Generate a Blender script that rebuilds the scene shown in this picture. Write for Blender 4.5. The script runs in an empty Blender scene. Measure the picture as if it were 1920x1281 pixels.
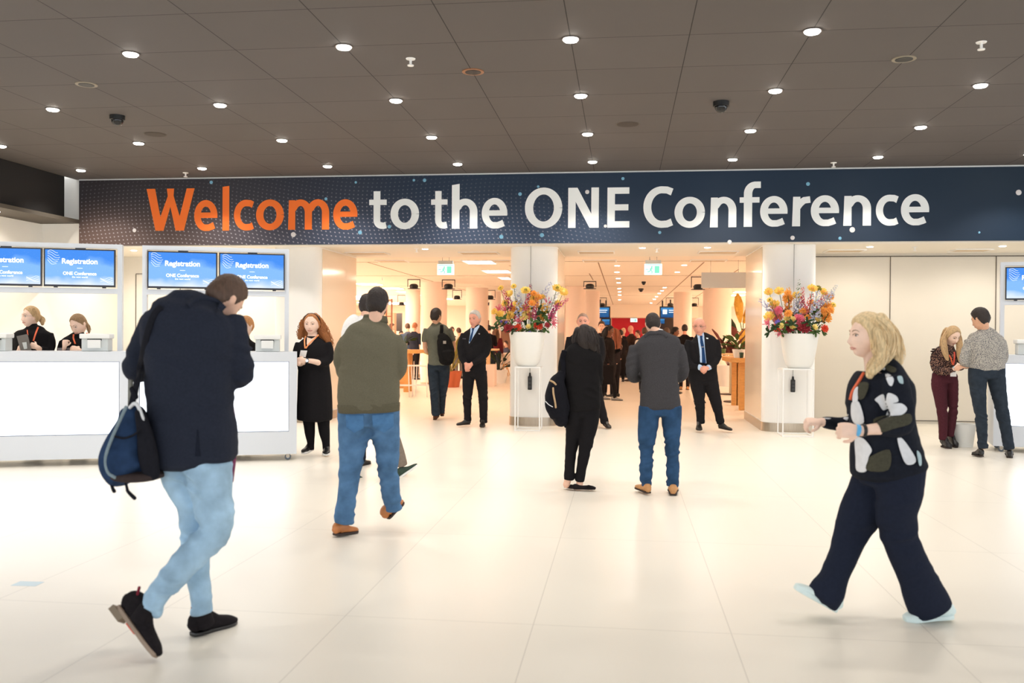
import bpy, bmesh, math, random
import numpy as np
from mathutils import Vector, Matrix
from mathutils.bvhtree import BVHTree
from mathutils.geometry import delaunay_2d_cdt
random.seed(7)
SC = bpy.context.scene
COL = SC.collection
PI = math.pi

# ---------------------------------------------------------------- camera
FPX, YAW, PITCH, ROLL = 1689.5, .12299, -.00844, .00672
CF = np.array([-math.sin(YAW)*math.cos(PITCH), math.cos(YAW)*math.cos(PITCH), math.sin(PITCH)])
_r = np.array([math.cos(YAW), math.sin(YAW), 0.]); _u = np.cross(_r, CF)
CR = math.cos(ROLL)*_r + math.sin(ROLL)*_u
CU = -math.sin(ROLL)*_r + math.cos(ROLL)*_u
CP = np.array([0, 0, 1.5])
cam = bpy.data.cameras.new('camera'); co = bpy.data.objects.new('camera', cam); COL.objects.link(co)
co.matrix_world = Matrix(((CR[0], CU[0], -CF[0], CP[0]), (CR[1], CU[1], -CF[1], CP[1]), (CR[2], CU[2], -CF[2], CP[2]), (0, 0, 0, 1)))
cam.sensor_width = 36; cam.lens = FPX/1920*36; cam.clip_start = .05; cam.clip_end = 300
cam.dof.use_dof = True; cam.dof.focus_distance = 12.5; cam.dof.aperture_fstop = 2.6
SC.camera = co
SC.view_settings.view_transform = 'Standard'; SC.view_settings.look = 'None'
SC.view_settings.gamma = 1; SC.view_settings.use_curve_mapping = False
SC.view_settings.exposure = 0.14

# ---------------------------------------------------------------- daylight
W = bpy.data.worlds.new('daylight'); SC.world = W; W.use_nodes = True
bg = W.node_tree.nodes['Background']; bg.inputs[0].default_value = (.89, .945, 1, 1); bg.inputs[1].default_value = 2.75
# ---------------------------------------------------------------- measuring
def ray(px, py): return CF + (px-960)/FPX*CR - (py-640.5)/FPX*CU
def onz(px, py, z): d = ray(px, py); return CP + d*(z-1.5)/d[2]
def ony(px, py, Y): d = ray(px, py); return CP + d*Y/d[1]
def at(px, py, dep): return CP + ray(px, py)*dep
def proj(P):
    d = np.asarray(P, float)-CP; w = d @ CF
    return 960+FPX*(d @ CR)/w, 640.5-FPX*(d @ CU)/w
def lin(c):
    return tuple(((v/255)/12.92 if v/255 <= .04045 else ((v/255+.055)/1.055)**2.4) for v in c)

# ---------------------------------------------------------------- materials
MATS = {}
def mat(name, c, rough=.7, metal=0., emit=0., noise=0., nscale=30., bump=0., bscale=200., spec=.5, alpha=1., sheen=0., trans=0., stretch=None):
    if name in MATS: return MATS[name]
    m = bpy.data.materials.new(name); MATS[name] = m; m.use_nodes = True
    nt = m.node_tree; b = nt.nodes['Principled BSDF']
    col = lin(c)+(1,)
    b.inputs['Base Color'].default_value = col
    b.inputs['Roughness'].default_value = rough; b.inputs['Metallic'].default_value = metal
    b.inputs['Specular IOR Level'].default_value = spec; b.inputs['Alpha'].default_value = alpha
    if sheen: b.inputs['Sheen Weight'].default_value = sheen
    if trans: b.inputs['Transmission Weight'].default_value = trans
    if emit: b.inputs['Emission Color'].default_value = col; b.inputs['Emission Strength'].default_value = emit
    tc = nt.nodes.new('ShaderNodeTexCoord'); vec = tc.outputs['Object']
    if stretch:
        mp = nt.nodes.new('ShaderNodeMapping'); mp.inputs['Scale'].default_value = stretch
        nt.links.new(vec, mp.inputs[0]); vec = mp.outputs[0]
    if noise:
        n = nt.nodes.new('ShaderNodeTexNoise'); n.inputs['Scale'].default_value = nscale; n.inputs['Detail'].default_value = 4
        nt.links.new(vec, n.inputs['Vector'])
        r = nt.nodes.new('ShaderNodeMapRange'); r.inputs[1].default_value = .3; r.inputs[2].default_value = .7
        r.inputs[3].default_value = 1-noise; r.inputs[4].default_value = 1+noise
        mx = nt.nodes.new('ShaderNodeVectorMath'); mx.operation = 'SCALE'; mx.inputs[0].default_value = col[:3]
        nt.links.new(n.outputs[0], r.inputs[0]); nt.links.new(r.outputs[0], mx.inputs['Scale']); nt.links.new(mx.outputs[0], b.inputs['Base Color'])
    if bump:
        n2 = nt.nodes.new('ShaderNodeTexNoise'); n2.inputs['Scale'].default_value = bscale; n2.inputs['Detail'].default_value = 3
        bp = nt.nodes.new('ShaderNodeBump'); bp.inputs['Strength'].default_value = bump; bp.inputs['Distance'].default_value = .01
        nt.links.new(vec, n2.inputs['Vector']); nt.links.new(n2.outputs[0], bp.inputs['Height']); nt.links.new(bp.outputs[0], b.inputs['Normal'])
    return m
def fabric(name, c, noise=.12, nscale=60, rough=.9, bump=.15, bscale=400, sheen=0., stretch=None):
    return mat(name, c, rough, noise=noise, nscale=nscale, bump=bump, bscale=bscale, spec=.15, sheen=sheen, stretch=stretch)
def emis(name, c, s):
    if name in MATS: return MATS[name]
    m = bpy.data.materials.new(name); MATS[name] = m; m.use_nodes = True; nt = m.node_tree
    for n in list(nt.nodes): nt.nodes.remove(n)
    o = nt.nodes.new('ShaderNodeOutputMaterial'); e = nt.nodes.new('ShaderNodeEmission')
    e.inputs[0].default_value = lin(c)+(1,); e.inputs[1].default_value = s; nt.links.new(e.outputs[0], o.inputs[0])
    return m

# ---------------------------------------------------------------- mesh pieces: (V, faces)
def box(x0, x1, y0, y1, z0, z1):
    V = np.array([(x, y, z) for x in (x0, x1) for y in (y0, y1) for z in (z0, z1)], float)
    return V, [(0, 1, 3, 2), (4, 6, 7, 5), (0, 4, 5, 1), (2, 3, 7, 6), (0, 2, 6, 4), (1, 5, 7, 3)]
def obox(c, ax, hx, hy, z0, z1):
    """box around point c (xy) with horizontal axis ax; hx, hy half sizes"""
    ax = np.array([ax[0], ax[1], 0.]); ay = np.array([-ax[1], ax[0], 0.])
    V, F = box(-hx, hx, -hy, hy, z0, z1)
    return np.array([c[0], c[1], 0]) + V[:, :1]*ax + V[:, 1:2]*ay + V[:, 2:]*np.array([0, 0, 1.]), F
def cyl(p0, p1, r0, r1=None, n=20, caps=True):
    p0 = np.asarray(p0, float); p1 = np.asarray(p1, float); r1 = r0 if r1 is None else r1
    T = (p1-p0)/np.linalg.norm(p1-p0); h = np.array([0, 0, 1.]) if abs(T[2]) < .9 else np.array([1., 0, 0])
    A = np.cross(T, h); A /= np.linalg.norm(A); B = np.cross(A, T)
    a = np.linspace(0, 2*PI, n, endpoint=False)[:, None]
    V = np.concatenate([p0+r0*(np.cos(a)*A+np.sin(a)*B), p1+r1*(np.cos(a)*A+np.sin(a)*B)])
    F = [(i, (i+1) % n, n+(i+1) % n, n+i) for i in range(n)]
    if caps: F += [tuple(range(n-1, -1, -1)), tuple(range(n, 2*n))]
    return V, F
def lathe(c, prof, n=32, ex=1., ey=1.):
    V = []; F = []; a = np.linspace(0, 2*PI, n, endpoint=False)
    for r, z in prof: V += [(c[0]+r*ex*math.cos(t), c[1]+r*ey*math.sin(t), c[2]+z) for t in a]
    for k in range(len(prof)-1):
        F += [(k*n+i, k*n+(i+1) % n, (k+1)*n+(i+1) % n, (k+1)*n+i) for i in range(n)]
    F += [tuple(range(n-1, -1, -1)), tuple(range((len(prof)-1)*n, len(prof)*n))]
    return np.array(V, float), F
def cat(a, k):
    """Catmull-Rom through rows of a, k steps per span"""
    a = np.asarray(a, float)
    if len(a) < 3 or k < 2:
        t = np.linspace(0, len(a)-1, (len(a)-1)*max(k, 1)+1)
        return np.stack([np.interp(t, range(len(a)), a[:, j]) for j in range(a.shape[1])], 1)
    e = np.concatenate([[2*a[0]-a[1]], a, [2*a[-1]-a[-2]]]); o = []
    for i in range(len(a)-1):
        p0, p1, p2, p3 = e[i:i+4]
        for s in range(k):
            t = s/k
            o.append(.5*(2*p1+(p2-p0)*t+(2*p0-5*p1+4*p2-p3)*t*t+(3*p1-p0-3*p2+p3)*t**3))
    o.append(a[-1]); return np.array(o)
def loft(st, n=20, k=5, hint=None, cap=1., pw=2., flip=False):
    """st: [(point, half width, half depth)]; hint: direction of the depth axis"""
    S = cat([list(p)+[w, t] for p, w, t in st], k)
    P = S[:, :3]; w = np.maximum(S[:, 3], 1e-4); t = np.maximum(S[:, 4], 1e-4)
    T = np.gradient(P, axis=0); T /= np.linalg.norm(T, axis=1)[:, None]+1e-12
    As = []; Bs = []
    if hint is None:
        h = CF if abs(T[0] @ CF) < .85 else np.array([0, 0, 1.])
        A = np.cross(T[0], h); A /= np.linalg.norm(A)
        for i in range(len(P)):
            A = A-T[i]*(A @ T[i]); A /= np.linalg.norm(A); As.append(A); Bs.append(np.cross(A, T[i]))
    else:
        hint = np.asarray(hint, float); last = None
        for i in range(len(P)):
            A = np.cross(T[i], hint); L = np.linalg.norm(A)
            A = A/L if L > .25 or last is None else last
            A = A-T[i]*(A @ T[i]); A /= np.linalg.norm(A); last = A; As.append(A); Bs.append(np.cross(A, T[i]))
    rings = []
    c0 = cap*min(w[0], t[0]); c1 = cap*min(w[-1], t[-1])
    for a in (75, 50, 25): a = math.radians(a); rings.append((P[0]-T[0]*c0*math.sin(a), As[0], Bs[0], w[0]*math.cos(a), t[0]*math.cos(a)))
    for i in range(len(P)): rings.append((P[i], As[i], Bs[i], w[i], t[i]))
    for a in (25, 50, 75): a = math.radians(a); rings.append((P[-1]+T[-1]*c1*math.sin(a), As[-1], Bs[-1], w[-1]*math.cos(a), t[-1]*math.cos(a)))
    a = np.linspace(0, 2*PI, n, endpoint=False); c = np.cos(a); s = np.sin(a)
    c = np.sign(c)*abs(c)**(2/pw); s = np.sign(s)*abs(s)**(2/pw)
    V = np.concatenate([p+ww*c[:, None]*A+tt*s[:, None]*B for p, A, B, ww, tt in rings]); m = len(rings)
    F = [(j*n+i, j*n+(i+1) % n, (j+1)*n+(i+1) % n, (j+1)*n+i) for j in range(m-1) for i in range(n)]
    F += [tuple(range(n-1, -1, -1)), tuple(range((m-1)*n, m*n))]
    return V, F
def tube(pts, r, n=8, k=4, r1=None):
    m = len(pts); r1 = r if r1 is None else r1
    return loft([(p, r+(r1-r)*i/max(1, m-1), r+(r1-r)*i/max(1, m-1)) for i, p in enumerate(pts)], n=n, k=k)
def ball(c, rx, ry=None, rz=None, n=16, m=10):
    ry = rx if ry is None else ry; rz = rx if rz is None else rz
    V = [(0, 0, 1)]; F = []
    for j in range(1, m):
        p = PI*j/m
        V += [(math.sin(p)*math.cos(2*PI*i/n), math.sin(p)*math.sin(2*PI*i/n), math.cos(p)) for i in range(n)]
    V.append((0, 0, -1))
    F += [(0, 1+i, 1+(i+1) % n) for i in range(n)]
    for j in range(m-2): F += [(1+j*n+i, 1+(j+1)*n+i, 1+(j+1)*n+(i+1) % n, 1+j*n+(i+1) % n) for i in range(n)]
    b = 1+(m-2)*n; e = len(V)-1
    F += [(b+i, e, b+(i+1) % n) for i in range(n)]
    return np.array(V)*np.array([rx, ry, rz])+np.asarray(c, float), F
def join(pcs):
    V = []; F = []; o = 0
    for v, f in pcs: V.append(v); F += [tuple(i+o for i in q) for q in f]; o += len(v)
    return np.concatenate(V), F
def mesh_of(V, F):
    me = bpy.data.meshes.new('m'); me.from_pydata([tuple(v) for v in V], [], [tuple(int(i) for i in f) for f in F]); return me
def put(name, pc, m, parent=None, smooth=True, loc=None, auto=None):
    """one mesh object; vertices in world space, origin at loc (or at the parent's)"""
    if isinstance(pc, list): pc = join(pc)
    V, F = pc
    if parent is not None and loc is None: loc = np.array(parent['_o'])
    if loc is None: loc = np.array([(V[:, 0].min()+V[:, 0].max())/2, (V[:, 1].min()+V[:, 1].max())/2, V[:, 2].min()])
    loc = np.asarray(loc, float)
    me = bpy.data.meshes.new(name)
    Fl = F if isinstance(F, list) else F.tolist()
    me.vertices.add(len(V)); me.vertices.foreach_set('co', (V-loc).astype(np.float32).ravel())
    ln = np.array([len(f) for f in Fl]); idx = np.fromiter((i for f in Fl for i in f), np.int32, int(ln.sum()))
    me.loops.add(len(idx)); me.loops.foreach_set('vertex_index', idx)
    me.polygons.add(len(Fl)); me.polygons.foreach_set('loop_start', np.concatenate([[0], np.cumsum(ln)[:-1]]).astype(np.int32))
    me.update(calc_edges=True); me.validate()
    me.polygons.foreach_set('use_smooth', [bool(smooth)]*len(me.polygons))
    if smooth == 'auto':
        me.set_sharp_from_angle(angle=math.radians(35))
    for q in (m if isinstance(m, (list, tuple)) else [m]): me.materials.append(q)
    o = bpy.data.objects.new(name, me); COL.objects.link(o)
    if parent is not None:
        o.parent = parent; po = np.array(parent['_o']); o.location = loc-po
    else: o.location = loc
    o['_o'] = loc.tolist()
    return o
def flat(name, pc, m, parent=None, **k): return put(name, pc, m, parent, smooth=False, **k)
def tag(o, label=None, cat=None, group=None, kind=None):
    if label: o['label'] = label
    if cat: o['category'] = cat
    if group: o['group'] = group
    if kind: o['kind'] = kind
    return o
def struct(o): o['kind'] = 'structure'; return o
def thing(name, loc, label, cat, group=None):
    o = bpy.data.objects.new(name, None); COL.objects.link(o); o.location = loc; o['_o'] = [float(v) for v in loc]
    o.empty_display_size = .1
    return tag(o, label, cat, group)
def bevel(o, w=.01, s=2):
    m = o.modifiers.new('b', 'BEVEL'); m.width = w; m.segments = s; m.limit_method = 'ANGLE'; return o

# ---------------------------------------------------------------- noise, fusing, smoothing
def vnoise(P, seed=0):
    P = np.asarray(P, float); i = np.floor(P).astype(np.int64); f = P-i; u = f*f*(3-2*f); r = 0
    for dx in (0, 1):
        for dy in (0, 1):
            for dz in (0, 1):
                h = ((i[:, 0]+dx)*73856093) ^ ((i[:, 1]+dy)*19349663) ^ ((i[:, 2]+dz)*83492791) ^ (seed*2654435761)
                h = (h ^ (h >> 13))*1274126177 & 0xffffffff; h = ((h ^ (h >> 16)) & 0xffff)/65535.
                r = r+h*(u[:, 0] if dx else 1-u[:, 0])*(u[:, 1] if dy else 1-u[:, 1])*(u[:, 2] if dz else 1-u[:, 2])
    return r*2-1
def fuse(pcs, vox, smooth=2):
    V, F = join(pcs); me = mesh_of(V, F); o = bpy.data.objects.new('tmp', me); COL.objects.link(o)
    md = o.modifiers.new('r', 'REMESH'); md.mode = 'VOXEL'; md.voxel_size = vox; md.adaptivity = 0
    dg = bpy.context.evaluated_depsgraph_get(); ev = o.evaluated_get(dg); m2 = ev.to_mesh()
    n = len(m2.vertices); V = np.empty(n*3, np.float32); m2.vertices.foreach_get('co', V); V = V.reshape(-1, 3).astype(float)
    nl = len(m2.loops); L = np.empty(nl, np.int32); m2.loops.foreach_get('vertex_index', L)
    ns = len(m2.polygons); s = np.empty(ns, np.int32); t = np.empty(ns, np.int32)
    m2.polygons.foreach_get('loop_start', s); m2.polygons.foreach_get('loop_total', t)
    F = [tuple(L[a:a+b].tolist()) for a, b in zip(s, t)]
    ne = len(m2.edges); E = np.empty(ne*2, np.int32); m2.edges.foreach_get('vertices', E); E = E.reshape(-1, 2)
    ev.to_mesh_clear(); bpy.data.objects.remove(o); bpy.data.meshes.remove(me)
    deg = np.bincount(E.ravel(), minlength=n).astype(float)+1e-9
    for _ in range(smooth):
        A = np.zeros_like(V)
        for j in range(3): A[:, j] = np.bincount(E[:, 0], V[E[:, 1], j], n)+np.bincount(E[:, 1], V[E[:, 0], j], n)
        V = V*.4+.6*A/deg[:, None]
    return V, F
def vnormals(V, F):
    N = np.zeros_like(V)
    q = np.array([f for f in F if len(f) == 4]); t = np.array([f for f in F if len(f) == 3])
    for a in (q, t):
        if len(a) == 0: continue
        n = np.cross(V[a[:, 2]]-V[a[:, 0]], V[a[:, -1]]-V[a[:, 1]]) if a.shape[1] == 4 else np.cross(V[a[:, 1]]-V[a[:, 0]], V[a[:, 2]]-V[a[:, 0]])
        for c in range(a.shape[1]):
            for j in range(3): N[:, j] += np.bincount(a[:, c], n[:, j], len(V))
    return N/(np.linalg.norm(N, axis=1)[:, None]+1e-12)
def rumple(V, F, amp, spots=(), base=.35, k=(9, 9, 26), seed=0, fine=.25):
    """cloth folds: ridged noise across the limb, stronger near the given spots [(point, radius)]"""
    N = vnormals(V, F); Q = V+.03*np.stack([vnoise(V*6, seed+11), vnoise(V*6, seed+12), vnoise(V*6, seed+13)], 1)
    tilt = Q.copy(); tilt[:, 2] += .35*Q[:, 0]*(1 if seed % 2 else -1)
    r = 1-2*np.sqrt(vnoise(tilt*np.array(k)*.8, seed+1)**2+.015); r2 = vnoise(tilt*np.array(k)*1.7, seed+2)
    m = np.full(len(V), base)
    for p, rad in spots: m += np.exp(-((V-np.asarray(p))**2).sum(1)/rad**2)
    return V+N*np.maximum(1.8*amp*np.minimum(m, 1.3)*((r-.3)*.9+fine*r2), -.009)[:, None], F
# ================================================================ the hall
CEIL, BY = 4.0, 13.9             # ceiling height, banner plane
ZI = 2.97                        # inner hall ceiling
TX, TX0, TY, TY0 = .98889, -.4622, .90525, 7.642
M_floor = bpy.data.materials.new('floor_tiles'); M_floor.use_nodes = True
def grid_mat(m, base, seam, sx, x0, sy, y0, w, rough, var=.03, bump=.0, spec=.5, fscale=300, coat=0.):
    nt = m.node_tree; b = nt.nodes['Principled BSDF']; N = nt.nodes.new; Lk = nt.links.new
    g = N('ShaderNodeNewGeometry'); sp = N('ShaderNodeSeparateXYZ'); Lk(g.outputs['Position'], sp.inputs[0])
    def mth(op, a, bb=None):
        n = N('ShaderNodeMath'); n.operation = op
        for i, v in enumerate((a, bb)):
            if v is None: continue
            if isinstance(v, (int, float)): n.inputs[i].default_value = v
            else: Lk(v, n.inputs[i])
        return n.outputs[0]
    def line(o, s, off):
        f = mth('DIVIDE', mth('SUBTRACT', o, off), s); fl = mth('FLOOR', f); fr = mth('SUBTRACT', f, fl)
        d = mth('MINIMUM', fr, mth('SUBTRACT', 1., fr)); return mth('LESS_THAN', mth('MULTIPLY', d, s), w), fl
    lx, fx = line(sp.outputs[0], sx, x0); ly, fy = line(sp.outputs[1], sy, y0)
    s = mth('MAXIMUM', lx, ly)
    cv = N('ShaderNodeCombineXYZ'); Lk(fx, cv.inputs[0]); Lk(fy, cv.inputs[1])
    wn = N('ShaderNodeTexWhiteNoise'); wn.noise_dimensions = '2D'; Lk(cv.outputs[0], wn.inputs['Vector'])
    n = N('ShaderNodeTexNoise'); n.inputs['Scale'].default_value = 1.3; n.inputs['Detail'].default_value = 5; Lk(g.outputs['Position'], n.inputs['Vector'])
    k = mth('ADD', 1-var*1.5, mth('ADD', mth('MULTIPLY', wn.outputs[0], var), mth('MULTIPLY', n.outputs[0], var*2)))
    vs = N('ShaderNodeVectorMath'); vs.operation = 'SCALE'; vs.inputs[0].default_value = lin(base); Lk(k, vs.inputs['Scale'])
    mx = N('ShaderNodeMix'); mx.data_type = 'RGBA'; Lk(s, mx.inputs[0]); Lk(vs.outputs[0], mx.inputs[6]); mx.inputs[7].default_value = lin(seam)+(1,)
    Lk(mx.outputs[2], b.inputs['Base Color']); b.inputs['Roughness'].default_value = rough; b.inputs['Specular IOR Level'].default_value = spec
    if bump:
        n2 = N('ShaderNodeTexNoise'); n2.inputs['Scale'].default_value = fscale; bp = N('ShaderNodeBump'); bp.inputs['Strength'].default_value = bump
        bp.inputs['Distance'].default_value = .005; Lk(g.outputs['Position'], n2.inputs['Vector']); Lk(n2.outputs[0], bp.inputs['Height']); Lk(bp.outputs[0], b.inputs['Normal'])
    return m
grid_mat(M_floor, (236, 229, 216), (205, 198, 186), 1.0, -.45, 2.0, .62, .0022, .32, .012, spec=.4)
M_ceil = bpy.data.materials.new('ceiling_panels'); M_ceil.use_nodes = True
grid_mat(M_ceil, (98, 92, 89), (40, 36, 34), TX, TX0, TY, TY0, .004, .75, .05, bump=.3, spec=.25)
M_white = mat('white_paint', (243, 241, 237), .6)
M_wallw = mat('white_wall', (236, 231, 222), .75, noise=.012, nscale=3)
M_panel = mat('greige_wall_panel', (216, 208, 194), .55, noise=.01, nscale=2)
M_inner = mat('inner_wall', (242, 220, 204), .7)
M_iceil = mat('inner_ceiling', (242, 228, 210), .8)
M_dark = mat('dark_bulkhead', (30, 27, 25), .7)
M_black = mat('black_plastic', (18, 18, 19), .45)
M_steel = mat('brushed_steel', (178, 166, 150), .32, metal=.9, noise=.12, nscale=20, stretch=(8, 8, .3))
M_chrome = mat('chrome', (200, 200, 202), .2, metal=1)
M_gloss = mat('glossy_cream_panel', (232, 216, 194), .12, spec=.6)
M_seam = mat('seam_dark', (96, 88, 78), .8)

struct(flat('floor', box(-16, 14, -6, 52, -.2, 0), M_floor))
struct(flat('ceiling', box(-9.0, 16, -6, BY+.1, CEIL, CEIL+.2), M_ceil))
# dark bulkhead and left white wall
struct(flat('trim_1', [box(-9.6, -9.03, -6, BY-.25, 3.32, 4.2)], M_dark)); 
struct(flat('trim_2', [box(-9.66, -8.9, -6, BY-.02, 3.27, 3.33)], mat('bulkhead_lip', (78, 70, 60), .7)))
o = struct(flat('wall_left', [box(-10.4, -9.6, 3.0, 17, 0, 3.3)], M_wallw))
# banner wall (header) with the inner hall behind
struct(flat('wall_back', [box(-10.4, 16, BY+.06, BY+.3, 2.9, 4.2), box(-10.4, -5.75, 16.3, 16.5, 0, 2.95), box(-9.9, -8.9, BY+.02, BY+.06, 2.2, 4.02)], M_wallw))
struct(flat('trim_3', [box(-8.93, 16, BY-.01, BY+.06, 3.975, 4.0)], M_white))
struct(flat('wall_panels', [box(2.9, 16, 16.2, 16.4, 0, 2.95)], M_panel))
sm = [box(x-.006, x+.006, 16.19, 16.2, .05, 2.87) for x in (4.55, 6.27, 8.0)]
sm += [box(2.95, 8, 16.185, 16.2, 2.87, 2.885), box(2.95, 16, 16.185, 16.2, .05, .062)]
struct(flat('trim_4', sm, M_seam))
sm2 = [box(x-.006, x+.006, 16.29, 16.3, .05, 2.6) for x in (-9.3, -8.4, -7.4)]+[box(-9.3, -8.4, 16.29, 16.3, 2.6, 2.61)]
struct(flat('trim_5', sm2, M_seam))
# portal soffit and inner ceiling
struct(flat('ceiling_soffit', [box(-10.4, 16, BY+.06, 16.6, 2.93, 2.99)], mat('soffit', (236, 228, 214), .75)))
struct(flat('ceiling_inner', [box(-16, 14, 16.6, 52, ZI, ZI+.1)], M_iceil))
# pillars of the portal: rounded front, flat glossy sides, steel foot
def fin(name, x0, x1, back=16.6, y0=BY+.5, z1=2.93):
    r = (x1-x0)/2; cx = (x0+x1)/2; ry = .22
    def outline(e):
        return [(cx+(r+e)*math.sin(a), y0+ry-(ry+e)*math.cos(a)) for a in np.linspace(-PI/2, PI/2, 25)]+[(x1+e, back), (x0-e, back)]
    def prism(pts, z0, z1):
        n = len(pts); V = np.array([(x, y, z0) for x, y in pts]+[(x, y, z1) for x, y in pts])
        return V, [(i, (i+1) % n, n+(i+1) % n, n+i) for i in range(n)]+[tuple(range(n-1, -1, -1)), tuple(range(n, 2*n))]
    b = put(name, prism(outline(0), .13, z1), M_white, smooth='auto')
    g = flat('side_panel', [box(x1, x1+.006, y0+ry+.03, back-.02, .16, z1-.02), box(x0-.006, x0, y0+ry+.03, back-.02, .16, z1-.02)], M_gloss, b)
    s = put('steel_plinth', prism(outline(.012), 0, .14), M_steel, b, smooth='auto')
    b['kind'] = 'structure'; return b
for a_, b_ in ((None, 605), (955, 1043), (1427, 1525)):
    x1_ = ony(b_, 700, 14.7)[0]; x0_ = ony(a_, 700, 14.7)[0] if a_ else x1_-.8
    fin('wall_pillar', x0_, x1_, y0=BY+(.7 if b_ == 1043 else .5))
# opening's left wall: panel that runs back from the pillar
struct(flat('wall_portal', [box(-5.75, -5.05, 14.9, 16.6, 0, 2.93)], M_panel))
struct(flat('baseboard_left', [box(-5.06, -5.04, 14.95, 16.6, 0, .12)], mat('wood_skirting', (190, 160, 126), .5)))
# inner hall walls
struct(flat('wall_inner_left', [box(-16.2, -16, 16.4, 52, 0, 3)], M_inner))
struct(flat('wall_inner_right', [box(14, 14.2, 16.4, 52, 0, 3)], M_inner))
struct(flat('wall_far', [box(-16, 14, 47, 47.2, 0, 3)], M_inner))
struct(flat('trim_6', [box(-2.2, 3.6, 44.5, 46.9, 2.35, ZI)], M_iceil))
struct(flat('wall_red', [box(-.6, 1.35, 46.6, 46.95, 0, 2.36)], mat('red_wall', (190, 12, 40), .6)))
struct(flat('wall_black', [box(1.35, 3.4, 46.5, 46.95, 0, 2.36)], mat('black_wall', (38, 28, 28), .6)))
struct(flat('wall_brown', [box(-7.0, -4.6, 46.4, 46.95, 0, 2.2)], mat('brown_wall', (120, 84, 62), .7)))
struct(flat('wall_niche', [box(-14.5, -10.6, 41, 41.4, 0, 2.45)], mat('taupe_wall', (196, 166, 136), .7)))
# round pillars of the inner hall
def pillar(px, py, wpx, top=ZI):
    c = onz(px, py, 0); d = (c-CP) @ CF; r = wpx/2*d/FPX
    b = put('wall_pillar', lathe((c[0], c[1]+r, 0), [(r, .1), (r, top)], 40), M_inner, smooth='auto')
    put('plinth', lathe((c[0], c[1]+r, 0), [(r+.01, 0), (r+.01, .1)], 40), M_steel, b, smooth='auto'); struct(b); return b
pillar(808, 724, 49); pillar(890, 714, 42); pillar(1346, 719, 53); pillar(1280, 711, 34)
pillar(1077, 719, 38); pillar(770, 708, 28); pillar(926, 707, 22); pillar(1110, 711, 26)
# ceiling joints and beige recesses of the inner hall
jn = []
def cline(a, b, w=.012, z=ZI):
    A = onz(*a, z); B = onz(*b, z); d = B-A; n = np.array([-d[1], d[0], 0]); n = n/np.linalg.norm(n)*w
    V = np.array([A-n, A+n, B+n, B-n]); V = np.concatenate([V-[0, 0, .004], V+[0, 0, .002]])
    return V, [(0, 1, 2, 3), (7, 6, 5, 4), (0, 4, 5, 1), (1, 5, 6, 2), (2, 6, 7, 3), (3, 7, 4, 0)]
for a, b in (((1121, 490), (1150, 573)), ((1323, 489), (1230, 573)), ((690, 492), (812, 528)), ((856, 540), (960, 568)), ((1385, 505), (1300, 560)), ((955, 498), (1010, 515)), ((1105, 513), (1112, 525))):
    jn.append(cline(a, b))
for y, x0, x1, Y in ((0, -9, 10, 18.2), (0, -9, 10, 22.6), (0, -9, 10, 27.5), (0, -9, 10, 34.)):
    jn.append(box(x0, x1, Y-.008, Y+.008, ZI-.004, ZI+.002))
struct(flat('trim_7', jn, mat('ceiling_joint', (150, 120, 90), .8)))
M_recess = mat('vent_beige', (212, 192, 164), .8)
for a, b, y0, y1 in ((648, 720, 468.5, 473), (861, 930, 467.5, 472.5), (704, 758, 484, 488), (897, 955, 484, 488), (1085, 1150, 466.5, 471), (1094, 1154, 483, 487.5),
                     (1313, 1383, 465.5, 471), (1297, 1362, 483, 487), (1555, 1622, 463.5, 468), (1795, 1860, 462.5, 467)):
    z = 2.93 if y1 < 475 else ZI
    A = onz(a, y1, z); B = onz(b, y0, z); C2 = onz(b, y1, z)
    if A[1] > 16.5 and z < 2.95: A[1] = 15.9; B[1] = 16.4
    Y1 = max(B[1], A[1]+.4)
    if z < 2.95: Y1 = min(Y1, 16.55)
    o = thing('ceiling_vent', ((A[0]+C2[0])/2, A[1], z), 'beige ceiling grille of the portal, seen in the photo above x', 'ceiling vent', 'beige ceiling grilles behind the banner')
    flat('grille', box(A[0], C2[0], A[1], Y1, z-.012, z+.001), M_recess, o)
    fr = [box(A[0]-.02, C2[0]+.02, A[1]-.02, A[1], z-.016, z+.001), box(A[0]-.02, C2[0]+.02, Y1, Y1+.02, z-.016, z+.001), box(A[0]-.02, A[0], A[1], Y1, z-.016, z+.001), box(C2[0], C2[0]+.02, A[1], Y1, z-.016, z+.001)]
    flat('frame', fr, M_white, o)
    o['label'] = 'flush beige grille in the pale ceiling just behind the banner'
# bright ceiling panels of the inner hall, then added ones at the sides
M_glow = emis('warm_panel_light', (255, 222, 200), 27)
M_glowc = emis('cool_panel_light', (225, 236, 255), 16)
def panel(x0, x1, Y0, Y1, m=M_glow, lab=None, grp=None, z=ZI):
    o = thing('ceiling_light', ((x0+x1)/2, (Y0+Y1)/2, z), lab or 'bright rectangular ceiling panel light above the inner hall', 'ceiling light', grp or 'rectangular panel lights of the inner hall')
    flat('diffuser', box(x0, x1, Y0, Y1, z-.015, z-.005), m, o)
    flat('frame', [box(x0-.03, x1+.03, Y0-.03, Y0, z-.02, z+.001), box(x0-.03, x1+.03, Y1, Y1+.03, z-.02, z+.001), box(x0-.03, x0, Y0, Y1, z-.02, z+.001), box(x1, x1+.03, Y0, Y1, z-.02, z+.001)], M_white, o)
for a, b, y in ((873, 925, 490.5), (908, 955, 508), (938, 956, 521), (671, 711, 532), (716, 752, 540), (747, 781, 547), (773, 785, 552), (833, 850, 560), (1377, 1402, 547), (1372, 1396, 553)):
    A = onz(a, y, ZI); B = onz(b, y, ZI); panel(A[0], B[0], A[1]-.35, A[1]+.45)
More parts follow.
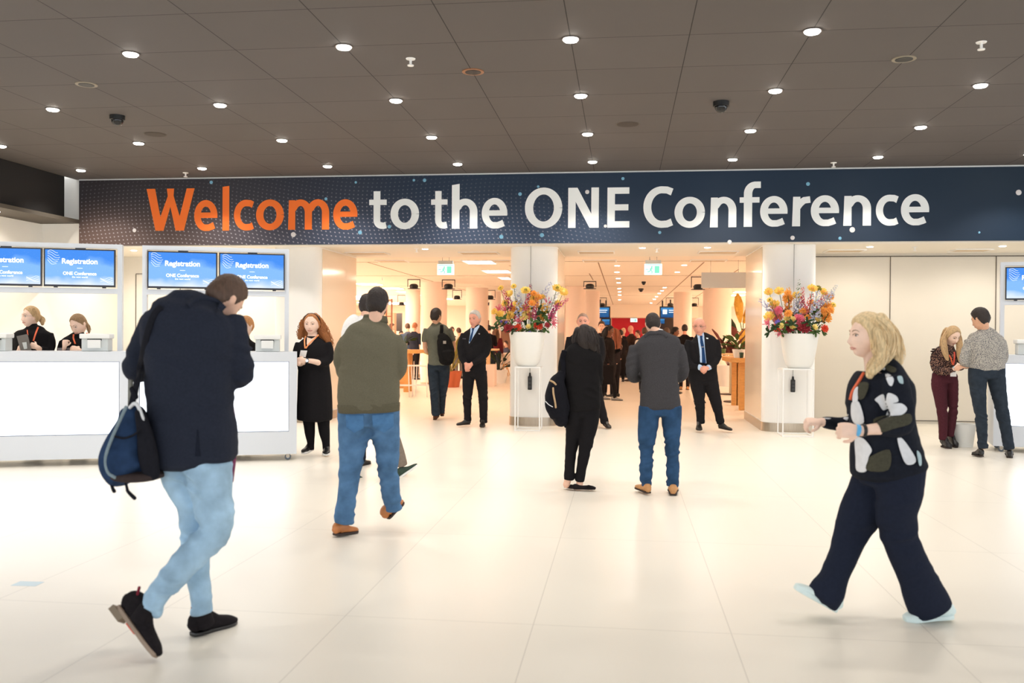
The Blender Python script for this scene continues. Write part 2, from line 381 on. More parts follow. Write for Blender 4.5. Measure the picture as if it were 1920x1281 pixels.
A = onz(640, 557, ZI); B = onz(692, 557, ZI); panel(A[0], B[0], A[1]-1.5, A[1]+2.5, M_glowc, 'large cool white ceiling panel far off at the left', 'cool ceiling panel')
for x in (-11.5, 8.5):
    for Y in (19, 25, 31, 37, 43): panel(x-1.2, x+1.2, Y-1.2, Y+1.2)  # extra panels added off to both sides only to brighten the inner hall
# small lights in two rows down the inner ceiling
M_spot = emis('warm_spot', (255, 236, 205), 60)
for px, py in ((1157, 498), (1157, 510), (1159, 522), (1160, 530), (1161, 541), (1162, 547), (1162, 553), (1162, 562), (1163, 572), (1283, 497), (1270, 510), (1246, 539), (1241, 545), (1236, 550), (1231, 556), (1227, 561), (1221, 568), (1216, 573)):
    c = onz(px, py, ZI); o = thing('recessed_spot', c, 'tiny warm spotlight in the row along the inner hall ceiling', 'ceiling light', 'tiny spots in two rows down the inner ceiling')
    put('ring', lathe(c, [(.07, -.006), (.07, .001)], 16), M_white, o, smooth='auto'); put('lens', lathe(c, [(.05, -.01), (.05, -.004)], 16), M_spot, o, smooth='auto')
# ---------------------------------------------------------------- hall ceiling fittings
M_lens = emis('downlight_lens', (255, 248, 238), 30)
M_ring = mat('downlight_ring', (60, 50, 46), .4)
DL = [(i, j) for j in (0, 1, 2, 3) for i in range(-4, 4)]+[(i, -1) for i in range(-2, 3)]+[(i, -2) for i in (-2, 0, 2)]
where = {(-2, 0): 'round ceiling downlight, front row, leftmost', (-1, 0): 'round ceiling downlight, front row, the glaring one second from left', (0, 0): 'round ceiling downlight, front row, nearest the middle', (1, 0): 'round ceiling downlight, front row, rightmost'}
lam = bpy.data.lights.new('downlight', 'SPOT'); lam.energy = 76; lam.spot_size = math.radians(150); lam.spot_blend = 1.; lam.shadow_soft_size = .08; lam.color = (1, .95, .88)
lam3 = lam.copy(); lam3.spot_size = math.radians(118); lam3.spot_blend = .55; lam3.energy = 70
for i, j in DL:
    c = np.array([TX0+i*2*TX, TY0+j*2*TY, CEIL])
    q = proj(c)
    if c[0] < -8.9: continue
    row = {0: 'front row', 1: 'second row from the front', 2: 'third row from the front', 3: 'back row by the banner'}.get(j)
    lab = where.get((i, j)) or (f'small round bright downlight in the grey ceiling, {row}' if row else 'round bright downlight in the grey ceiling')
    o = thing('downlight', c, lab, 'ceiling light', 'downlights in the '+(row or 'hall ceiling'))
    put('ring', lathe(c, [(.08, -.008), (.08, .001)], 28), M_ring, o, smooth='auto')
    put('lens', lathe(c, [(.055, -.022), (.066, -.010)], 28), M_lens, o, smooth='auto')
    lo = bpy.data.objects.new('downlight_lamp', lam3 if j == 3 else lam); COL.objects.link(lo); lo.location = (0, 0, -.06); lo.parent = o
for Y in (5.2, 7.6, 10.0, 12.4):
    c = np.array([-9.28, Y, 3.27]); o = thing('wall_washer', c, 'small round lamp under the dark bulkhead, washing the white side wall', 'ceiling light', 'wall washers under the bulkhead')
    put('lens', lathe(c, [(.04, -.006), (.045, .001)], 20), M_lens, o, smooth='auto')
    l = bpy.data.lights.new('washer_lamp', 'SPOT'); l.energy = 90; l.spot_size = math.radians(160); l.spot_blend = 1; l.shadow_soft_size = .05; l.color = (1, .94, .85)
    lo = bpy.data.objects.new('washer_lamp', l); COL.objects.link(lo); lo.location = (0, 0, -.04); lo.parent = o
lam2 = bpy.data.lights.new('soffit_light', 'SPOT'); lam2.energy = 52; lam2.spot_size = math.radians(172); lam2.spot_blend = .5; lam2.shadow_soft_size = .06; lam2.color = (1, .93, .83)
for x in (-8.6, -7.6, -6.6, -3.35, .3, 1.35, 3.9, 5.9, 7.9, 9.9):
    c = np.array([x, 15.0, 2.93]); o = thing('soffit_light', c, 'tiny round light flush in the pale soffit behind the banner', 'ceiling light', 'small soffit lights')
    put('lens', lathe(c, [(.045, -.006), (.05, .001)], 20), M_lens, o, smooth='auto')
    lo = bpy.data.objects.new('soffit_lamp', lam2); COL.objects.link(lo); lo.location = (0, 0, -.04); lo.parent = o
for px, py, lab in ((162, 158, 'open dark ceiling hole with pale ring, toward the left'), (887, 134, 'open dark ceiling hole with copper ring, mid ceiling'), (1695, 110, 'open dark ceiling hole with pale ring, toward the right')):
    c = onz(px, py, CEIL); o = thing('ceiling_speaker', c, lab, 'ceiling speaker')
    put('ring', lathe(c, [(.105, -.008), (.105, .001)], 28), mat('copper_ring', (150, 100, 66), .4) if px == 887 else mat('pale_ring', (140, 130, 112), .5), o, smooth='auto')
    put('cone', lathe(c, [(.075, -.012), (.078, -.004)], 28), M_black, o, smooth='auto')
for px, py in ((291, 252), (1177, 233)):
    c = onz(px, py, CEIL); o = thing('flush_speaker', c, 'flat round dark disc flush in the ceiling, '+('left part' if px < 900 else 'above the middle of the banner'), 'ceiling speaker')
    put('cover', lathe(c, [(.125, -.006), (.13, .001)], 28), mat('disc_brown', (62, 53, 46), .7), o, smooth='auto')
    put('edge', lathe(c, [(.14, -.003), (.14, .001)], 28), mat('disc_edge', (84, 74, 64), .7), o, smooth='auto')
def dome(px, py, r, z, lab):
    c = onz(px, py, z); o = thing('dome_camera', c, lab, 'camera')
    put('housing', lathe(c, [(r, -.05), (r, .001)], 24), M_black, o, smooth='auto')
    put('dome', ball(c+[0, 0, -.05], r*.8, r*.8, r*.8), mat('dome_glass', (14, 14, 16), .08), o)
dome(220, 217, .085, CEIL, 'black dome camera under the ceiling at the left'); dome(1352, 191, .085, CEIL, 'black dome camera under the ceiling right of the middle')
dome(1207, 528, .06, ZI, 'small black dome sensor on the inner ceiling, nearer of the pair'); dome(1202, 541, .08, ZI, 'small black dome sensor on the inner ceiling, farther of the pair')
def sprinkler(px, py, z, lab, s=1.):
    c = onz(px, py, z); o = thing('sprinkler', c, lab, 'sprinkler')
    put('plate', lathe(c, [(.04*s, -.008), (.045*s, .001)], 16), M_white, o, smooth='auto')
    put('head', [lathe(c, [(.012*s, -.06*s), (.012*s, -.005)], 10), lathe(c, [(.03*s, -.066*s), (.03*s, -.058*s)], 12)], M_white, o, smooth='auto')
for a in ((770, 110, CEIL, 'white sprinkler head in the ceiling left of the copper-ringed hole'), (1840, 79, CEIL, 'white sprinkler head in the ceiling near the top right corner'), (348, 324, CEIL, 'small sprinkler right above the banner, over the orange word'), (1563, 305, CEIL, 'small sprinkler right above the banner, over the white word'),
          (781, 466, 2.93, 'small white sprinkler under the soffit left of the first flower stand'), (1232, 466, 2.93, 'small white sprinkler above the exit sign in the middle'), (1715, 463, 2.93, 'small white sprinkler above the pale wall panels at right'), (717, 521, ZI, 'tiny sprinkler on the inner ceiling left of the exit sign')): sprinkler(*a)
p = onz(52, 1095, 0); tag(flat('floor_sticker', obox(p, (1, .05), .075, .045, -.001, .0015), mat('pale_blue_film', (196, 214, 222), .4)), 'pale blue rectangular sticker on the white floor at the left', 'sticker')
# ================================================================ banner
def text_obj(body, bold=0., spacing=1.):
    cu = bpy.data.curves.new('t', 'FONT'); cu.body = body; cu.offset = bold; cu.space_character = spacing; cu.resolution_u = 5
    o = bpy.data.objects.new('t', cu); COL.objects.link(o); dg = bpy.context.evaluated_depsgraph_get(); dg.update()
    me = o.evaluated_get(dg).to_mesh(); V = np.array([v.co[:] for v in me.vertices]); F = [tuple(p.vertices) for p in me.polygons]
    bpy.data.objects.remove(o); bpy.data.curves.remove(cu); return V, F
def thicken(V, F, d):
    """flat piece to a slab: V is the front, d the vector to the back"""
    n = len(V); E = {}
    for f in F:
        for i in range(len(f)):
            a, b = f[i], f[(i+1) % len(f)]; E[(a, b)] = 1
    F2 = list(F)+[tuple(i+n for i in reversed(f)) for f in F]+[(b, a, a+n, b+n) for a, b in E if (b, a) not in E]
    return np.concatenate([V, V+np.asarray(d)]), F2
# glyph shapes of the humanist sans used on the banner: outlines as strokes, baseline 0, x height 1
def arc(cx, cy, rx, ry, a0, a1, n=18): return [(cx+rx*math.cos(math.radians(t)), cy+ry*math.sin(math.radians(t))) for t in np.linspace(a0, a1, n)]
def stroke(pts, w0, w1=None):
    """ribbon along pts with widths; w may vary with direction: thick for verticals, thinner for horizontals"""
    pts = np.array(pts, float); T = np.gradient(pts, axis=0); T /= np.linalg.norm(T, axis=1)[:, None]
    N = np.stack([-T[:, 1], T[:, 0]], 1); h = w1 if w1 is not None else w0
    w = np.sqrt((w0*T[:, 1])**2+(h*T[:, 0])**2)[:, None]/2
    L = pts+N*w; R = pts-N*w; n = len(pts)
    V = np.concatenate([L, R]); return V, [(i, n+i, n+i+1, i+1) for i in range(n-1)]
def polyg(pts): return np.array(pts, float), [tuple(range(len(pts)))]
WV, WH = .27, .215
def gO(w, h, wv=WV, wh=WH): return [stroke(arc(w/2, h/2, (w-wv)/2, (h-wh)/2+.01, 0, 360, 48), wv, wh)]
def g_e():
    w = .98; cx = w/2; rx = (w-WV)/2; ry = (1-WH)/2+.01
    return [stroke(arc(cx, .5, rx, ry, 0, 262, 40)+[(cx+.12, .5-ry+.005), (cx+.27, .5-ry+.05), (cx+.35, .5-ry+.085)], WV, WH), polyg([(cx-rx, .42), (w-.005, .42), (w+.0, .52), (w-.01, .6), (cx-rx, .6)])]
def g_c():
    w = .86; cx = .49; rx = (.98-WV)/2; ry = (1-WH)/2+.01
    return [stroke([(cx+.32, .5+ry-.06), (cx+.2, .5+ry-.01)]+arc(cx+.03, .5, rx+.03, ry, 90, 270, 30)+[(cx+.2, .5-ry+.01), (cx+.32, .5-ry+.06)], WV, WH)]
def g_C():
    h = 1.38; cx = .66; ry = (h-.235)/2+.01
    return [stroke([(cx+.43, h/2+ry-.08), (cx+.25, h/2+ry-.01)]+arc(cx+.06, h/2, .53, ry, 90, 270, 34)+[(cx+.25, h/2-ry+.01), (cx+.43, h/2-ry+.08)], .29, .235)]
def g_n(): return [polyg([(.0, 0), (WV, 0), (WV, .98), (.03, .98)]), stroke([(WV/2, .66)]+arc(.47, .56, .30, .335, 150, 0, 16)+[(.77, 0)], WV, WH)]
def g_m(): return g_n()+[stroke([(.77, .64)]+arc(1.13, .56, .29, .335, 150, 0, 16)+[(1.42, 0)], WV, WH)]
def g_r(): return [polyg([(.0, 0), (WV, 0), (WV, .98), (.03, .98)]), stroke([(WV/2, .6), (.26, .76), (.4, .86), (.6, .885)], WV, WH)]
def g_l(): return [polyg([(0, 0), (WV, 0), (WV, 1.47), (0, 1.44)])]
def g_h(): return [polyg([(0, 0), (WV, 0), (WV, 1.5), (0, 1.46)]), stroke([(WV/2, .66)]+arc(.47, .56, .30, .335, 150, 0, 16)+[(.77, 0)], WV, WH)]
def g_t(): return [stroke([(.31, 1.26), (.31, .4)]+arc(.5, .3, .19, .19, 180, 265, 10)+[(.58, .105), (.68, .13)], WV, WH), polyg([(.0, .8), (.7, .8), (.7, .98), (.0, .98)])]
def g_f(): return [stroke([(.29, 0), (.29, 1.1)]+arc(.53, 1.1, .24, .29, 180, 95, 10)+[(.7, 1.39)], WV, WH), polyg([(.02, .8), (.66, .8), (.66, .98), (.02, .98)])]
def g_N(): return [polyg([(0, 0), (.26, 0), (.26, 1.38), (0, 1.38)]), polyg([(.8, 0), (1.06, 0), (1.06, 1.38), (.8, 1.38)]), polyg([(0, 1.38), (.74, 0), (1.06, 0), (.32, 1.38)])]
def g_E(): return [polyg([(0, 0), (.28, 0), (.28, 1.38), (0, 1.38)]), polyg([(.2, 0), (.82, 0), (.82, .22), (.2, .22)]), polyg([(.2, .59), (.78, .59), (.78, .8), (.2, .8)]), polyg([(.2, 1.16), (.81, 1.16), (.81, 1.38), (.2, 1.38)])]
def g_W(): return [polyg([(0, 1.38), (.31, 1.38), (.6, 0), (.33, 0)]), polyg([(.33, 0), (.62, 0), (.98, 1.15), (.78, 1.15)]), polyg([(.78, 1.15), (.98, 1.15), (1.36, 0), (1.06, 0)]), polyg([(1.08, 0), (1.36, 0), (1.74, 1.38), (1.46, 1.38)]), polyg([(.74, 1.38), (1.0, 1.38), (.98, 1.1), (.78, 1.1)])]
GL = dict(O=lambda: gO(1.3, 1.38, .29, .235), o=lambda: gO(1.02, 1.), e=g_e, c=g_c, C=g_C, n=g_n, m=g_m, r=g_r, l=g_l, h=g_h, t=g_t, f=g_f, N=g_N, E=g_E, W=g_W)
def letter(ch, xa, xb, ybase, yx, Y, m, parent, k):
    """xa..xb: photo columns of the glyph's ink, ybase: its baseline, yx: its x-height line"""
    pcs = GL[ch](); V, F = join([(np.concatenate([v, np.full((len(v), 1), .0006*q)], 1), f) for q, (v, f) in enumerate(pcs)])
    A = ony(xa, ybase, Y); B = ony(xb, ybase, Y); top = ony(xa, yx, Y)
    x0, x1 = V[:, 0].min(), V[:, 0].max(); sx = (B[0]-A[0])/(x1-x0); sz = top[2]-A[2]
    P = np.stack([A[0]+(V[:, 0]-x0)*sx, Y-V[:, 2], A[2]+V[:, 1]*sz], 1)
    return P, F
BN = thing('banner', ((ony(150, 400, BY)[0]+9)/2, BY-.04, 2.9), 'wide dark blue welcome banner across the hall above the portal', 'banner')
bl = ony(150, 457, BY)[0]
mB = bpy.data.materials.new('banner_print'); mB.use_nodes = True; nt = mB.node_tree; b = nt.nodes['Principled BSDF']; N = nt.nodes.new; Lk = nt.links.new
b.inputs['Roughness'].default_value = .55; b.inputs['Specular IOR Level'].default_value = .25
g = N('ShaderNodeNewGeometry'); sp = N('ShaderNodeSeparateXYZ'); Lk(g.outputs['Position'], sp.inputs[0])
def mth(op, a, bb=None, cc=None):
    n = N('ShaderNodeMath'); n.operation = op
    for i, v in enumerate((a, bb, cc)):
        if v is None: continue
        if isinstance(v, (int, float)): n.inputs[i].default_value = v
        else: Lk(v, n.inputs[i])
    return n.outputs[0]
def ramp(src, stops):
    r = N('ShaderNodeValToRGB'); Lk(src, r.inputs[0]); e = r.color_ramp.elements
    while len(e) < len(stops): e.new(.5)
    for q, (p_, c) in zip(e, stops): q.position = p_; q.color = (lin(c)+(1,)) if len(c) == 3 else c
    return r.outputs[0]
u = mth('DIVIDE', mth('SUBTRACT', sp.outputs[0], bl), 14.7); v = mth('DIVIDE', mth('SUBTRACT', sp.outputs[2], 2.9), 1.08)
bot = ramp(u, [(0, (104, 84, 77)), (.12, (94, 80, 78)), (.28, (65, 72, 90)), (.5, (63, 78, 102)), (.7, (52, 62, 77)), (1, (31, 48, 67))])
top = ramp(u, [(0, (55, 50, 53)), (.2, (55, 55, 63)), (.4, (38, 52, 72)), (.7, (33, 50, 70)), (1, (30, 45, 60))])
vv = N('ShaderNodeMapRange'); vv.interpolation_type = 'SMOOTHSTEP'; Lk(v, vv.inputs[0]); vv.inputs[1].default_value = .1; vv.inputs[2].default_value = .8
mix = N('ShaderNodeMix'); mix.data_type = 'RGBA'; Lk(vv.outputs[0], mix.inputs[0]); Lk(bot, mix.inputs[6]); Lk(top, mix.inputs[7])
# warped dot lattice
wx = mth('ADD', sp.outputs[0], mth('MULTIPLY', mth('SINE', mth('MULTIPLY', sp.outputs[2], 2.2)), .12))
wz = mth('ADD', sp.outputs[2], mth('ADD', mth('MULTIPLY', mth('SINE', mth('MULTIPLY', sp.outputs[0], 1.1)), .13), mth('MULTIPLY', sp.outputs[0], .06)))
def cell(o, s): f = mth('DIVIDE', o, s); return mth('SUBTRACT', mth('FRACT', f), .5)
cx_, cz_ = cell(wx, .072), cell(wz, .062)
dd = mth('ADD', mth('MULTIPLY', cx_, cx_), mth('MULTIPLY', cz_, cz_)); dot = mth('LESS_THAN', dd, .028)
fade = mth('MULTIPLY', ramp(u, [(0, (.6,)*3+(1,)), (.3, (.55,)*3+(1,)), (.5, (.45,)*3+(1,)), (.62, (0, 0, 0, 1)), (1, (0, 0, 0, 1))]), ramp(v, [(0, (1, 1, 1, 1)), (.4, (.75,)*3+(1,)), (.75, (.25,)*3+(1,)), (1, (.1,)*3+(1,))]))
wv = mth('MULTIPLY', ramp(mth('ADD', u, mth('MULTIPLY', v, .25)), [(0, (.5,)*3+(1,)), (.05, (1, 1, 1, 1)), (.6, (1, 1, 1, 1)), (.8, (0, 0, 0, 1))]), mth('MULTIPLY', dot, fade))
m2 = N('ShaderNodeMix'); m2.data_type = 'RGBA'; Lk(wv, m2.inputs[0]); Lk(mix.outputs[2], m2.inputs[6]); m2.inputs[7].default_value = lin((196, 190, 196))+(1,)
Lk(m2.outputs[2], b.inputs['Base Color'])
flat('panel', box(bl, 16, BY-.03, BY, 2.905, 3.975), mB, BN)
M_or = mat('orange_print', (250, 120, 44), .8, noise=.05, nscale=2); M_lw = mat('white_print', (242, 244, 243), .9, spec=.05)
YL = BY-.034
def z2f(r, s, x, y): return r[0]+x/s, r[1]+y/s
ORG = [('W', 274.5, 364.5, 433, 376), ('e', 364, 407.5, 433, 376), ('l', 417, 429.5, 432.5, 375.5), ('c', 438.5, 476, 432, 375.5), ('o', 480, 532, 431.5, 375), ('m', 540, 617, 431, 374.5), ('e', 624.5, 670, 430.5, 374.5)]
WHT = [('t', 692, 725, 429.5, 373.5), ('o', 732, 785.5, 429.5, 373.5), ('t', 808, 839, 429, 373), ('h', 847, 895, 429, 373), ('e', 903, 951, 428.5, 372),
       ('O', 984, 1054, 428, 373.5), ('N', 1065, 1122.5, 427.5, 373), ('E', 1138.5, 1180, 427, 372.5), ('C', 1206, 1262, 427, 371.5), ('o', 1264.5, 1321.5, 427, 370), ('n', 1331, 1380.5, 426.5, 369.5), ('f', 1386.5, 1426, 425.5, 369),
       ('e', 1425, 1476.5, 425, 368.5), ('r', 1485, 1519.5, 424.5, 368), ('e', 1520, 1573, 424, 367), ('n', 1581, 1633, 423.5, 366.5), ('c', 1642, 1684.5, 423, 366), ('e', 1689, 1742, 422.5, 365)]
for nm, lst, mm in (('orange_lettering', ORG, M_or), ('white_lettering', WHT, M_lw)):
    pcs = [letter(c, xa, xb, yb, yx, YL, None, None, k % 2) for k, (c, xa, xb, yb, yx) in enumerate(lst)]
    flat(nm, [thicken(V, F, (0, .004, 0)) for V, F in pcs], mm, BN)
# printed glints
M_gl = mat('glint_blue', (120, 176, 204), .5); M_gw = mat('glint_white', (222, 216, 214), .5)
gb = []; gw = []
for px, py, r, w in ((396, 342, 3.5, 0), (318, 360, 3.5, 0), (252, 432, 4, 1), (550, 440, 5, 1), (611, 373, 3, 0), (667, 342, 2.5, 0), (796, 338, 3.5, 0), (776, 338, 2.5, 0), (730, 425, 3.5, 0), (675, 436, 4, 0), (940, 444, 4, 0),
                    (975, 364, 3.5, 0), (1009, 350, 2.5, 0), (1101, 360, 4, 1), (1016, 441, 4, 0), (1168, 335, 3, 0), (1135, 424, 3, 1), (1237, 436, 3, 0), (1368, 454, 4, 1), (1486, 446, 4, 1), (1515, 345, 3.5, 0), (1598, 431, 5, 1), (1910, 361, 5, 1), (1836, 436, 2, 0), (1575, 447, 3, 0)):
    c = ony(px, py, BY-.031); rr = r*.0081; V, F = ball(c, rr, .0035, rr, 14, 8); (gw if w else gb).append((V, F))
for nm_, g_, m_ in (('blue_printed_dots', gb, M_gl), ('white_printed_dots', gw, M_gw)): put(nm_, g_, m_, BN)['kind'] = 'stuff'
# ================================================================ helpers for furniture on a slanted line
def multi(name, parts, parent=None, loc=None, smooth=True):
    """one mesh from several pieces, each with its own material"""
    ms = []; idx = []
    for pc, m in parts:
        if m not in ms: ms.append(m)
        idx += [ms.index(m)]*len(pc[1])
    o = put(name, [p for p, _ in parts], ms, parent, smooth=smooth, loc=loc)
    if len(o.data.polygons) == len(idx): o.data.polygons.foreach_set('material_index', idx)
    return o
class Line:
    def __init__(s, P0, P1):
        s.o = np.array([P0[0], P0[1], 0.]); d = np.array([P1[0]-P0[0], P1[1]-P0[1], 0.]); s.L = np.linalg.norm(d); s.e1 = d/s.L; s.e2 = np.array([-s.e1[1], s.e1[0], 0.])
    def p(s, a, b, z): return s.o+a*s.e1+b*s.e2+np.array([0, 0, z])
    def box(s, a0, a1, b0, b1, z0, z1):
        V, F = box(a0, a1, b0, b1, z0, z1); return s.o+V[:, :1]*s.e1+V[:, 1:2]*s.e2+V[:, 2:]*np.array([0, 0, 1.]), F
    def map(s, V): return s.o+V[:, :1]*s.e1+V[:, 1:2]*s.e2+V[:, 2:]*np.array([0, 0, 1.])
CT = 1.27
M_lit = emis('lightbox', (240, 246, 255), 2.2)
M_lam = mat('white_laminate', (214, 218, 224), .4)
M_grey = mat('grey_edge', (96, 108, 132), .5)
M_tyre = mat('caster_grey', (96, 104, 112), .5)
def counter(L, a0, a1, lab, lit0=.09, lit1=.09, dep=.55):
    o = thing('registration_counter', L.p((a0+a1)/2, .25, 0), lab, 'counter')
    z0 = .075
    b = flat('body', [L.box(a0, a1, 0, .05, z0, .34), L.box(a0, a1, 0, .05, 1.16, CT-.03), L.box(a0, a0+lit0, 0, .05, .34, 1.16), L.box(a1-lit1, a1, 0, .05, .34, 1.16),
                      L.box(a0, a0+.03, .05, dep, z0, CT-.03), L.box(a1-.03, a1, .05, dep, z0, CT-.03), L.box(a0+.03, a1-.03, .05, .07, z0, CT-.03), L.box(a0+.03, a1-.03, .07, dep, z0, .1)], M_lam, o)
    flat('countertop', L.box(a0, a1, 0, dep, CT-.03, CT), M_lam, o)
    flat('light_panel', L.box(a0+lit0+.006, a1-lit1-.006, .012, .03, .346, 1.154), M_lit, o)
    e = [L.box(a0+lit0, a1-lit1, -.001, .03, .34, .346), L.box(a0+lit0, a1-lit1, -.001, .03, 1.154, 1.16), L.box(a0+lit0, a0+lit0+.006, -.001, .03, .346, 1.154), L.box(a1-lit1-.006, a1-lit1, -.001, .03, .346, 1.154)]
    flat('panel_edge', e, M_grey, o)
    for a in (a0+.1, a1-.1):
        for bb in (.06, dep-.07):
            c = L.p(a, bb, .036); w = put('caster', cyl(c-L.e2*.012, c+L.e2*.012, .036, n=20), M_tyre, o, smooth='auto')
            flat('fork', [L.box(a-.02, a+.02, bb-.02, bb-.014, .03, .08), L.box(a-.02, a+.02, bb+.014, bb+.02, .03, .08)], M_steel, w)
            put('hub', cyl(c-L.e2*.016, c+L.e2*.016, .014, n=14), M_lam, w, smooth='auto')
    return o
def stand(L, a0, a1, lab, b0=.42, top=2.51):
    o = thing('screen_stand', L.p((a0+a1)/2, b0+.05, CT), lab, 'screen stand'); w = .05
    for a in (a0, a1-w): flat('post', L.box(a, a+w, b0, b0+.1, CT+.0005, top-w), M_lam, o)
    flat('top_rail', L.box(a0, a1, b0, b0+.1, top-w, top), M_lam, o)
    flat('lower_rail', L.box(a0+w, a1-w, b0, b0+.1, 1.935, 1.995), M_lam, o)
    return o
# screen face: blue gradient picture that the screen gives off
def screen_mat(name, top, mid, bot, s=1.05):
    m = bpy.data.materials.new(name); m.use_nodes = True; nt = m.node_tree
    for n in list(nt.nodes): nt.nodes.remove(n)
    N = nt.nodes.new; L = nt.links.new
    uv = N('ShaderNodeTexCoord'); sp = N('ShaderNodeSeparateXYZ'); L(uv.outputs['Generated'], sp.inputs[0])
    n = N('ShaderNodeTexNoise'); n.inputs['Scale'].default_value = 2.2; L(uv.outputs['Generated'], n.inputs['Vector'])
    a = N('ShaderNodeMath'); a.operation = 'MULTIPLY_ADD'; L(n.outputs[0], a.inputs[0]); a.inputs[1].default_value = .5; L(sp.outputs[2], a.inputs[2])
    r = N('ShaderNodeValToRGB'); L(a.outputs[0], r.inputs[0]); e = r.color_ramp.elements; e.new(.5); e.new(.75)
    for q, (p, c) in zip(e, ((.22, bot), (.5, mid), (.8, mid), (1.15, top))): q.position = min(p, 1); q.color = lin(c)+(1,)
    v = N('ShaderNodeTexVoronoi'); v.inputs['Scale'].default_value = 26; L(uv.outputs['Generated'], v.inputs['Vector'])
    lt = N('ShaderNodeMath'); lt.operation = 'LESS_THAN'; L(v.outputs['Distance'], lt.inputs[0]); lt.inputs[1].default_value = .1
    ml = N('ShaderNodeMath'); ml.operation = 'MULTIPLY'; L(lt.outputs[0], ml.inputs[0]); ml.inputs[1].default_value = .35
    mx = N('ShaderNodeMix'); mx.data_type = 'RGBA'; L(ml.outputs[0], mx.inputs[0]); L(r.outputs[0], mx.inputs[6]); mx.inputs[7].default_value = (1, 1, 1, 1)
    em = N('ShaderNodeEmission'); L(mx.outputs[2], em.inputs[0]); em.inputs[1].default_value = s
    o = N('ShaderNodeOutputMaterial'); L(em.outputs[0], o.inputs[0]); return m
M_scr = screen_mat('registration_picture', (74, 142, 236), (132, 184, 250), (226, 236, 254))
M_txt = emis('screen_white', (255, 255, 255), 1.4)
M_bez = mat('screen_bezel', (24, 26, 34), .35)
TXT = {}
def txt(body, bold=.02):
    if (body, bold) not in TXT: TXT[(body, bold)] = text_obj(body, bold)
    V, F = TXT[(body, bold)]; return V.copy(), list(F)
def screen(L, a0, a1, z0, z1, b, lab, tilt=.02):
    o = thing('screen', L.p((a0+a1)/2, b, z0), lab, 'screen', 'registration screens over the counters'); t = .014
    flat('bezel', [L.box(a0, a1, b+.004, b+.035, z0, z1), L.box(a0, a1, b, b+.004, z0, z0+.022), L.box(a0, a1, b, b+.004, z1-t, z1), L.box(a0, a0+t, b, b+.004, z0+.022, z1-t), L.box(a1-t, a1, b, b+.004, z0+.022, z1-t)], M_bez, o)
    flat('picture', L.box(a0+t, a1-t, b+.002, b+.0045, z0+.022, z1-t), M_scr, o)
    w = a1-a0; h = z1-z0; pcs = []
    def line(body, cx, cz, width, bold):
        V, F = txt(body, bold); x0, x1 = V[:, 0].min(), V[:, 0].max(); k = width/(x1-x0)
        P = np.stack([cx+(V[:, 0]-(x0+x1)/2)*k, np.full(len(V), b), cz+V[:, 1]*k*1.05], 1); pcs.append(thicken(L.map(P), F, L.e2*.002))
    cx = (a0+a1)/2
    for nm_, a_ in (('headline', ('Registration', cx, z0+h*.61, w*.5, .03)), ('event_name', ('ONE Conference', cx, z0+h*.31, w*.47, .03)), ('small_text', ('the next world', cx, z0+h*.235, w*.22, .01))): pcs.clear(); line(*a_); flat(nm_, list(pcs), M_txt, o)
    pcs.clear()
    pcs.append(L.box(cx-.03, cx+.03, b-.0005, b+.002, z0+h*.485, z0+h*.495))
    flat('divider_line', pcs, M_txt, o)
    sw = []
    for q in range(6):
        x = a0+.035; pts = [L.p(x+.006+t_*(.13-.012*abs(q-2)), b-.001, z1-.035-q*.021+.016*math.sin(t_*5+q*.5)-.01*q*t_) for t_ in np.linspace(0, 1, 9)]
        sw.append(tube(pts, .0016, n=5, k=2))
    for q in range(4):
        pts = [L.p(a1-.16+t_*.13, b-.001, z0+.06+q*.014+.012*math.sin(t_*6+q)) for t_ in np.linspace(0, 1, 8)]; sw.append(tube(pts, .0013, n=5, k=2))
    put('wave_emblem', sw[:6], M_txt, o); put('wave_pattern', sw[6:], M_txt, o)
    flat('sensor_bar', L.box(cx-.05, cx+.06, b+.005, b+.03, z1, z1+.012), M_bez, o)
    for s_ in (.16, .84): flat('foot', L.box(a0+w*s_-.02, a0+w*s_+.02, b+.008, b+.03, z0-.012, z0), M_bez, o)
    return o
LC = Line((-6.75, 9.08), (-3.79, 10.18))
counter(LC, -.56, 1.3, 'long white registration counter with glowing front at the left edge'); counter(LC, 1.33, 3.15, 'white registration counter with glowing front beside the woman with curly hair')
stand(LC, -.5, 1.16, 'white screen frame at the left edge, on the counter with two women behind'); stand(LC, 1.38, 3.05, 'white screen frame right behind the stooping man in the navy jacket')
def zat(px, py, P):  # height over plan point P seen at photo row py
    d = (np.array([P[0], P[1], 1.5])-CP) @ CF; lo, hi = 0, 4
    for _ in range(30):
        m = (lo+hi)/2
        if proj([P[0], P[1], m])[1] < py: hi = m
        else: lo = m
    return lo
for a0, a1, lab in ((-.45, .31, 'registration screen cut off by the left edge of the picture'), (.33, 1.09, 'registration screen above the woman looking down at her hands'), (1.44, 2.22, 'registration screen left of the stooping man\'s head'), (2.24, 3.0, 'registration screen partly hidden by the stooping man\'s head')):
    screen(LC, a0, a1, 2.01, 2.445, .395, lab)
RC = Line(onz(1862, 847, 0), onz(1862, 847, 0)+np.array([math.cos(math.radians(-14)), math.sin(math.radians(-14)), 0]))
counter(RC, 0, 1.8, 'white registration counter with glowing front at the right edge', .13, .1)
stand(RC, .12, 1.7, 'white screen frame at the right edge of the picture'); screen(RC, .175, .95, 2.0, 2.44, .395, 'registration screen cut off by the right edge of the picture')
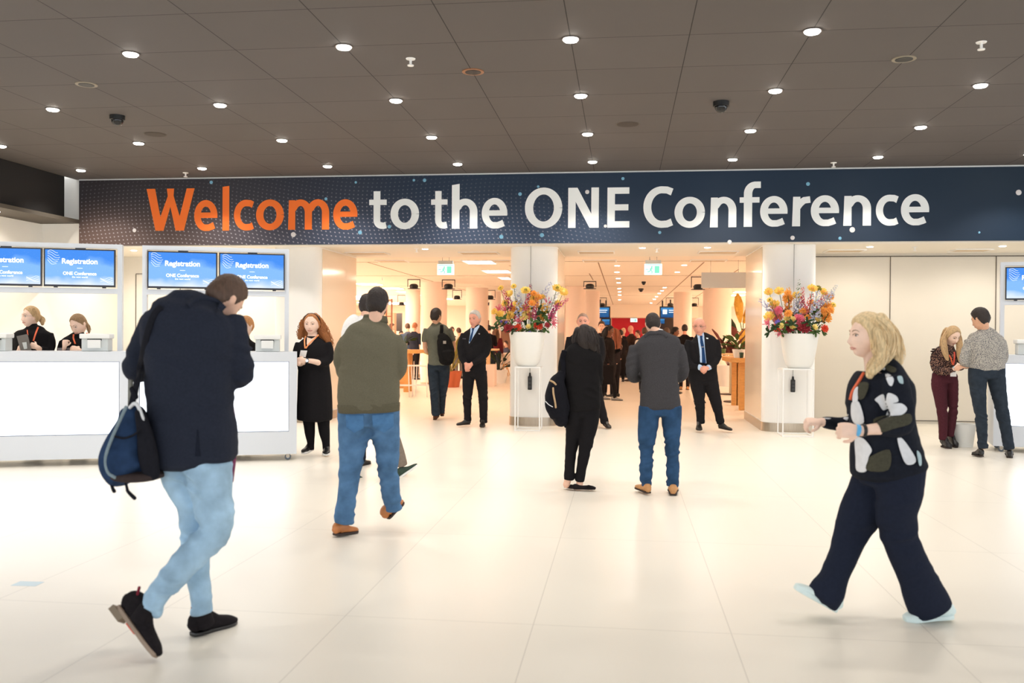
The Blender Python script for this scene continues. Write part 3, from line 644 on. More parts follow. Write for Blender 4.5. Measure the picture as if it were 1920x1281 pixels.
# badge printers
M_prn = mat('printer_white', (232, 232, 228), .4); M_prg = mat('printer_grey', (204, 208, 206), .45)
def printer(L, a0, a1, lab, b=.1, h=.2):
    c = (a0+a1)/2; o = thing('badge_printer', L.p(c, b+.13, CT), lab, 'printer', 'badge printers on the counters')
    x = flat('body', L.box(a0+.02, a1-.015, b+.02, b+.28, CT+.0005, CT+h*.72), M_prg, o); bevel(x, .01)
    x = flat('lid', L.box(a0, a1, b, b+.3, CT+h*.72, CT+h), M_prn, o); bevel(x, .012)
    flat('slot', L.box(c-.075, c+.075, b+.012, b+.025, CT+h*.62, CT+h*.71), M_black, o)
    flat('paper_tray', L.box(c-.068, c+.068, b-.01, b+.012, CT+h*.2, CT+h*.66), M_prn, o)
    return o
def a_at(L, px):
    d = ray(px, 655)[:2]; A = np.array([d, -L.e1[:2]]).T; off = (L.o+L.e2*.2)[:2]; return np.linalg.solve(A, off)[1]
for L, p0, p1, lab in ((LC, -32, 17, 'white badge printer cut off by the left edge, on the counter'), (LC, 152, 208, 'white badge printer beside the woman looking down'), (LC, 476, 527, 'white badge printer near the right end of the left counter'), (RC, 1904, 1960, 'white badge printer on the counter at the right edge')):
    printer(L, a_at(L, p0), a_at(L, p1), lab)

# ---------------------------------------------------------------- exit signs, hanging sign, projectors, far screens
M_exg = emis('exit_green', (120, 226, 172), 1.5); M_exw = emis('exit_white', (236, 255, 244), 1.5); M_acr = mat('clear_acrylic', (206, 222, 214), .1, alpha=.35)
def exit_sign(px0, px1, py0, py1, Y, z, lab):
    A = ony(px0, py1, Y); B = ony(px1, py0, Y); w = B[0]-A[0]; cx = (A[0]+B[0])/2; h = B[2]-A[2]
    o = thing('exit_sign', (cx, Y, A[2]), lab, 'exit sign')
    flat('panel', box(A[0], B[0], Y-.012, Y+.012, A[2], B[2]-h*.25), M_exw, o)
    flat('housing', box(A[0]+w*.06, B[0]-w*.06, Y-.03, Y+.03, B[2]-h*.25, B[2]), M_prg, o)
    m = []; H = h*.75; y = Y-.014; zc = A[2]+H*.5
    m.append(box(A[0]+w*.06, B[0]-w*.06, y, Y-.012, A[2]+H*.06, A[2]+H*.09)); m.append(box(A[0]+w*.06, B[0]-w*.06, y, Y-.012, A[2]+H*.88, A[2]+H*.93))
    m.append(box(A[0]+w*.58, A[0]+w*.85, y, Y-.012, A[2]+H*.16, A[2]+H*.8))
    u = w*.05  # running figure and arrow
    m.append(ball((A[0]+w*.42, Y-.012, A[2]+H*.72), u, .003, u, 12, 8)); m.append(tube([(A[0]+w*.40, Y-.012, A[2]+H*.6), (A[0]+w*.36, Y-.012, A[2]+H*.42)], u*.8, 6, 2))
    m.append(tube([(A[0]+w*.36, Y-.012, A[2]+H*.42), (A[0]+w*.44, Y-.012, A[2]+H*.3), (A[0]+w*.42, Y-.012, A[2]+H*.16)], u*.55, 6, 2)); m.append(tube([(A[0]+w*.36, Y-.012, A[2]+H*.42), (A[0]+w*.28, Y-.012, A[2]+H*.3), (A[0]+w*.2, Y-.012, A[2]+H*.28)], u*.55, 6, 2))
    m.append(tube([(A[0]+w*.3, Y-.012, A[2]+H*.5), (A[0]+w*.4, Y-.012, A[2]+H*.6), (A[0]+w*.5, Y-.012, A[2]+H*.5)], u*.4, 6, 2)); m.append(tube([(A[0]+w*.08, Y-.012, zc), (A[0]+w*.22, Y-.012, zc)], u*.4, 6, 2))
    put('pictogram', m, M_exg, o, smooth=False)
    for s in (.3, .7): put('rod', cyl((A[0]+w*s, Y, B[2]), (A[0]+w*s, Y, z), .006, n=8), M_chrome, o)
exit_sign(820, 851.5, 489, 515.5, 17.2, ZI, 'green and white exit sign hanging at the left, behind the word to')
exit_sign(1208, 1241.5, 488, 515.5, 17.2, ZI, 'green and white exit sign hanging in the middle of the portal')
exit_sign(1182, 1195, 595, 604, 44.7, 2.36, 'tiny lit exit sign far away in front of the red wall')
A = ony(1315, 540, 18); B = ony(1402, 511, 18)
o = thing('hanging_sign', ((A[0]+B[0])/2, 18, A[2]), 'blank light grey sign board hanging at the right of the portal', 'sign')
flat('board', box(A[0], B[0]+.3, 17.96, 18.04, A[2], B[2]), mat('sign_grey', (196, 196, 192), .5), o)
for s in (.2, .8): put('cable', cyl((A[0]+(B[0]-A[0])*s, 18, B[2]), (A[0]+(B[0]-A[0])*s, 18, ZI), .004, n=6), M_chrome, o)
def projector(px, py, Y, lab, s=1.):
    c = ony(px, py, Y); o = thing('projector_spot', c, lab, 'spotlight', 'black bracket spotlights under the inner ceiling'); r = .16*s
    V, F = lathe(c, [(r*.4, -r*.5), (r*.62, -r*.38), (r*.7, 0), (r*.5, r*.25), (r*.3, r*.3)], 16); put('lamp_head', (V, F), M_black, o, smooth='auto')
    put('shade_plate', lathe(c, [(r, -r*.5), (r, -r*.42)], 16), M_black, o, smooth='auto')
    flat('bracket', [box(c[0]-r, c[0]-r*.9, c[1]-.01, c[1]+.01, c[2]-r*.2, ZI), box(c[0]+r*.9, c[0]+r, c[1]-.01, c[1]+.01, c[2]-r*.2, ZI), box(c[0]-r, c[0]+r, c[1]-.01, c[1]+.01, ZI-.02, ZI)], M_black, o)
for px, py, Y, s, t in ((776, 536, 24.0, 1.1, 'left of the tall pillar by the wooden table'), (841, 536, 24.2, 1.15, 'right of the tall pillar by the wooden table'), (753, 569, 34, 1, 'far left beyond the sweater man'), (857, 557, 30, 1, 'between the pillars behind the grey shirt man'),
                       (919, 557, 30, 1.1, 'left of the first flower stand, upper'), (919, 569, 38, 1, 'left of the first flower stand, lower'), (1106, 536, 25, 1.1, 'right of the first flower stand'), (1129, 571, 36, 1.1, 'over the left far screen'),
                       (1309, 537, 23, 1.1, 'at the left end of the hanging grey sign'), (1257, 571, 36, 1.1, 'over the right far screen'), (1302, 571, 36, 1, 'between the two right pillars')):
    projector(px, py, Y, 'small black bracket spotlight '+t, s)
M_s2 = screen_mat('info_picture', (60, 120, 170), (40, 84, 130), (30, 60, 110), 1.3)
def far_screen(px0, px1, py0, py1, Y, lab, big=True):
    A = ony(px0, py1, Y); B = ony(px1, py0, Y); o = thing('info_screen', ((A[0]+B[0])/2, Y, A[2]), lab, 'screen')
    flat('casing', box(A[0]-.05, B[0]+.05, Y, Y+.08, A[2]-.05, B[2]+.05), M_black, o); flat('picture', box(A[0], B[0], Y-.01, Y, A[2], B[2]), M_s2, o)
    w = B[0]-A[0]; h = B[2]-A[2]
    if big: flat('picture_blocks', [box(A[0]+w*.1, A[0]+w*.32, Y-.014, Y-.01, A[2]+h*.35, A[2]+h*.8), box(A[0]+w*.42, A[0]+w*.9, Y-.014, Y-.01, A[2]+h*.7, A[2]+h*.76), box(A[0]+w*.42, A[0]+w*.85, Y-.014, Y-.01, A[2]+h*.5, A[2]+h*.56)], M_txt, o)
    put('hanger', cyl(((A[0]+B[0])/2, Y+.04, B[2]), ((A[0]+B[0])/2, Y+.04, ZI), .03, n=8), M_black, o)
far_screen(1108, 1142, 577, 595, 38, 'dark info screen hanging far away behind the bald guard'); far_screen(1239, 1275, 577, 595.5, 38, 'dark info screen hanging far away behind the grey jacket man')
far_screen(1129, 1143, 599, 609, 39, 'small lit screen below the far info screen, left of the red wall', False); far_screen(1238, 1246, 598, 607, 39, 'small lit screen at the right of the dark far wall', False)

# ---------------------------------------------------------------- flower stands
M_wire = mat('white_wire', (236, 234, 230), .4); M_pot = mat('white_pot', (236, 234, 228), .5); M_cab = mat('clear_cable', (150, 150, 148), .4)
def wire_stand(pxc, pyb, ht_py, wpx, lab):
    c = onz(pxc, pyb, 0); d = (c-CP) @ CF; w = wpx*d/FPX/2; c = c+np.array([0, w, 0]); top = zat(pxc, ht_py, c)
    o = thing('plant_stand', c, lab, 'plant stand'); r = .009
    for a in (-1, 1):
        for b in (-1, 1): flat('leg', box(c[0]+a*w-r, c[0]+a*w+r, c[1]+b*w-r, c[1]+b*w+r, 0, top), M_wire, o)
    for nm, z in (('bottom_frame', .012), ('top_frame', top-.012)):
        flat(nm, [box(c[0]-w, c[0]+w, c[1]+s*w-r*.9, c[1]+s*w+r*.9, z-r, z+r) for s in (-1, 1)]+[box(c[0]+s*w-r*.9, c[0]+s*w+r*.9, c[1]-w, c[1]+w, z-r, z+r) for s in (-1, 1)], M_wire, o)
    flat('top_plate', box(c[0]-w+r, c[0]+w-r, c[1]-w+r, c[1]+w-r, top-.01, top), M_wire, o)
    return c, top, w
def pot(c, top, rt, rb, h, lab):
    o = thing('flower_pot', (c[0], c[1], top), lab, 'pot')
    P = [(rb*.85, 0), (rb, .02)]+[(rb+(rt-rb)*(t**.55), .02+(h-.02)*t) for t in (.1, .25, .45, .7, 1.)]+[(rt*.97, h+.006), (rt*.93, h), (rt*.85, h*.75)]
    put('bowl', lathe((c[0], c[1], top+.0005), P, 48), M_pot, o, smooth='auto'); put('soil', lathe((c[0], c[1], top), [(rt*.9, h*.88), (rt*.9, h*.9)], 24), mat('flower_foam', (44, 50, 30), .9), o); return o
# flower kinds, each one mesh with its stem
MF = lambda n, c: fabric('petal_'+n, c, noise=.1, nscale=40, bump=0)
F_yel, F_org, F_pink, F_red, F_cream, F_wht, F_lil, F_vio, F_coral, F_mag, F_grn, F_olv, F_ddk, F_bur = [MF(*a) for a in (('yellow', (248, 206, 104)), ('orange', (248, 172, 84)), ('pink', (228, 116, 134)), ('red', (222, 84, 58)), ('cream', (246, 222, 140)), ('white', (240, 240, 232)),
    ('lilac', (200, 198, 218)), ('violet', (112, 98, 176)), ('coral', (240, 146, 128)), ('magenta', (200, 90, 140)), ('leaf', (74, 98, 52)), ('olive', (138, 124, 50)), ('darkleaf', (48, 66, 40)), ('burgundy', (164, 60, 66)))]
def petal(c, d, up, L, w, cup=.25):
    """curved leaf shape from c along d"""
    d = np.asarray(d, float)/np.linalg.norm(d); s = np.cross(d, up); s /= np.linalg.norm(s)+1e-9; n = np.cross(s, d)
    V = []
    for t, ww in ((0, .25), (.3, .8), (.65, 1.), (.9, .6), (1., .08)):
        q = c+d*L*t+n*cup*L*t*t; V += [q-s*w*ww/2, q+n*w*.08-n*cup*0, q+s*w*ww/2]
    F = []
    for i in range(4): F += [(3*i, 3*i+1, 3*i+4, 3*i+3), (3*i+1, 3*i+2, 3*i+5, 3*i+4)]
    return thicken(np.array(V), F, -n*.0015)
def basis(d):
    d = d/np.linalg.norm(d); h = np.array([0, 0, 1.]) if abs(d[2]) < .9 else np.array([1., 0, 0]); a = np.cross(d, h); a /= np.linalg.norm(a); return a, np.cross(d, a), d
def flower(kind, p, d, r, m, rng, m2=None):
    """list of (piece, material)"""
    a, b, d = basis(np.asarray(d, float)); out = []
    def ring(n, el, L, w, off, cup=.2, mm=None, ph=0.):
        for i in range(n):
            t = 2*PI*i/n+ph+rng.uniform(-.1, .1); u = (math.cos(t)*a+math.sin(t)*b)*math.cos(el)+d*math.sin(el)
            out.append((petal(p+d*off, u, d, L*rng.uniform(.9, 1.08), w, cup), mm or m))
    if kind == 'scabiosa':   # flat yellow head, darker middle
        ring(12, .15, r, r*.5, 0, .15); ring(10, .45, r*.8, r*.42, r*.05, .1, ph=.3); ring(8, .8, r*.55, r*.35, r*.1, 0, ph=.5)
        out.append((ball(p+d*r*.22, r*.34, r*.34, r*.34, 10, 7), m2 or m))
    elif kind == 'dahlia':
        for n, el, L, o_ in ((14, -.1, 1, 0), (12, .3, .92, .05), (10, .7, .75, .1), (7, 1.1, .55, .12)): ring(n, el, r*L, r*.34, r*o_, .2, ph=el)
        out.append((ball(p+d*r*.15, r*.3), m2 or m))
    elif kind == 'rose':
        ring(6, .5, r, r*.9, -r*.1, .35); ring(5, .9, r*.85, r*.8, 0, .25, ph=.5); ring(4, 1.2, r*.7, r*.6, .05*r, .1, ph=.2); out.append((ball(p+d*r*.25, r*.3), m2 or m))
    elif kind == 'daisy':
        ring(10, .2, r, r*.4, 0, .1); out.append((ball(p+d*r*.1, r*.28), m2 or F_olv))
    elif kind == 'spider':   # nerine: thin curled petals
        for q in range(16):
            t = rng.uniform(0, 2*PI); e = rng.uniform(-.3, 1.2); u = (math.cos(t)*a+math.sin(t)*b)*math.cos(e)+d*math.sin(e)
            q0 = p+u*r*.2; out.append((tube([q0, q0+u*r*.6, q0+u*r*.9+d*r*.1*rng.uniform(-1, 1)+b*r*.12*rng.uniform(-1, 1)], r*.07, 5, 2, r1=r*.04), m))
        ring(6, .4, r*.7, r*.2, 0, .3)
    elif kind == 'spike':    # r: length; many florets up the stem
        for q in range(26):
            t = q/25; rr = r*.2*(1-.65*t); th = q*2.4; u = math.cos(th)*a+math.sin(th)*b
            c = p-d*r*.5+d*r*t+u*rr*.55; s = r*.085*(1.15-.6*t)
            for k in range(4):
                v = u+.8*(math.cos(k*PI/2+th)*a+math.sin(k*PI/2+th)*d); out.append((petal(c, v, d+u*.1, s*1.5, s*1.2, .2), m if (q+k) % 4 else (m2 or m)))
    elif kind == 'leaf':
        for q in range(7):
            t = rng.uniform(0, 2*PI); e = rng.uniform(-.3, 1.); u = (math.cos(t)*a+math.sin(t)*b)*math.cos(e)+d*math.sin(e); out.append((petal(p, u, d, r*rng.uniform(.7, 1.2), r*.42, -.2), m))
    return out
def bouquet(c, zpot, s, items, lab, oy, seed):
    rng = random.Random(seed); o = thing('flower_arrangement', (c[0], c[1], zpot-.05), lab, 'flowers')
    base = np.array([c[0], c[1], zpot-.06])
    nmz = dict(scabiosa='yellow_bloom', dahlia='dahlia', rose='rose', daisy='daisy', spider='spider_lily', spike='flower_spike', leaf='leaf_tuft')
    for kind, px, py, rp, m, m2, *dr in items:
        Y = c[1]+rng.uniform(-.2, .12) if py < oy-5 else c[1]-rng.uniform(.1, .24); p = ony(px, py, Y); p[2] = max(p[2], zpot-.02 if kind != 'leaf' else zpot-.08); r = rp*Y/FPX*(1.3 if kind != 'spike' else 1.05)
        out = np.array([p[0]-c[0], 0, p[2]-zpot+.12]); out /= np.linalg.norm(out)+1e-9
        d = out*.55+np.array([0, -.75, .1]) if kind != 'spike' else (np.array([dr[0][0], -.1, dr[0][1]]) if dr else out*1.+np.array([0, -.1, .3]))
        if dr and kind != 'spike': d = np.array([dr[0][0], dr[0][2], dr[0][1]])
        parts = flower(kind, p, d, r, m, rng, m2)
        if kind != 'leaf':
            b0 = base+np.array([(p[0]-c[0])*.35, (p[1]-c[1])*.35, 0]); e = p-d/np.linalg.norm(d)*(r*.5 if kind == 'spike' else 0)
            parts.append((tube([b0, (b0+e)/2+np.array([(p[0]-c[0])*.08, 0, .02]), e], .004, 6, 4), F_grn))
        q = multi(nmz[kind], parts, o)
    return o
c1, t1, w1 = wire_stand(988.5, 808.5, 687, 46, 'white wire plant stand in front of the middle pillar'); c2, t2, w2 = wire_stand(1496, 820, 690.5, 55, 'white wire plant stand in front of the right pillar')
cc1 = np.array([ony(988, 700, c1[1])[0], c1[1], 0]); cc2 = np.array([ony(1498, 700, c2[1])[0], c2[1], 0])
h1 = zat(988, 623.5, cc1)-t1; h2 = zat(1498, 626.5, cc2)-t2
pot(cc1, t1, .285, .16, h1, 'large white pot holding flowers on the middle plant stand'); pot(cc2, t2, .28, .17, h2, 'large white pot holding flowers on the right plant stand')
def zb(x, y): return 920+x/10.673, 520+y/10.673
def zc(x, y): return 1430+x/10.671, 520+y/10.671
I1 = []
def add(L, f, kind, x, y, r, m, m2=None, *dr): px, py = f(x, y); L.append((kind, px, py, r/10.67, m, m2)+dr)
for x, y, r, m, m2 in ((205, 225, 55, F_yel, F_olv), (465, 190, 55, F_yel, F_olv), (375, 340, 75, F_yel, F_cream), (705, 275, 85, F_yel, F_olv), (1325, 230, 85, F_yel, F_olv), (1450, 300, 85, F_yel, F_cream), (300, 530, 75, F_yel, F_olv), (1340, 545, 75, F_yel, F_org), (515, 530, 70, F_yel, F_org)):
    add(I1, zb, 'scabiosa', x, y, r, m, m2)
for x, y, r, m in ((685, 650, 105, F_yel), (1080, 625, 95, F_yel), (665, 800, 75, F_cream), (775, 780, 80, F_coral), (385, 770, 85, F_yel), (1010, 800, 90, F_yel), (190, 750, 80, F_yel), (80, 690, 60, F_yel), (480, 640, 70, F_org), (545, 1010, 75, F_red), (950, 970, 90, F_red), (360, 1020, 95, F_burg if False else F_bur), (860, 330, 60, F_org), (870, 440, 80, F_yel), (960, 400, 60, F_org), (1040, 390, 50, F_yel), (470, 790, 55, F_org), (1130, 960, 50, F_bur), (820, 520, 70, F_org)):
    add(I1, zb, 'dahlia', x, y, r, m)
for x, y in ((755, 1010), (620, 1070)): add(I1, zb, 'rose', x, y, 65, F_cream, F_yel)
for x, y in ((230, 1030), (490, 935), (640, 980), (895, 1025), (1140, 1030), (350, 930), (1080, 980)): add(I1, zb, 'daisy', x, y, 40, F_wht)
for x, y, r in ((180, 650, 80), (285, 660, 75), (1140, 520, 85), (1190, 790, 110), (1250, 930, 80), (580, 880, 105), (560, 790, 70)): add(I1, zb, 'spider', x, y, r, F_pink, F_pink)
for x, y, r, m, m2, d in ((345, 450, 380, F_mag, F_pink, (-.42, .8)), (905, 620, 380, F_coral, F_pink, (.05, 1)), (730, 500, 330, F_pink, F_bur, (.15, 1)), (580, 560, 480, F_lil, F_wht, (-.08, 1)), (520, 380, 420, F_wht, F_lil, (-.25, 1)), (1110, 270, 360, F_lil, F_wht, (.5, .85)),
                         (1230, 470, 420, F_wht, F_lil, (.6, .8)), (790, 300, 300, F_bur, F_lil, (.05, 1)), (880, 700, 300, F_mag, F_coral, (0, 1)), (1400, 540, 330, F_mag, F_pink, (.8, .55)), (1270, 680, 300, F_mag, F_pink, (.5, .8)), (930, 460, 300, F_org, F_yel, (.1, 1))):
    add(I1, zb, 'spike', x, y, r, m, m2, d)
for x, y, m in ((150, 870, F_grn), (250, 960, F_ddk), (420, 930, F_grn), (850, 890, F_grn), (1000, 890, F_ddk), (1100, 1060, F_grn), (600, 1100, F_grn), (450, 1060, F_ddk), (830, 1060, F_grn), (700, 900, F_ddk), (1140, 880, F_grn), (280, 820, F_grn), (100, 1010, F_ddk), (960, 660, F_ddk), (560, 700, F_ddk), (760, 640, F_ddk), (1060, 740, F_grn), (400, 600, F_grn)): add(I1, zb, 'leaf', x, y, 95, m)
for x, y in ((210, 890), (780, 1108), (515, 705), (310, 905)): add(I1, zb, 'daisy', x, y, 32, F_vio, F_vio)
bouquet(cc1, t1+h1, 1, I1, 'tall mixed bouquet of yellow, orange and pink flowers in the middle pot', 600, 3)
I2 = []
for x, y, r, m, m2 in ((125, 300, 75, F_yel, F_org), (330, 290, 80, F_yel, F_org), (995, 235, 85, F_yel, F_org), (1105, 230, 60, F_olv, F_olv), (1205, 300, 75, F_yel, F_org), (235, 560, 90, F_yel, F_org), (145, 790, 95, F_yel, F_org), (680, 370, 80, F_yel, F_yel), (145, 460, 50, F_yel, F_olv), (1410, 560, 50, F_yel, F_olv), (995, 520, 70, F_org, F_yel)):
    add(I2, zc, 'scabiosa', x, y, r, m, m2)
for x, y, r, m in ((315, 670, 80, F_pink), (310, 800, 90, F_coral), (290, 1010, 80, F_red), (520, 1010, 110, F_bur), (820, 1010, 120, F_bur), (1235, 1030, 70, F_red), (720, 850, 100, F_pink), (920, 740, 100, F_coral), (920, 820, 70, F_org), (800, 680, 60, F_org), (1290, 620, 100, F_org), (1260, 800, 100, F_org), (1350, 660, 70, F_org), (1360, 400, 55, F_org), (515, 730, 70, F_org), (500, 430, 90, F_org), (500, 320, 60, F_org), (1210, 680, 70, F_org), (620, 790, 60, F_org)):
    add(I2, zc, 'dahlia', x, y, r, m)
for x, y in ((385, 990), (610, 1010), (1025, 1020), (600, 860), (1090, 860), (490, 850)): add(I2, zc, 'rose', x, y, 68, F_cream, F_yel)
for x, y in ((1180, 950), (1100, 1090), (960, 1090)): add(I2, zc, 'daisy', x, y, 42, F_wht)
add(I2, zc, 'daisy', 300, 900, 50, F_vio, F_vio)
for x, y, r in ((110, 930, 80), (340, 1140, 60)): add(I2, zc, 'spider', x, y, r, F_pink, F_pink)
for x, y, r, m, m2, d in ((505, 640, 360, F_pink, F_coral, (0, 1)), (790, 370, 300, F_coral, F_pink, (.05, 1)), (700, 600, 480, F_lil, F_lil, (-.03, 1)), (725, 220, 300, F_wht, F_grn, (0, 1)), (915, 560, 420, F_coral, F_pink, (.3, 1)), (1070, 560, 520, F_lil, F_wht, (.1, 1)), (1200, 560, 560, F_lil, F_wht, (.6, .75)),
                         (110, 600, 420, F_lil, F_lil, (-.7, .6)), (1390, 300, 300, F_wht, F_lil, (.5, .8)), (800, 520, 260, F_mag, F_bur, (0, 1)), (510, 420, 380, F_org, F_yel, (0, 1)), (1180, 470, 360, F_pink, F_lil, (.5, .8)), (1290, 700, 400, F_org, F_org, (.2, 1)), (230, 740, 300, F_pink, F_coral, (-.3, 1))):
    add(I2, zc, 'spike', x, y, r, m, m2, d)
for x, y, m in ((850, 900, F_ddk), (960, 960, F_grn), (1060, 1080, F_grn), (1150, 900, F_ddk), (700, 1060, F_grn), (430, 940, F_grn), (380, 1090, F_grn), (900, 890, F_ddk), (1020, 700, F_grn), (640, 720, F_ddk), (830, 760, F_grn), (420, 690, F_grn), (1120, 740, F_grn), (250, 1000, F_ddk), (600, 940, F_ddk), (1190, 1090, F_grn), (130, 1105, F_ddk)): add(I2, zc, 'leaf', x, y, 90, m)
bouquet(cc2, t2+h2, 1, I2, 'tall mixed bouquet of orange, yellow and lilac flowers in the right pot', 600, 5)
# hanging black sockets on thin cables in front of the pillars
for px, y0, y1, Y, lab in ((993.5, 699, 731, 14.565, 'black power socket hanging on a thin cable before the middle pillar'), (1486.5, 706, 735.5, 14.36, 'black power socket hanging on a thin cable before the right pillar')):
    A = ony(px, y1, Y); B = ony(px, y0, Y); o = thing('hanging_socket', A, lab, 'power socket'); h = B[2]-A[2]
    x = flat('socket_body', box(A[0]-.032, A[0]+.032, Y-.03, Y+.03, A[2], A[2]+h*.8), M_black, o); bevel(x, .01)
    put('plug', cyl(A+[0, 0, h*.8], A+[0, 0, h], .02, .014, n=14), M_black, o, smooth='auto')
    for k in range(3): put('outlet', cyl(A+[0, -.031, h*(.18+.22*k)], A+[0, -.027, h*(.18+.22*k)], .02, n=16), mat('outlet_grey', (60, 60, 62), .5), o, smooth='auto')
    put('cable', cyl(A+[0, 0, h*.98], (A[0], Y, 2.93), .005, n=6), M_cab, o)
# ---------------------------------------------------------------- white bin
bc = onz(1813, 840, 0)+np.array([0, .16, 0]); o = thing('waste_bin', bc, 'translucent white waste bin on the floor between the couple at the right', 'bin')
put('bucket', lathe(bc, [(.125, 0), (.13, .01), (.165, .3), (.17, .31), (.158, .31), (.12, .02)], 32), mat('bin_white', (236, 236, 232), .35), o, smooth='auto')
# ---------------------------------------------------------------- inner hall: tables, stools, plants
M_oak = mat('oak', (206, 150, 82), .5, noise=.12, nscale=6, stretch=(2, 2, 12)); M_oak2 = mat('oak_light', (228, 190, 140), .5, noise=.08, nscale=6)
def bar_table(px0, px1, pyt, pyb, lab, m=M_oak, dep=.7):
    A = onz(px0, pyb, 0); B = onz(px1, pyb, 0); top = zat(px0, pyt, A); o = thing('bar_table', ((A[0]+B[0])/2, A[1]+dep/2, 0), lab, 'table'); x0, x1 = A[0], B[0]; y0 = A[1]
    x = flat('tabletop', box(x0, x1, y0-.1, y0+dep, top-.09, top), m, o); bevel(x, .006)
    for x_ in (x0+.35, x1-.35):
        for y_ in (y0+.1, y0+dep-.25): flat('leg', box(x_-.06, x_+.06, y_, y_+.12, 0, top-.09), m, o)
    flat('footrest', box(x0+.3, x1-.3, y0+.2, y0+.3, .2, .26), m, o)
    return top, y0
def stool(px, pyb, h, lab):
    c = onz(px, pyb, 0); o = thing('bar_stool', c, lab, 'stool', 'white bar stools at the wooden table'); w = .18
    for a in (-1, 1):
        for b in (-1, 1): put('leg', cyl((c[0]+a*w, c[1]+b*w, 0), (c[0]+a*w*.8, c[1]+b*w*.8, h), .011, n=8), M_wire, o)
    flat('footrest', [box(c[0]-w, c[0]+w, c[1]+s*w-.01, c[1]+s*w+.01, .26, .28) for s in (-1, 1)]+[box(c[0]+s*w-.01, c[0]+s*w+.01, c[1]-w, c[1]+w, .26, .28) for s in (-1, 1)], M_wire, o)
    x = flat('seat', box(c[0]-w, c[0]+w, c[1]-w, c[1]+w, h, h+.03), M_wire, o); bevel(x, .01)
tt, ty = bar_table(700, 789, 655.5, 735, 'high wooden bar table right of the man in the green sweater')
for i, (px, py) in enumerate(((757, 744), (790, 744))): stool(px, py, .72, 'white wire bar stool standing at the high wooden table')
x = onz(744, 728, 0); o = thing('wooden_crate', x, 'low wooden crate on the floor behind the bar stools', 'crate')
flat('side', [box(x[0]-.35, x[0]+.3, x[1], x[1]+.03, 0, .3), box(x[0]-.35, x[0]+.3, x[1]+.4, x[1]+.43, 0, .3)], M_oak, o); flat('bottom', box(x[0]-.35, x[0]+.3, x[1]+.03, x[1]+.4, 0, .03), M_oak, o)
def plant(px, py, Y, z0, n, L, m, lab, potr=.12, pothh=.22, pm=None, nm='potted_plant', spread=1., wl=.22, up=.9, seed=1, stuffname='leaf'):
    c = ony(px, py, Y); c[2] = z0; o = thing(nm, c, lab, 'plant'); rng = random.Random(seed)
    put('pot', lathe(c, [(potr*.75, 0), (potr, pothh*.95), (potr, pothh), (potr*.9, pothh), (potr*.85, pothh*.8)], 20), pm or M_pot, o, smooth='auto')
    b = c+np.array([0, 0, pothh*.9])
    for i in range(n):
        t = rng.uniform(0, 2*PI); e = rng.uniform(.1, up); u = np.array([math.cos(t)*math.cos(e*1.2)*spread, math.sin(t)*math.cos(e*1.2)*spread, math.sin(e*1.4)+.15]); u /= np.linalg.norm(u)
        l = L*rng.uniform(.55, 1.); q = b+u*l*.55
        multi(stuffname, [(tube([b, (b+q)/2+[0, 0, .03], q], .005, 5, 2), m), (petal(q, u+np.array([0, 0, -.2]), np.array([-u[1], u[0], 1.5])*1., l*.5, l*wl, -.25), m)], o)
    return o
P_g = fabric('plant_green', (70, 92, 44), .2); P_d = fabric('plant_dark', (38, 52, 34), .2); P_y = fabric('plant_yellow', (156, 146, 74), .2); P_r = fabric('plant_red', (96, 50, 44), .2); P_gold = fabric('plant_gold', (186, 146, 64), .25)
terra = mat('terracotta', (186, 96, 58), .8)
cp = onz(846, 726, 0); plant(846, 726, cp[1], 0, 34, 1.15, P_y, 'yellow leafed plant in a terracotta pot behind the grey shirt man', .3, .45, terra, spread=.45, up=1., seed=4, wl=.14)
plant(757, 650, ty+.3, tt, 12, .4, P_g, 'small green plant in a pot on the high wooden table', .1, .16, mat('grey_pot', (150, 150, 130), .6), seed=8)
cp = onz(930, 716, 0); plant(937, 700, 27.3, 0, 26, 1.1, P_d, 'tall dark palm plant left of the first bouquet', .25, .4, spread=.8, wl=.12, seed=9)
# right side tables and plants
tt2, ty2 = bar_table(1369, 1425, 671.5, 770, 'high wooden bar table at the right, with plants on it', M_oak, 1.6)
plant(1386, 668, ty2+.35, tt2, 22, .5, P_g, 'bushy green plant in a white pot on the right bar table', .14, .17, M_pot, seed=12)
c = ony(1390.5, 667, ty2+.12); o = thing('green_cup', (c[0], c[1], tt2), 'small dark green cup at the front of the right bar table', 'cup'); put('cup', lathe((c[0], c[1], tt2), [(.035, 0), (.045, .11), (.04, .11), (.032, .02)], 16), mat('green_glass', (24, 62, 34), .3), o, smooth='auto')
def round_table(px, pyb, pyt, r, lab):
    c = onz(px, pyb, 0); top = zat(px, pyt, c); o = thing('round_bar_table', c, lab, 'table', 'round pedestal tables at the right'); put('tabletop', lathe((c[0], c[1], 0), [(r, top-.03), (r, top)], 32), M_oak2, o, smooth='auto')
    put('column', cyl((c[0], c[1], .02), (c[0], c[1], top-.03), .05, n=16), mat('warm_steel', (190, 178, 150), .4, metal=.4), o, smooth='auto'); put('foot_plate', lathe((c[0], c[1], 0), [(.3, 0), (.3, .02)], 28), mat('foot_dark', (66, 52, 40), .5), o, smooth='auto'); return c, top
rc, rt_ = round_table(1382, 754, 668, .42, 'round table with a steel column, nearer of the two at the right'); rc2, rt2 = round_table(1371, 740, 663, .42, 'round table with a steel column, farther of the two at the right')
plant(1356, 663, rc2[1]-.1, rt2, 10, .42, P_d, 'small dark plant on the round table right of the bald guard', .07, .12, mat('green_glass2', (80, 110, 60), .3), seed=15)
plant(1366, 725, 27.2, 0, 24, 1.3, P_r, 'reddish dark plant in a large white tub behind the round tables', .42, .62, M_pot, spread=.6, seed=16)
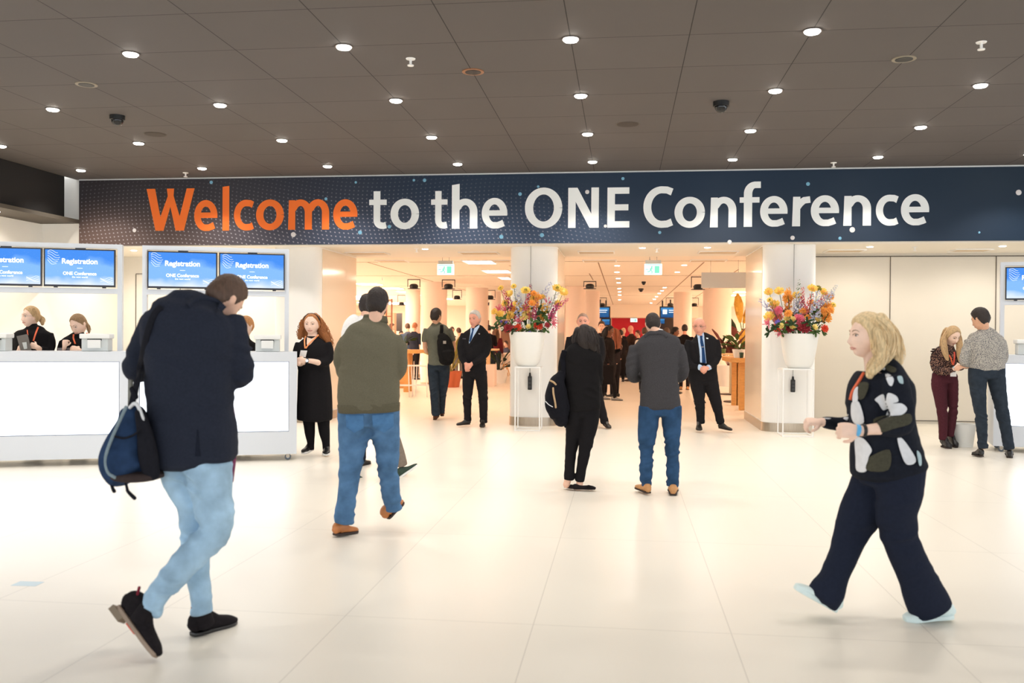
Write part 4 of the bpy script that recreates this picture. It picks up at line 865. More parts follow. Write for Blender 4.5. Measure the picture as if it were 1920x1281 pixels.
# tall banana plant
c = onz(1392, 716, 0); o = thing('banana_plant', c, 'tall banana plant with big golden leaves at the right of the portal', 'plant')
put('tub', lathe(c, [(.3, 0), (.34, .5), (.3, .5), (.28, .4)], 24), M_black, o, smooth='auto'); put('trunk', tube([c+[0, 0, .4], c+[.03, 0, 1.2], c+[0, 0, 1.7]], .06, 10, 3, r1=.03), P_g, o)
for px, py, dx, dz, L, w, m in ((1388, 605, -.12, 1, .95, .3, P_gold), (1394, 606, .35, .8, .7, .3, P_gold), (1381, 620, -.5, .6, .6, .25, P_d), (1398, 632, .4, .5, .6, .25, P_g), (1384, 634, -.3, .4, .5, .25, P_r), (1390, 645, .1, .6, .5, .3, P_gold), (1378, 650, -.6, .3, .5, .24, P_g), (1399, 655, .5, .1, .5, .24, P_d)):
    q = ony(px, py, c[1]-.1); put('leaf', petal(q, (dx, -.25, dz), (0, -1, .2), L, w, -.1), m, o)
    put('leaf_stalk', tube([c+[0, 0, 1.4], (c+[0, 0, 1.5]+q)/2, q], .014, 6, 3), P_g, o)
# seats beside the left flower stand
def tub_chair(px, py, lab):
    c = onz(px, py, 0)+np.array([0, .3, 0]); o = thing('shell_chair', c, lab, 'chair')
    V, F = lathe(c, [(.2, .44), (.27, .5), (.29, .78), (.27, .8), (.25, .55), (.18, .48)], 24); put('shell', (V, F), mat('shell_white', (238, 222, 204), .4), o, smooth='auto')
    for a in (-1, 1):
        for b in (-1, 1): put('leg', cyl((c[0]+a*.22, c[1]+b*.22, 0), (c[0]+a*.1, c[1]+b*.1, .46), .014, .018, n=8), M_oak, o)
tub_chair(941, 706, 'white shell chair with wooden legs by the first flower stand'); tub_chair(949, 703, 'white shell chair just behind, half hidden by the middle pillar')
c = onz(915, 724, 0); o = thing('low_table', c, 'small pale block table beside the people left of the first flower stand', 'table'); flat('block', box(c[0]-.25, c[0]+.2, c[1]-.1, c[1]+.35, 0, .62), M_inner, o); flat('top', box(c[0]-.32, c[0]+.27, c[1]-.17, c[1]+.42, 1.02, 1.07), M_oak2, o); flat('column', box(c[0]-.06, c[0]+.04, c[1]+.05, c[1]+.15, .62, 1.02), M_oak2, o)
# tall thin wooden rack beside the sweater man's head
for px in (726, 732): pass
o = thing('wooden_rack', onz(729, 716, 0), 'thin tall wooden rack seen right of the sweater man\'s head', 'rack'); q = onz(729, 716, 0)
for dx in (-.09, .08): flat('upright', box(q[0]+dx-.02, q[0]+dx+.02, q[1]-.02, q[1]+.02, 0, 2.55), mat('rack_wood', (120, 70, 40), .6), o)
flat('crossbar', [box(q[0]-.09, q[0]+.08, q[1]-.015, q[1]+.015, z, z+.03) for z in (.4, 1.4, 2.0, 2.5)], MATS['rack_wood'], o)
q = ony(663, 604, 41); o = tag(flat('notice_sheet', box(q[0]-.2, q[0]+.2, 40.98, 41, 1.3, 2.3), mat('pinkish_paper', (240, 214, 220), .6)), 'pale printed sheet on the far wall left of the sweater man', 'poster')
q = ony(745, 610, 44); tag(flat('wall_screen', box(q[0]-.25, q[0]+.25, 43.9, 44, 1.6, 2.5), M_black), 'dark screen far away, right of the thin wooden rack', 'screen')
# ================================================================ people
SKIN = {}
def skin(name, c): return mat('skin_'+name, c, .55, noise=.05, nscale=25, bump=.05, bscale=120, spec=.35)
S_fair = skin('fair', (232, 186, 160)); S_pale = skin('pale', (240, 204, 182)); S_tan = skin('tan', (214, 164, 134)); S_brown = skin('brown', (120, 76, 54)); S_ruddy = skin('ruddy', (226, 160, 136))
M_eye = mat('eye_white', (206, 192, 184), .3); M_iris = mat('iris', (52, 44, 40), .2); M_lip = mat('lip', (204, 136, 122), .5); M_lipr = mat('lip_red', (176, 70, 72), .45)
def hairmat(n, c, c2=.25): return mat('hair_'+n, c, .55, noise=c2, nscale=60, bump=.4, bscale=160, spec=.4, stretch=(1.6, 1.6, .25))
H_dark = hairmat('dark', (40, 30, 26)); H_brown = hairmat('brown', (84, 62, 48)); H_grey = hairmat('grey', (196, 190, 182), .15); H_blond = hairmat('blond', (196, 162, 118)); H_dblond = hairmat('dark_blond', (150, 118, 84)); H_ginger = hairmat('ginger', (176, 112, 62)); H_lblond = hairmat('light_blond', (222, 194, 148)); H_black = hairmat('black', (22, 18, 18)); H_stub = hairmat('stubble', (150, 120, 102), .15)
def rotm(yaw, pitch, roll):
    """head frame -> world: yaw 0 looks at the camera (-CF), positive turns to the photo's right; pitch down positive; roll clockwise"""
    y, p, r = map(math.radians, (yaw, pitch, roll))
    fwd0 = -np.array([CF[0], CF[1], 0]); fwd0 /= np.linalg.norm(fwd0); up = np.array([0, 0, 1.]); rt = np.cross(fwd0, up)   # rt: person's right... photo left
    f = math.cos(y)*fwd0-math.sin(y)*rt; s = np.cross(f, up)
    f2 = math.cos(p)*f-math.sin(p)*up; u2 = np.cross(s, f2)
    # roll about the forward axis
    s3 = math.cos(r)*s+math.sin(r)*u2; u3 = np.cross(s3, f2)
    return np.stack([s3, f2, u3], 1)     # columns: x (their right), y (forward), z (up)
def sst(x): x = np.clip(x, 0, 1); return x*x*(3-2*x)
def head_shape(n=72, m=54, face=True, fem=False, jaw=1.):
    V, F = ball((0, 0, 0), 1, 1, 1, n, m); x, y, z = V.T.copy()
    X = x*.076; Y = np.where(y > 0, y*.090, y*.104); Z = z*.118
    lo = sst(-z); X = X*(1-(.30 if fem else .24)*jaw*lo**1.2); Y = np.where(y < 0, Y*(1-.55*sst(-z*1.05)), Y*(1-.05*lo)); Y = Y+.012*lo*(y > -.2)
    up = sst(z); X = X*(1+.03*up); Y = Y-.004*up
    if face:
        f = sst(y*3); g = lambda a, s: np.exp(-(a/s)**2)
        Y += f*(.021*g(X, .011)*g(Z+.036, .013)+.012*g(X, .009)*g(Z+.014, .022)-.009*g(abs(X)-.031, .015)*g(Z-.004, .012)+.005*g(abs(X)-.028, .02)*g(Z-.024, .008)
                +.006*g(X, .024)*g(Z+.069, .011)-.004*g(X, .02)*g(Z+.084, .006)+.008*g(X, .022)*g(Z+.103, .013)+.004*g(abs(X)-.042, .018)*g(Z+.03, .02)+.007*g(abs(X)-.012, .007)*g(Z+.042, .008))
    return np.stack([X, Y, Z], 1), F
HS = {}
def hs(**k):
    key = str(k)
    if key not in HS: HS[key] = head_shape(**k)
    V, F = HS[key]; return V.copy(), list(F)
HAIRLINE = ((0, .074), (30, .072), (50, .052), (66, .03), (80, -.008), (92, .012), (104, -.004), (118, -.045), (135, -.068), (180, -.078))
def hair_cap(thick=.012, top=.02, line=HAIRLINE, rough=.004, k=90, seed=0, back=0., shag=0., side=1.):
    V, F = hs(n=96, m=72, face=False); L = np.linalg.norm(V, axis=1)[:, None]; D = V/L
    az = np.degrees(np.abs(np.arctan2(D[:, 0], D[:, 1])))
    zb = np.interp(az, [a for a, _ in line], [b for _, b in line])+.004*vnoise(D*9, seed+3)
    m = sst((V[:, 2]-zb)/.014+.5); t = thick*(1+(side-1)*sst((V[:, 2]+.02)/-.04))+(top-thick)*sst((V[:, 2]-.02)/.07)+back*sst(-D[:, 1])*sst((V[:, 2]+.06)/.06)
    q = D*np.array([1, 1, .35]); nz = vnoise(q*k, seed)*.6+vnoise(q*k*2.3, seed+1)*.4
    return V+D*((t+rough*nz+shag*vnoise(D*14, seed+5))*m-.014*(1-m))[:, None], F
class Person:
    def __init__(s, foot, label, group=None, dd=0., skin_=S_fair, name='person'):
        s.o3 = onz(foot[0], foot[1], 0); s.d = (s.o3-CP) @ CF+dd; s.label = label; s.grp = group; s.skin = skin_
        s.body = []; s.extra = []; s.kids = []; s.acc = []; s.k = s.d/FPX; s.bvh = None; s.name = name; s.pieces = []
    def p(s, x, y, dd=0.): return at(x, y, s.d+dd)
    def st(s, L, sc=1.): return [(s.p(q[0], q[1], q[2] if len(q) > 2 else 0), q[3]*s.k*sc, (q[4] if len(q) > 4 and q[4] is not None else q[3]*s.k)*sc) for q in L]
    def limb(s, L, n=20, k=5, hint=None, cap=.2, pw=2., body=.68, sc=1.):
        if body: s.body.append(loft(s.st(L, body), n, k, hint, cap, pw))
        return loft(s.st(L, sc), n, k, hint, cap, pw)
    def cloth(s, name, pcs, m, vox=.009, amp=.006, spots=(), base=.3, k=(9, 9, 26), seed=0, label=None, sm=2):
        V, F = fuse(pcs, vox, sm); V, F = rumple(V, F, amp, [(s.p(*q[:3]) if len(q) == 4 else s.p(q[0], q[1]), q[-1]) for q in spots], base, k, seed)
        s.pieces.append((V, F)); s.kids.append((name, (V, F), m, label)); return V, F
    def add(s, name, pc, m, label=None, smooth=True): s.kids.append((name, pc, m, label, smooth))
    def head(s, x, y, h, yaw=0, pitch=0, roll=0, dd=0., fem=False, face=True, brow=H_dark, lip=M_lip, hair=None, hairkw=None, ear=True, wide=1., jaw=1., beard=None, neck=None, vox=None):
        """h: chin to crown in photo pixels"""
        sc = h*s.k/.236; R = rotm(yaw, pitch, roll); C = s.p(x, y, dd); s.hR = R; s.hC = C; s.hs = sc; W3 = np.array([wide, 1, 1])
        T = lambda V: C+(V*W3*sc) @ R.T; s.hT = T
        V, F = hs(face=True, fem=fem, jaw=jaw); s.body.append((T(V), F))
        if ear:
            for e in (-1, 1):
                st = [(T(np.array([[e*.071, -.004, -.034]]))[0], .006*sc, .009*sc), (T(np.array([[e*.079, -.010, -.012]]))[0], .008*sc, .014*sc), (T(np.array([[e*.081, -.014, .010]]))[0], .007*sc, .017*sc), (T(np.array([[e*.078, -.010, .022]]))[0], .005*sc, .012*sc)]
                s.body.append(loft(st, 12, 3, hint=R[:, 1]))
        if face:
            VV = V; fr = VV[:, 1] > .02
            def sy(a, b): i = np.argmin((VV[:, 0]-a)**2+(VV[:, 2]-b)**2+(~fr)*9); return VV[i, 1]
            P3 = lambda a, b, o=0.: T(np.array([[a, sy(a, b)+o, b]]))[0]
            for e in (-1, 1):
                c = P3(e*.031, .003, -.0065); V2, F2 = ball((0, 0, 0), .0135*sc, .011*sc, .0085*sc, 14, 9); s.extra.append(((V2 @ R.T)+c, F2, M_eye))
                c = P3(e*.031, .003, .0005); V2, F2 = ball((0, 0, 0), .0068*sc, .0055*sc, .0066*sc, 12, 8); s.extra.append(((V2 @ R.T)+c, F2, M_iris))
                s.extra.append(tube([P3(e*.016, .004, .001), P3(e*.026, .011, .003), P3(e*.036, .012, .003), P3(e*.047, .006, .001)], .0018*sc, 6, 3)+(brow,))
                s.extra.append(tube([P3(e*.014, .024, .001), P3(e*.024, .030, .002), P3(e*.036, .031, .001), P3(e*.050, .023, .000)], .0027*sc, 6, 3, r1=.0013*sc)+(brow,))
            s.extra.append(tube([P3(-.025, -.069, -.001), P3(-.012, -.0655, .002), P3(0, -.067, .002), P3(.012, -.0655, .002), P3(.025, -.069, -.001)], .0030*sc, 8, 3)+(lip,))
            s.extra.append(tube([P3(-.023, -.0705, -.001), P3(-.01, -.0755, .002), P3(.01, -.0755, .002), P3(.023, -.0705, -.001)], .0030*sc, 8, 3)+(lip,))
            for e in (-1, 1): s.extra.append(ball(P3(e*.0075, -.050, -.001), .0028*sc, .0028*sc, .0018*sc, 8, 6)+(M_nostril,))
            s.P3 = P3
        if neck:   # neck: px, py of its base, half width px
            nb = s.p(neck[0], neck[1], neck[3] if len(neck) > 3 else dd); top = T(np.array([[0, -.028, -.05]]))[0]
            s.body.append(loft([(top, .050*sc, .052*sc), ((top*.5+nb*.5), neck[2]*s.k*.97, neck[2]*s.k), (nb, neck[2]*s.k*1.08, neck[2]*s.k*1.08), (nb*1.35-top*.35, neck[2]*s.k*1.4, neck[2]*s.k*1.2)], 20, 4, hint=CF))
        if hair is not None:
            V, F = hair_cap(**(hairkw or {})); s.kids.append(('hair', (T(V), F), hair, None))
        if beard is not None:
            V, F = hs(n=96, m=72, face=True, fem=fem, jaw=jaw); D = V/np.linalg.norm(V, axis=1)[:, None]; az = np.degrees(abs(np.arctan2(D[:, 0], D[:, 1])))
            m = sst((-.045-V[:, 2])/.02+.5)*sst((95-az)/20)*(1-np.exp(-(V[:, 0]/.026)**2-((V[:, 2]+.07)/.012)**2)); s.kids.append(('beard', (T(V+D*(.004*m-.01*(1-m))[:, None]), F), beard, None))
    def hand(s, w, d, n, side=1, size=1., curl=.5, thumb=.4, spread=.08, grip=None):
        """w wrist point, d towards the fingers, n back of the hand, side +1: thumb on the d x n side"""
        d = np.asarray(d, float)/np.linalg.norm(d); n = np.asarray(n, float); n = n-d*(n @ d); n /= np.linalg.norm(n); x = np.cross(d, n)*side; q = size
        P = lambda a, b, c: w+(x*a+d*b+n*c)*q
        s.body.append(loft([(P(0, -.03, 0), .027*q, .020*q), (P(0, .0, 0), .029*q, .019*q), (P(.002, .04, .002), .040*q, .016*q), (P(0, .078, .001), .041*q, .012*q)], 16, 4, hint=n))
        for i, (a, L) in enumerate(((.030, .070), (.010, .078), (-.010, .073), (-.029, .058))):
            c = curl if grip is None else grip[i]; p = P(a, .080-.003*abs(i-1), 0); pts = [P(a*.9, .055, 0), p]; ang = c*.35; dirx = spread*(1.2-i)*.6
            for sl in (.45, .31, .24):
                ang += c*.75; v = d*math.cos(ang)-n*math.sin(ang)+x*dirx; v /= np.linalg.norm(v); p = p+v*L*sl*q; pts.append(p)
            s.body.append(loft([(pt, r*q, r*q) for pt, r in zip(pts, (.009, .0095, .0085, .0078, .0065))], 10, 3))
        p = P(.030, .022, -.004); v = x*.75+d*.62-n*(.25+thumb*.5); v /= np.linalg.norm(v); v2 = x*(.35-thumb*.5)+d*.85-n*(.3+thumb*.6); v2 /= np.linalg.norm(v2)
        s.body.append(loft([(P(.012, .01, -.002), .014*q, .013*q), (p, .0125*q, .012*q), (p+v*.030*q, .0105*q, .0105*q), (p+v*.030*q+v2*.028*q, .009*q, .008*q)], 10, 4))
    def shoe(s, heel, toe, m, sole=None, w=.043, h=.085, up=None, label=None, th=.016, low=False, heelh=0., pointy=.55, sub=None):
        """heel, toe: points of the sole (px, py, dd) or world vectors"""
        H = np.asarray(heel, float) if len(heel) == 3 and abs(heel[0]) < 60 else s.p(*heel); T_ = np.asarray(toe, float) if len(toe) == 3 and abs(toe[0]) < 60 else s.p(*toe)
        f = T_-H; L = np.linalg.norm(f); f /= L; u = np.array([0, 0, 1.]) if up is None else np.asarray(up, float); u = u-f*(u @ f); u /= np.linalg.norm(u)
        pr = ((.02, .55, .62), (.10, .72, .95), (.24, .74, 1.0), (.38, .74, .82), (.55, .86, .58), (.72, 1.0, .46), (.86, .92, .38), (.97, pointy, .26))
        if low: pr = ((.02, .55, .55), (.10, .72, .62), (.24, .72, .5), (.4, .74, .42), (.55, .86, .42), (.72, 1.0, .42), (.86, .9, .36), (.97, pointy, .24))
        st = [(H+f*L*a+u*(h*c/2+th*.45), w*b, h*c/2) for a, b, c in pr]; V, F = loft(st, 20, 4, hint=u, cap=.8, pw=2.4)
        s.body.append(loft([(p_, a*.7, b*.7) for p_, a, b in st], 12, 3, hint=u))
        st2 = [(H+f*L*a+u*th*.5+(u*0), w*b*1.06, th*.5) for a, b, c in pr]; V2, F2 = loft(st2, 20, 4, hint=u, cap=.6, pw=5)
        s.kids.append(('shoe', (V, F), m, label, True, [('sole', (V2, F2), sole or m)]+([('heel', loft([(H+f*L*.02-u*heelh, w*.5, .03), (H+f*L*.05, w*.62, .036)], 12, 2, hint=f), sole or m)] if heelh else [])+(sub or [])))
        return H, f, u, L
    def decal(s, name, poly, m, off=.003, th=.0015, label=None, step=2.2, target=None, back=False, smooth=True, rnd=False):
        if rnd: q_ = [list(q) for q in poly]; poly = cat(q_[-2:]+q_+q_[:2], 4)[8:8+4*len(q_)]
        """a piece of cloth lying on the clothes, outlined in photo pixels"""
        tg = s.pieces if target is None else [s.pieces[i] for i in target]
        V, F = join(tg); bv = BVHTree.FromPolygons([tuple(v) for v in V], [tuple(f) for f in F])
        P = []
        for i in range(len(poly)):
            a = np.array(poly[i], float); b = np.array(poly[(i+1) % len(poly)], float); n = max(1, int(np.linalg.norm(b-a)/step))
            P += [a+(b-a)*t/n for t in range(n)]
        nb = len(P); x0, y0 = np.min(P, 0); x1, y1 = np.max(P, 0); yy = y0+step
        def inside(x, y):
            c = False
            for i in range(nb):
                ax, ay = P[i]; bx, by = P[(i+1) % nb]
                if (ay > y) != (by > y) and x < (bx-ax)*(y-ay)/(by-ay)+ax: c = not c
            return c
        I = []
        while yy < y1:
            xx = x0+step
            while xx < x1:
                if inside(xx, yy) and min((xx-q[0])**2+(yy-q[1])**2 for q in P) > (step*.5)**2: I.append(np.array([xx, yy]))
                xx += step
            yy += step
        A = P+I; r = delaunay_2d_cdt([Vector(q) for q in A], [(i, (i+1) % nb) for i in range(nb)], [], 1, 1e-4)
        pts = []; ok = []
        for v in r[0]:
            rd = ray(v[0], v[1]); L = np.linalg.norm(rd); h = bv.ray_cast(Vector(CP), Vector(rd/L))
            if h[0] is None: ok.append(False); pts.append(CP)
            else: ok.append(True); pts.append(np.array(h[0])-rd/L*off)
        T = [tuple(f) for f in r[2] if all(ok[i] for i in f)]
        # keep triangles that do not bridge a depth jump
        T = [f for f in T if max(np.linalg.norm(pts[f[0]]-pts[f[1]]), np.linalg.norm(pts[f[1]]-pts[f[2]]), np.linalg.norm(pts[f[0]]-pts[f[2]])) < step*s.k*6+.02]
        if not T: return
        used = sorted({i for f in T for i in f}); mp = {a: i for i, a in enumerate(used)}; V = np.array([pts[i] for i in used]); F = [tuple(mp[i] for i in f) for f in T]
        s.kids.append((name, thicken(V, F, ray((x0+x1)/2, (y0+y1)/2)*th), m, label, smooth)); return V
    def surf(s, x, y, off=.004):
        V, F = join(s.pieces)
        if s.bvh is None or s.bvh[1] != len(V): s.bvh = (BVHTree.FromPolygons([tuple(v) for v in V], [tuple(f) for f in F]), len(V))
        rd = ray(x, y); L = np.linalg.norm(rd); h = s.bvh[0].ray_cast(Vector(CP), Vector(rd/L)); return (np.array(h[0]) if h[0] is not None else s.p(x, y, -.12))-rd/L*off
    def strap(s, name, pts, wpx, m, off=.006, label=None, th=.002):
        """ribbon lying on the clothes through photo points"""
        pts = cat([list(q) for q in pts], 6); w = wpx/2; T = np.gradient(pts, axis=0); T /= np.linalg.norm(T, axis=1)[:, None]+1e-9; N = np.stack([-T[:, 1], T[:, 0]], 1)
        V = []; 
        for q, n in zip(pts, N):
            c = s.surf(q[0], q[1], off); dep = (c-CP) @ CF; V += [at(*(q-n*w), dep), at(*(q+n*w), dep)]
        F = [(2*i, 2*i+1, 2*i+3, 2*i+2) for i in range(len(pts)-1)]; s.kids.append((name, thicken(np.array(V), F, CF*th), m, label, True))
    def locks(s, name, guides, m, n=60, r=.006, spread=.02, wav=.006, wf=5, seed=1, taper=.3, label=None, mass=True, msc=.8):
        """long hair: guides are lists of (px, py, dd, spread_px)"""
        rng = random.Random(seed); pcs = []
        for gi, g in enumerate(guides):
            S = cat([list(s.p(q[0], q[1], q[2]))+[q[3]*s.k] for q in g], 5)
            if mass: pcs.append(loft([(q[:3], max(.004, q[3]*msc), max(.004, q[3]*msc*.75)) for q in S], 14, 1, hint=CF))
            for j in range(n//len(guides)):
                a = rng.uniform(0, 2*PI); rr = rng.uniform(.65, 1.05); ph = rng.uniform(0, 6); rad = r*rng.uniform(.6, 1.2); e = rng.uniform(.75, 1.); Q = []
                mlen = max(3, int(len(S)*e))
                for i in range(mlen):
                    t = i/(len(S)-1); u = wav*np.array([math.sin(t*wf*2+ph), math.cos(t*wf*1.7+ph), .3*math.sin(t*wf*3+ph)])*min(1, t*3)
                    Q.append((S[i, :3]+S[i, 3]*rr*(math.cos(a+.5*t)*CR+.75*math.sin(a+.5*t)*CF)+u, rad*(1-(1-taper)*t), rad*.8*(1-(1-taper)*t)))
                pcs.append(loft(Q, 6, 1))
        s.kids.append((name, join(pcs), m, label))
    def glasses(s, m=None):
        m = m or M_black; P3 = s.P3; sc = s.hs; pcs = []
        for e in (-1, 1):
            c = P3(e*.033, .002, .0); pts = [c+s.hR @ np.array([.022*sc*math.cos(t), .008*sc, .016*sc*math.sin(t)]) for t in np.linspace(0, 2*PI, 15)]; pcs.append(tube(pts, .0016*sc, 6, 1))
            pcs.append(tube([c+s.hR @ np.array([e*.022*sc, .008*sc, .004*sc]), s.hT(np.array([[e*.077, .03, .008]]))[0], s.hT(np.array([[e*.081, -.012, .008]]))[0]], .0016*sc, 6, 2))
        pcs.append(tube([P3(-.011, .006, .004), P3(.011, .006, .004)], .0016*sc, 6, 1)); s.kids.append(('glasses', join(pcs), m, None))
    def done(s, vox=.006, sm=1):
        V, F = fuse(s.body, vox, sm); V = V.copy(); parts = [((V, F), s.skin)]+[((a, b), c) for a, b, c in s.extra]
        ms = []; idx = []
        for pc, m in parts:
            if m not in ms: ms.append(m)
            idx += [ms.index(m)]*len(pc[1])
        loc = s.o3
        o = put(s.name, [p for p, _ in parts], ms, None, loc=loc)
        if len(o.data.polygons) == len(idx): o.data.polygons.foreach_set('material_index', idx)
        tag(o, s.label, 'person', s.grp); s.obj = o
        for kd in s.kids:
            nm, pc, m, lab = kd[:4]; sm_ = kd[4] if len(kd) > 4 else True
            c = put(nm, pc, m, o, smooth=sm_)
            if lab: c['label'] = lab
            if len(kd) > 5:
                for n2, p2, m2 in kd[5]: put(n2, p2, m2, c, smooth='auto')
        return o
M_nostril = mat('nostril', (120, 70, 60), .8)
FW = np.array([CF[0], CF[1], 0.])/np.linalg.norm(CF[:2]); RT = np.array([CR[0], CR[1], 0.])/np.linalg.norm(CR[:2]); UP = np.array([0, 0, 1.])
def garment_thing(name, pc, m, loc, label, cat_, group=None, smooth=True):
    o = put(name, pc, m, None, smooth=smooth, loc=loc); return tag(o, label, cat_, group)
# ---------------------------------------------------------------- cloths
C_navy = fabric('navy_jacket', (38, 42, 54), .12, 90, bscale=500); C_char = fabric('charcoal_jacket', (63, 61, 63), .14, 120); C_blk = fabric('black_suit', (30, 28, 30), .12, 80); C_blk2 = fabric('black_wool', (24, 22, 23), .15, 60)
C_jl = fabric('light_jeans', (160, 190, 212), .22, 9, bump=.25); C_jm = fabric('mid_jeans', (78, 112, 148), .28, 9, bump=.25); C_jd = fabric('dark_jeans', (44, 72, 104), .26, 10, bump=.25); C_jn = fabric('navy_jeans', (44, 52, 62), .18, 16, bump=.2)
C_grn = fabric('olive_knit', (106, 101, 84), .14, 200, bump=.6, bscale=260); C_rib = fabric('olive_rib', (96, 91, 74), .2, 200, bump=.5, bscale=200, stretch=(6, 6, .4))
C_tan = mat('tan_leather', (178, 110, 58), .45, noise=.15, nscale=25); C_tan2 = mat('tan_suede', (190, 138, 88), .7, noise=.12, nscale=30); C_sole = mat('dark_sole', (52, 38, 32), .7); C_bsh = mat('black_leather', (22, 20, 20), .35); C_sue = fabric('black_suede', (30, 26, 28), .2, 60)
C_shirt = fabric('light_blue_shirt', (188, 208, 232), .04, 60); C_wht = fabric('white_cotton', (232, 230, 228), .04, 60); C_tie = fabric('navy_tie', (32, 62, 104), .15, 200); C_orange = mat('orange_lanyard', (240, 112, 70), .6)
# ---- man in the navy jacket, stooping over his phone
M1 = Person((400, 1192), 'person in navy blazer and light jeans striding with head bent, dark shoulder bag', skin_=S_fair)
tor = M1.limb([(366, 866, .0, 74, .150), (362, 815, .0, 79, .160), (358, 760, 0, 78, .150), (356, 700, 0, 82, .155), (356, 645, -.01, 88, .165), (359, 608, -.02, 86, .155), (366, 585, .0, 66, .125), (378, 566, .03, 40, .085)], n=28, hint=CF, pw=2.5, cap=.3)
skirt = loft(M1.st([(364, 866, .01, 80, .165), (360, 835, .01, 82, .168), (360, 790, 0, 80, .16)]), 28, 4, hint=CF, cap=.15, pw=2.6)
aL = M1.limb([(294, 600, .02, 27, .070), (276, 640, .04, 27, .062), (256, 680, .06, 26, .058), (256, 697, .12, 23, .052), (280, 690, .22, 20, .048), (310, 676, .34, 18, .042)])
aR = M1.limb([(428, 600, .0, 30, .070), (440, 640, .0, 29, .064), (447, 680, .02, 27, .060), (447, 706, .06, 25, .056), (430, 706, .16, 21, .05), (405, 690, .30, 18, .044)])
M1.cloth('blazer', [tor, skirt, aL, aR], C_navy, .010, .009, [(256, 690, .1), (447, 700, .12), (294, 600, .1), (428, 620, .12), (360, 780, .1)], .35, (7, 7, 20), 3)
M1.strap('collar', [(352, 574), (364, 563), (382, 560), (404, 566), (420, 580)], 12, C_navy, off=.012, th=.006)
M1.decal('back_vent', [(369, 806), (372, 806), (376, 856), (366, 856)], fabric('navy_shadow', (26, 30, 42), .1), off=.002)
M1.add('shirt', M1.limb([(388, 580, .04, 24, .07), (396, 566, .06, 21, .062)], n=18, body=0), C_wht)
M1.add('scarf', loft(M1.st([(432, 760, .1, 6, .02), (437, 800, .1, 7, .02), (436, 850, .1, 8, .02), (434, 902, .1, 4, .015)]), 10, 3), fabric('plum_scarf', (128, 62, 92), .25, 30), 'plum coloured cloth hanging at his right side')
M1.head(421, 562, 92, yaw=150, pitch=40, roll=-14, dd=.07, face=True, brow=H_brown, hair=H_brown, hairkw=dict(thick=.005, top=.014, rough=.005, k=90), neck=(392, 588, 27, .04))
# legs: the trailing leg is nearest the camera
thR = M1.limb([(388, 850, .0, 46, .125), (392, 900, -.04, 43, .105), (402, 955, -.06, 35, .088), (400, 1000, -.05, 30, .080), (372, 1030, -.08, 28, .070), (335, 1070, -.16, 26, .062), (304, 1108, -.24, 22, .058), (280, 1147, -.29, 20, .056)])
thL = M1.limb([(334, 850, .02, 48, .12), (345, 895, .04, 40, .10), (362, 945, .06, 31, .085), (368, 990, .06, 28, .075), (366, 1040, .04, 26, .066), (372, 1090, .01, 22, .058), (379, 1150, -.01, 21, .056)])
seat = M1.limb([(362, 862, 0, 72, .14), (360, 835, 0, 70, .14)], hint=CF)
M1.cloth('jeans', [thR, thL, seat], C_jl, .009, .010, [(400, 990, -.05, .12), (366, 985, .06, .12), (378, 1130, 0, .08), (292, 1125, -.28, .1), (365, 880, -.1, .12)], .3, (6, 6, 24), 5)
hdir = np.array([0, 0, 0])
M1.shoe((360, 1194, -.02), (441, 1170, .20), C_sue, C_bsh, w=.046, h=.115, up=UP, th=.022, label='black suede lace-up shoe', sub=[('shaft', loft(M1.st([(385, 1172, .02, 17, .05), (380, 1152, .01, 16, .048), (378, 1140, 0, 15, .045)]), 16, 3, cap=.2), C_sue), ('pull_tab', tube([M1.p(361, 1140, -.03), M1.p(363, 1150, -.03)], .008, 6, 1), fabric('tab_red', (120, 36, 50), .1))])
tp = M1.p(291, 1236, -.36); hp = M1.p(219, 1140, -.26); M1.shoe(hp, tp, C_sue, mat('worn_sole', (150, 130, 112), .6), w=.046, h=.12, up=(RT*.86+UP*.45+FW*.2), th=.022, label='black suede shoe with heel lifted and sole showing', sub=[('shaft', loft(M1.st([(262, 1166, -.3, 18, .05), (272, 1150, -.29, 17, .05), (282, 1136, -.28, 16, .047)]), 16, 3, cap=.2), C_sue), ('pull_tab', tube([M1.p(261, 1102, -.27), M1.p(258, 1114, -.27)], .007, 6, 1), MATS['tab_red'])])
f_ = (tp-hp)/np.linalg.norm(tp-hp); u_ = RT*.86+UP*.45+FW*.2; u_ = u_-f_*(u_ @ f_); u_ /= np.linalg.norm(u_); s_ = np.cross(f_, u_)
V_, F_ = box(-.03, .03, .10, .165, -.004, .004); M1.add('red_sole_patch', (hp+V_[:, :1]*s_+V_[:, 1:2]*f_+V_[:, 2:]*u_, F_), mat('sole_red', (214, 74, 50), .6), 'red patch on the sole')
V_, F_ = box(-.036, .036, -.01, .07, -.024, .004); M1.add('shoe_heel', (hp+V_[:, :1]*s_+V_[:, 1:2]*f_+V_[:, 2:]*u_, F_), mat('heel_tan', (128, 112, 92), .6), smooth=False)
for (w, d_) in (((310, 672, .36), 1), ((404, 686, .32), -1)):
    M1.hand(M1.p(*w), UP*.5+FW*.35+RT*.35*d_, -FW+UP*.3, side=d_, curl=.8)

M1.done(.0055)
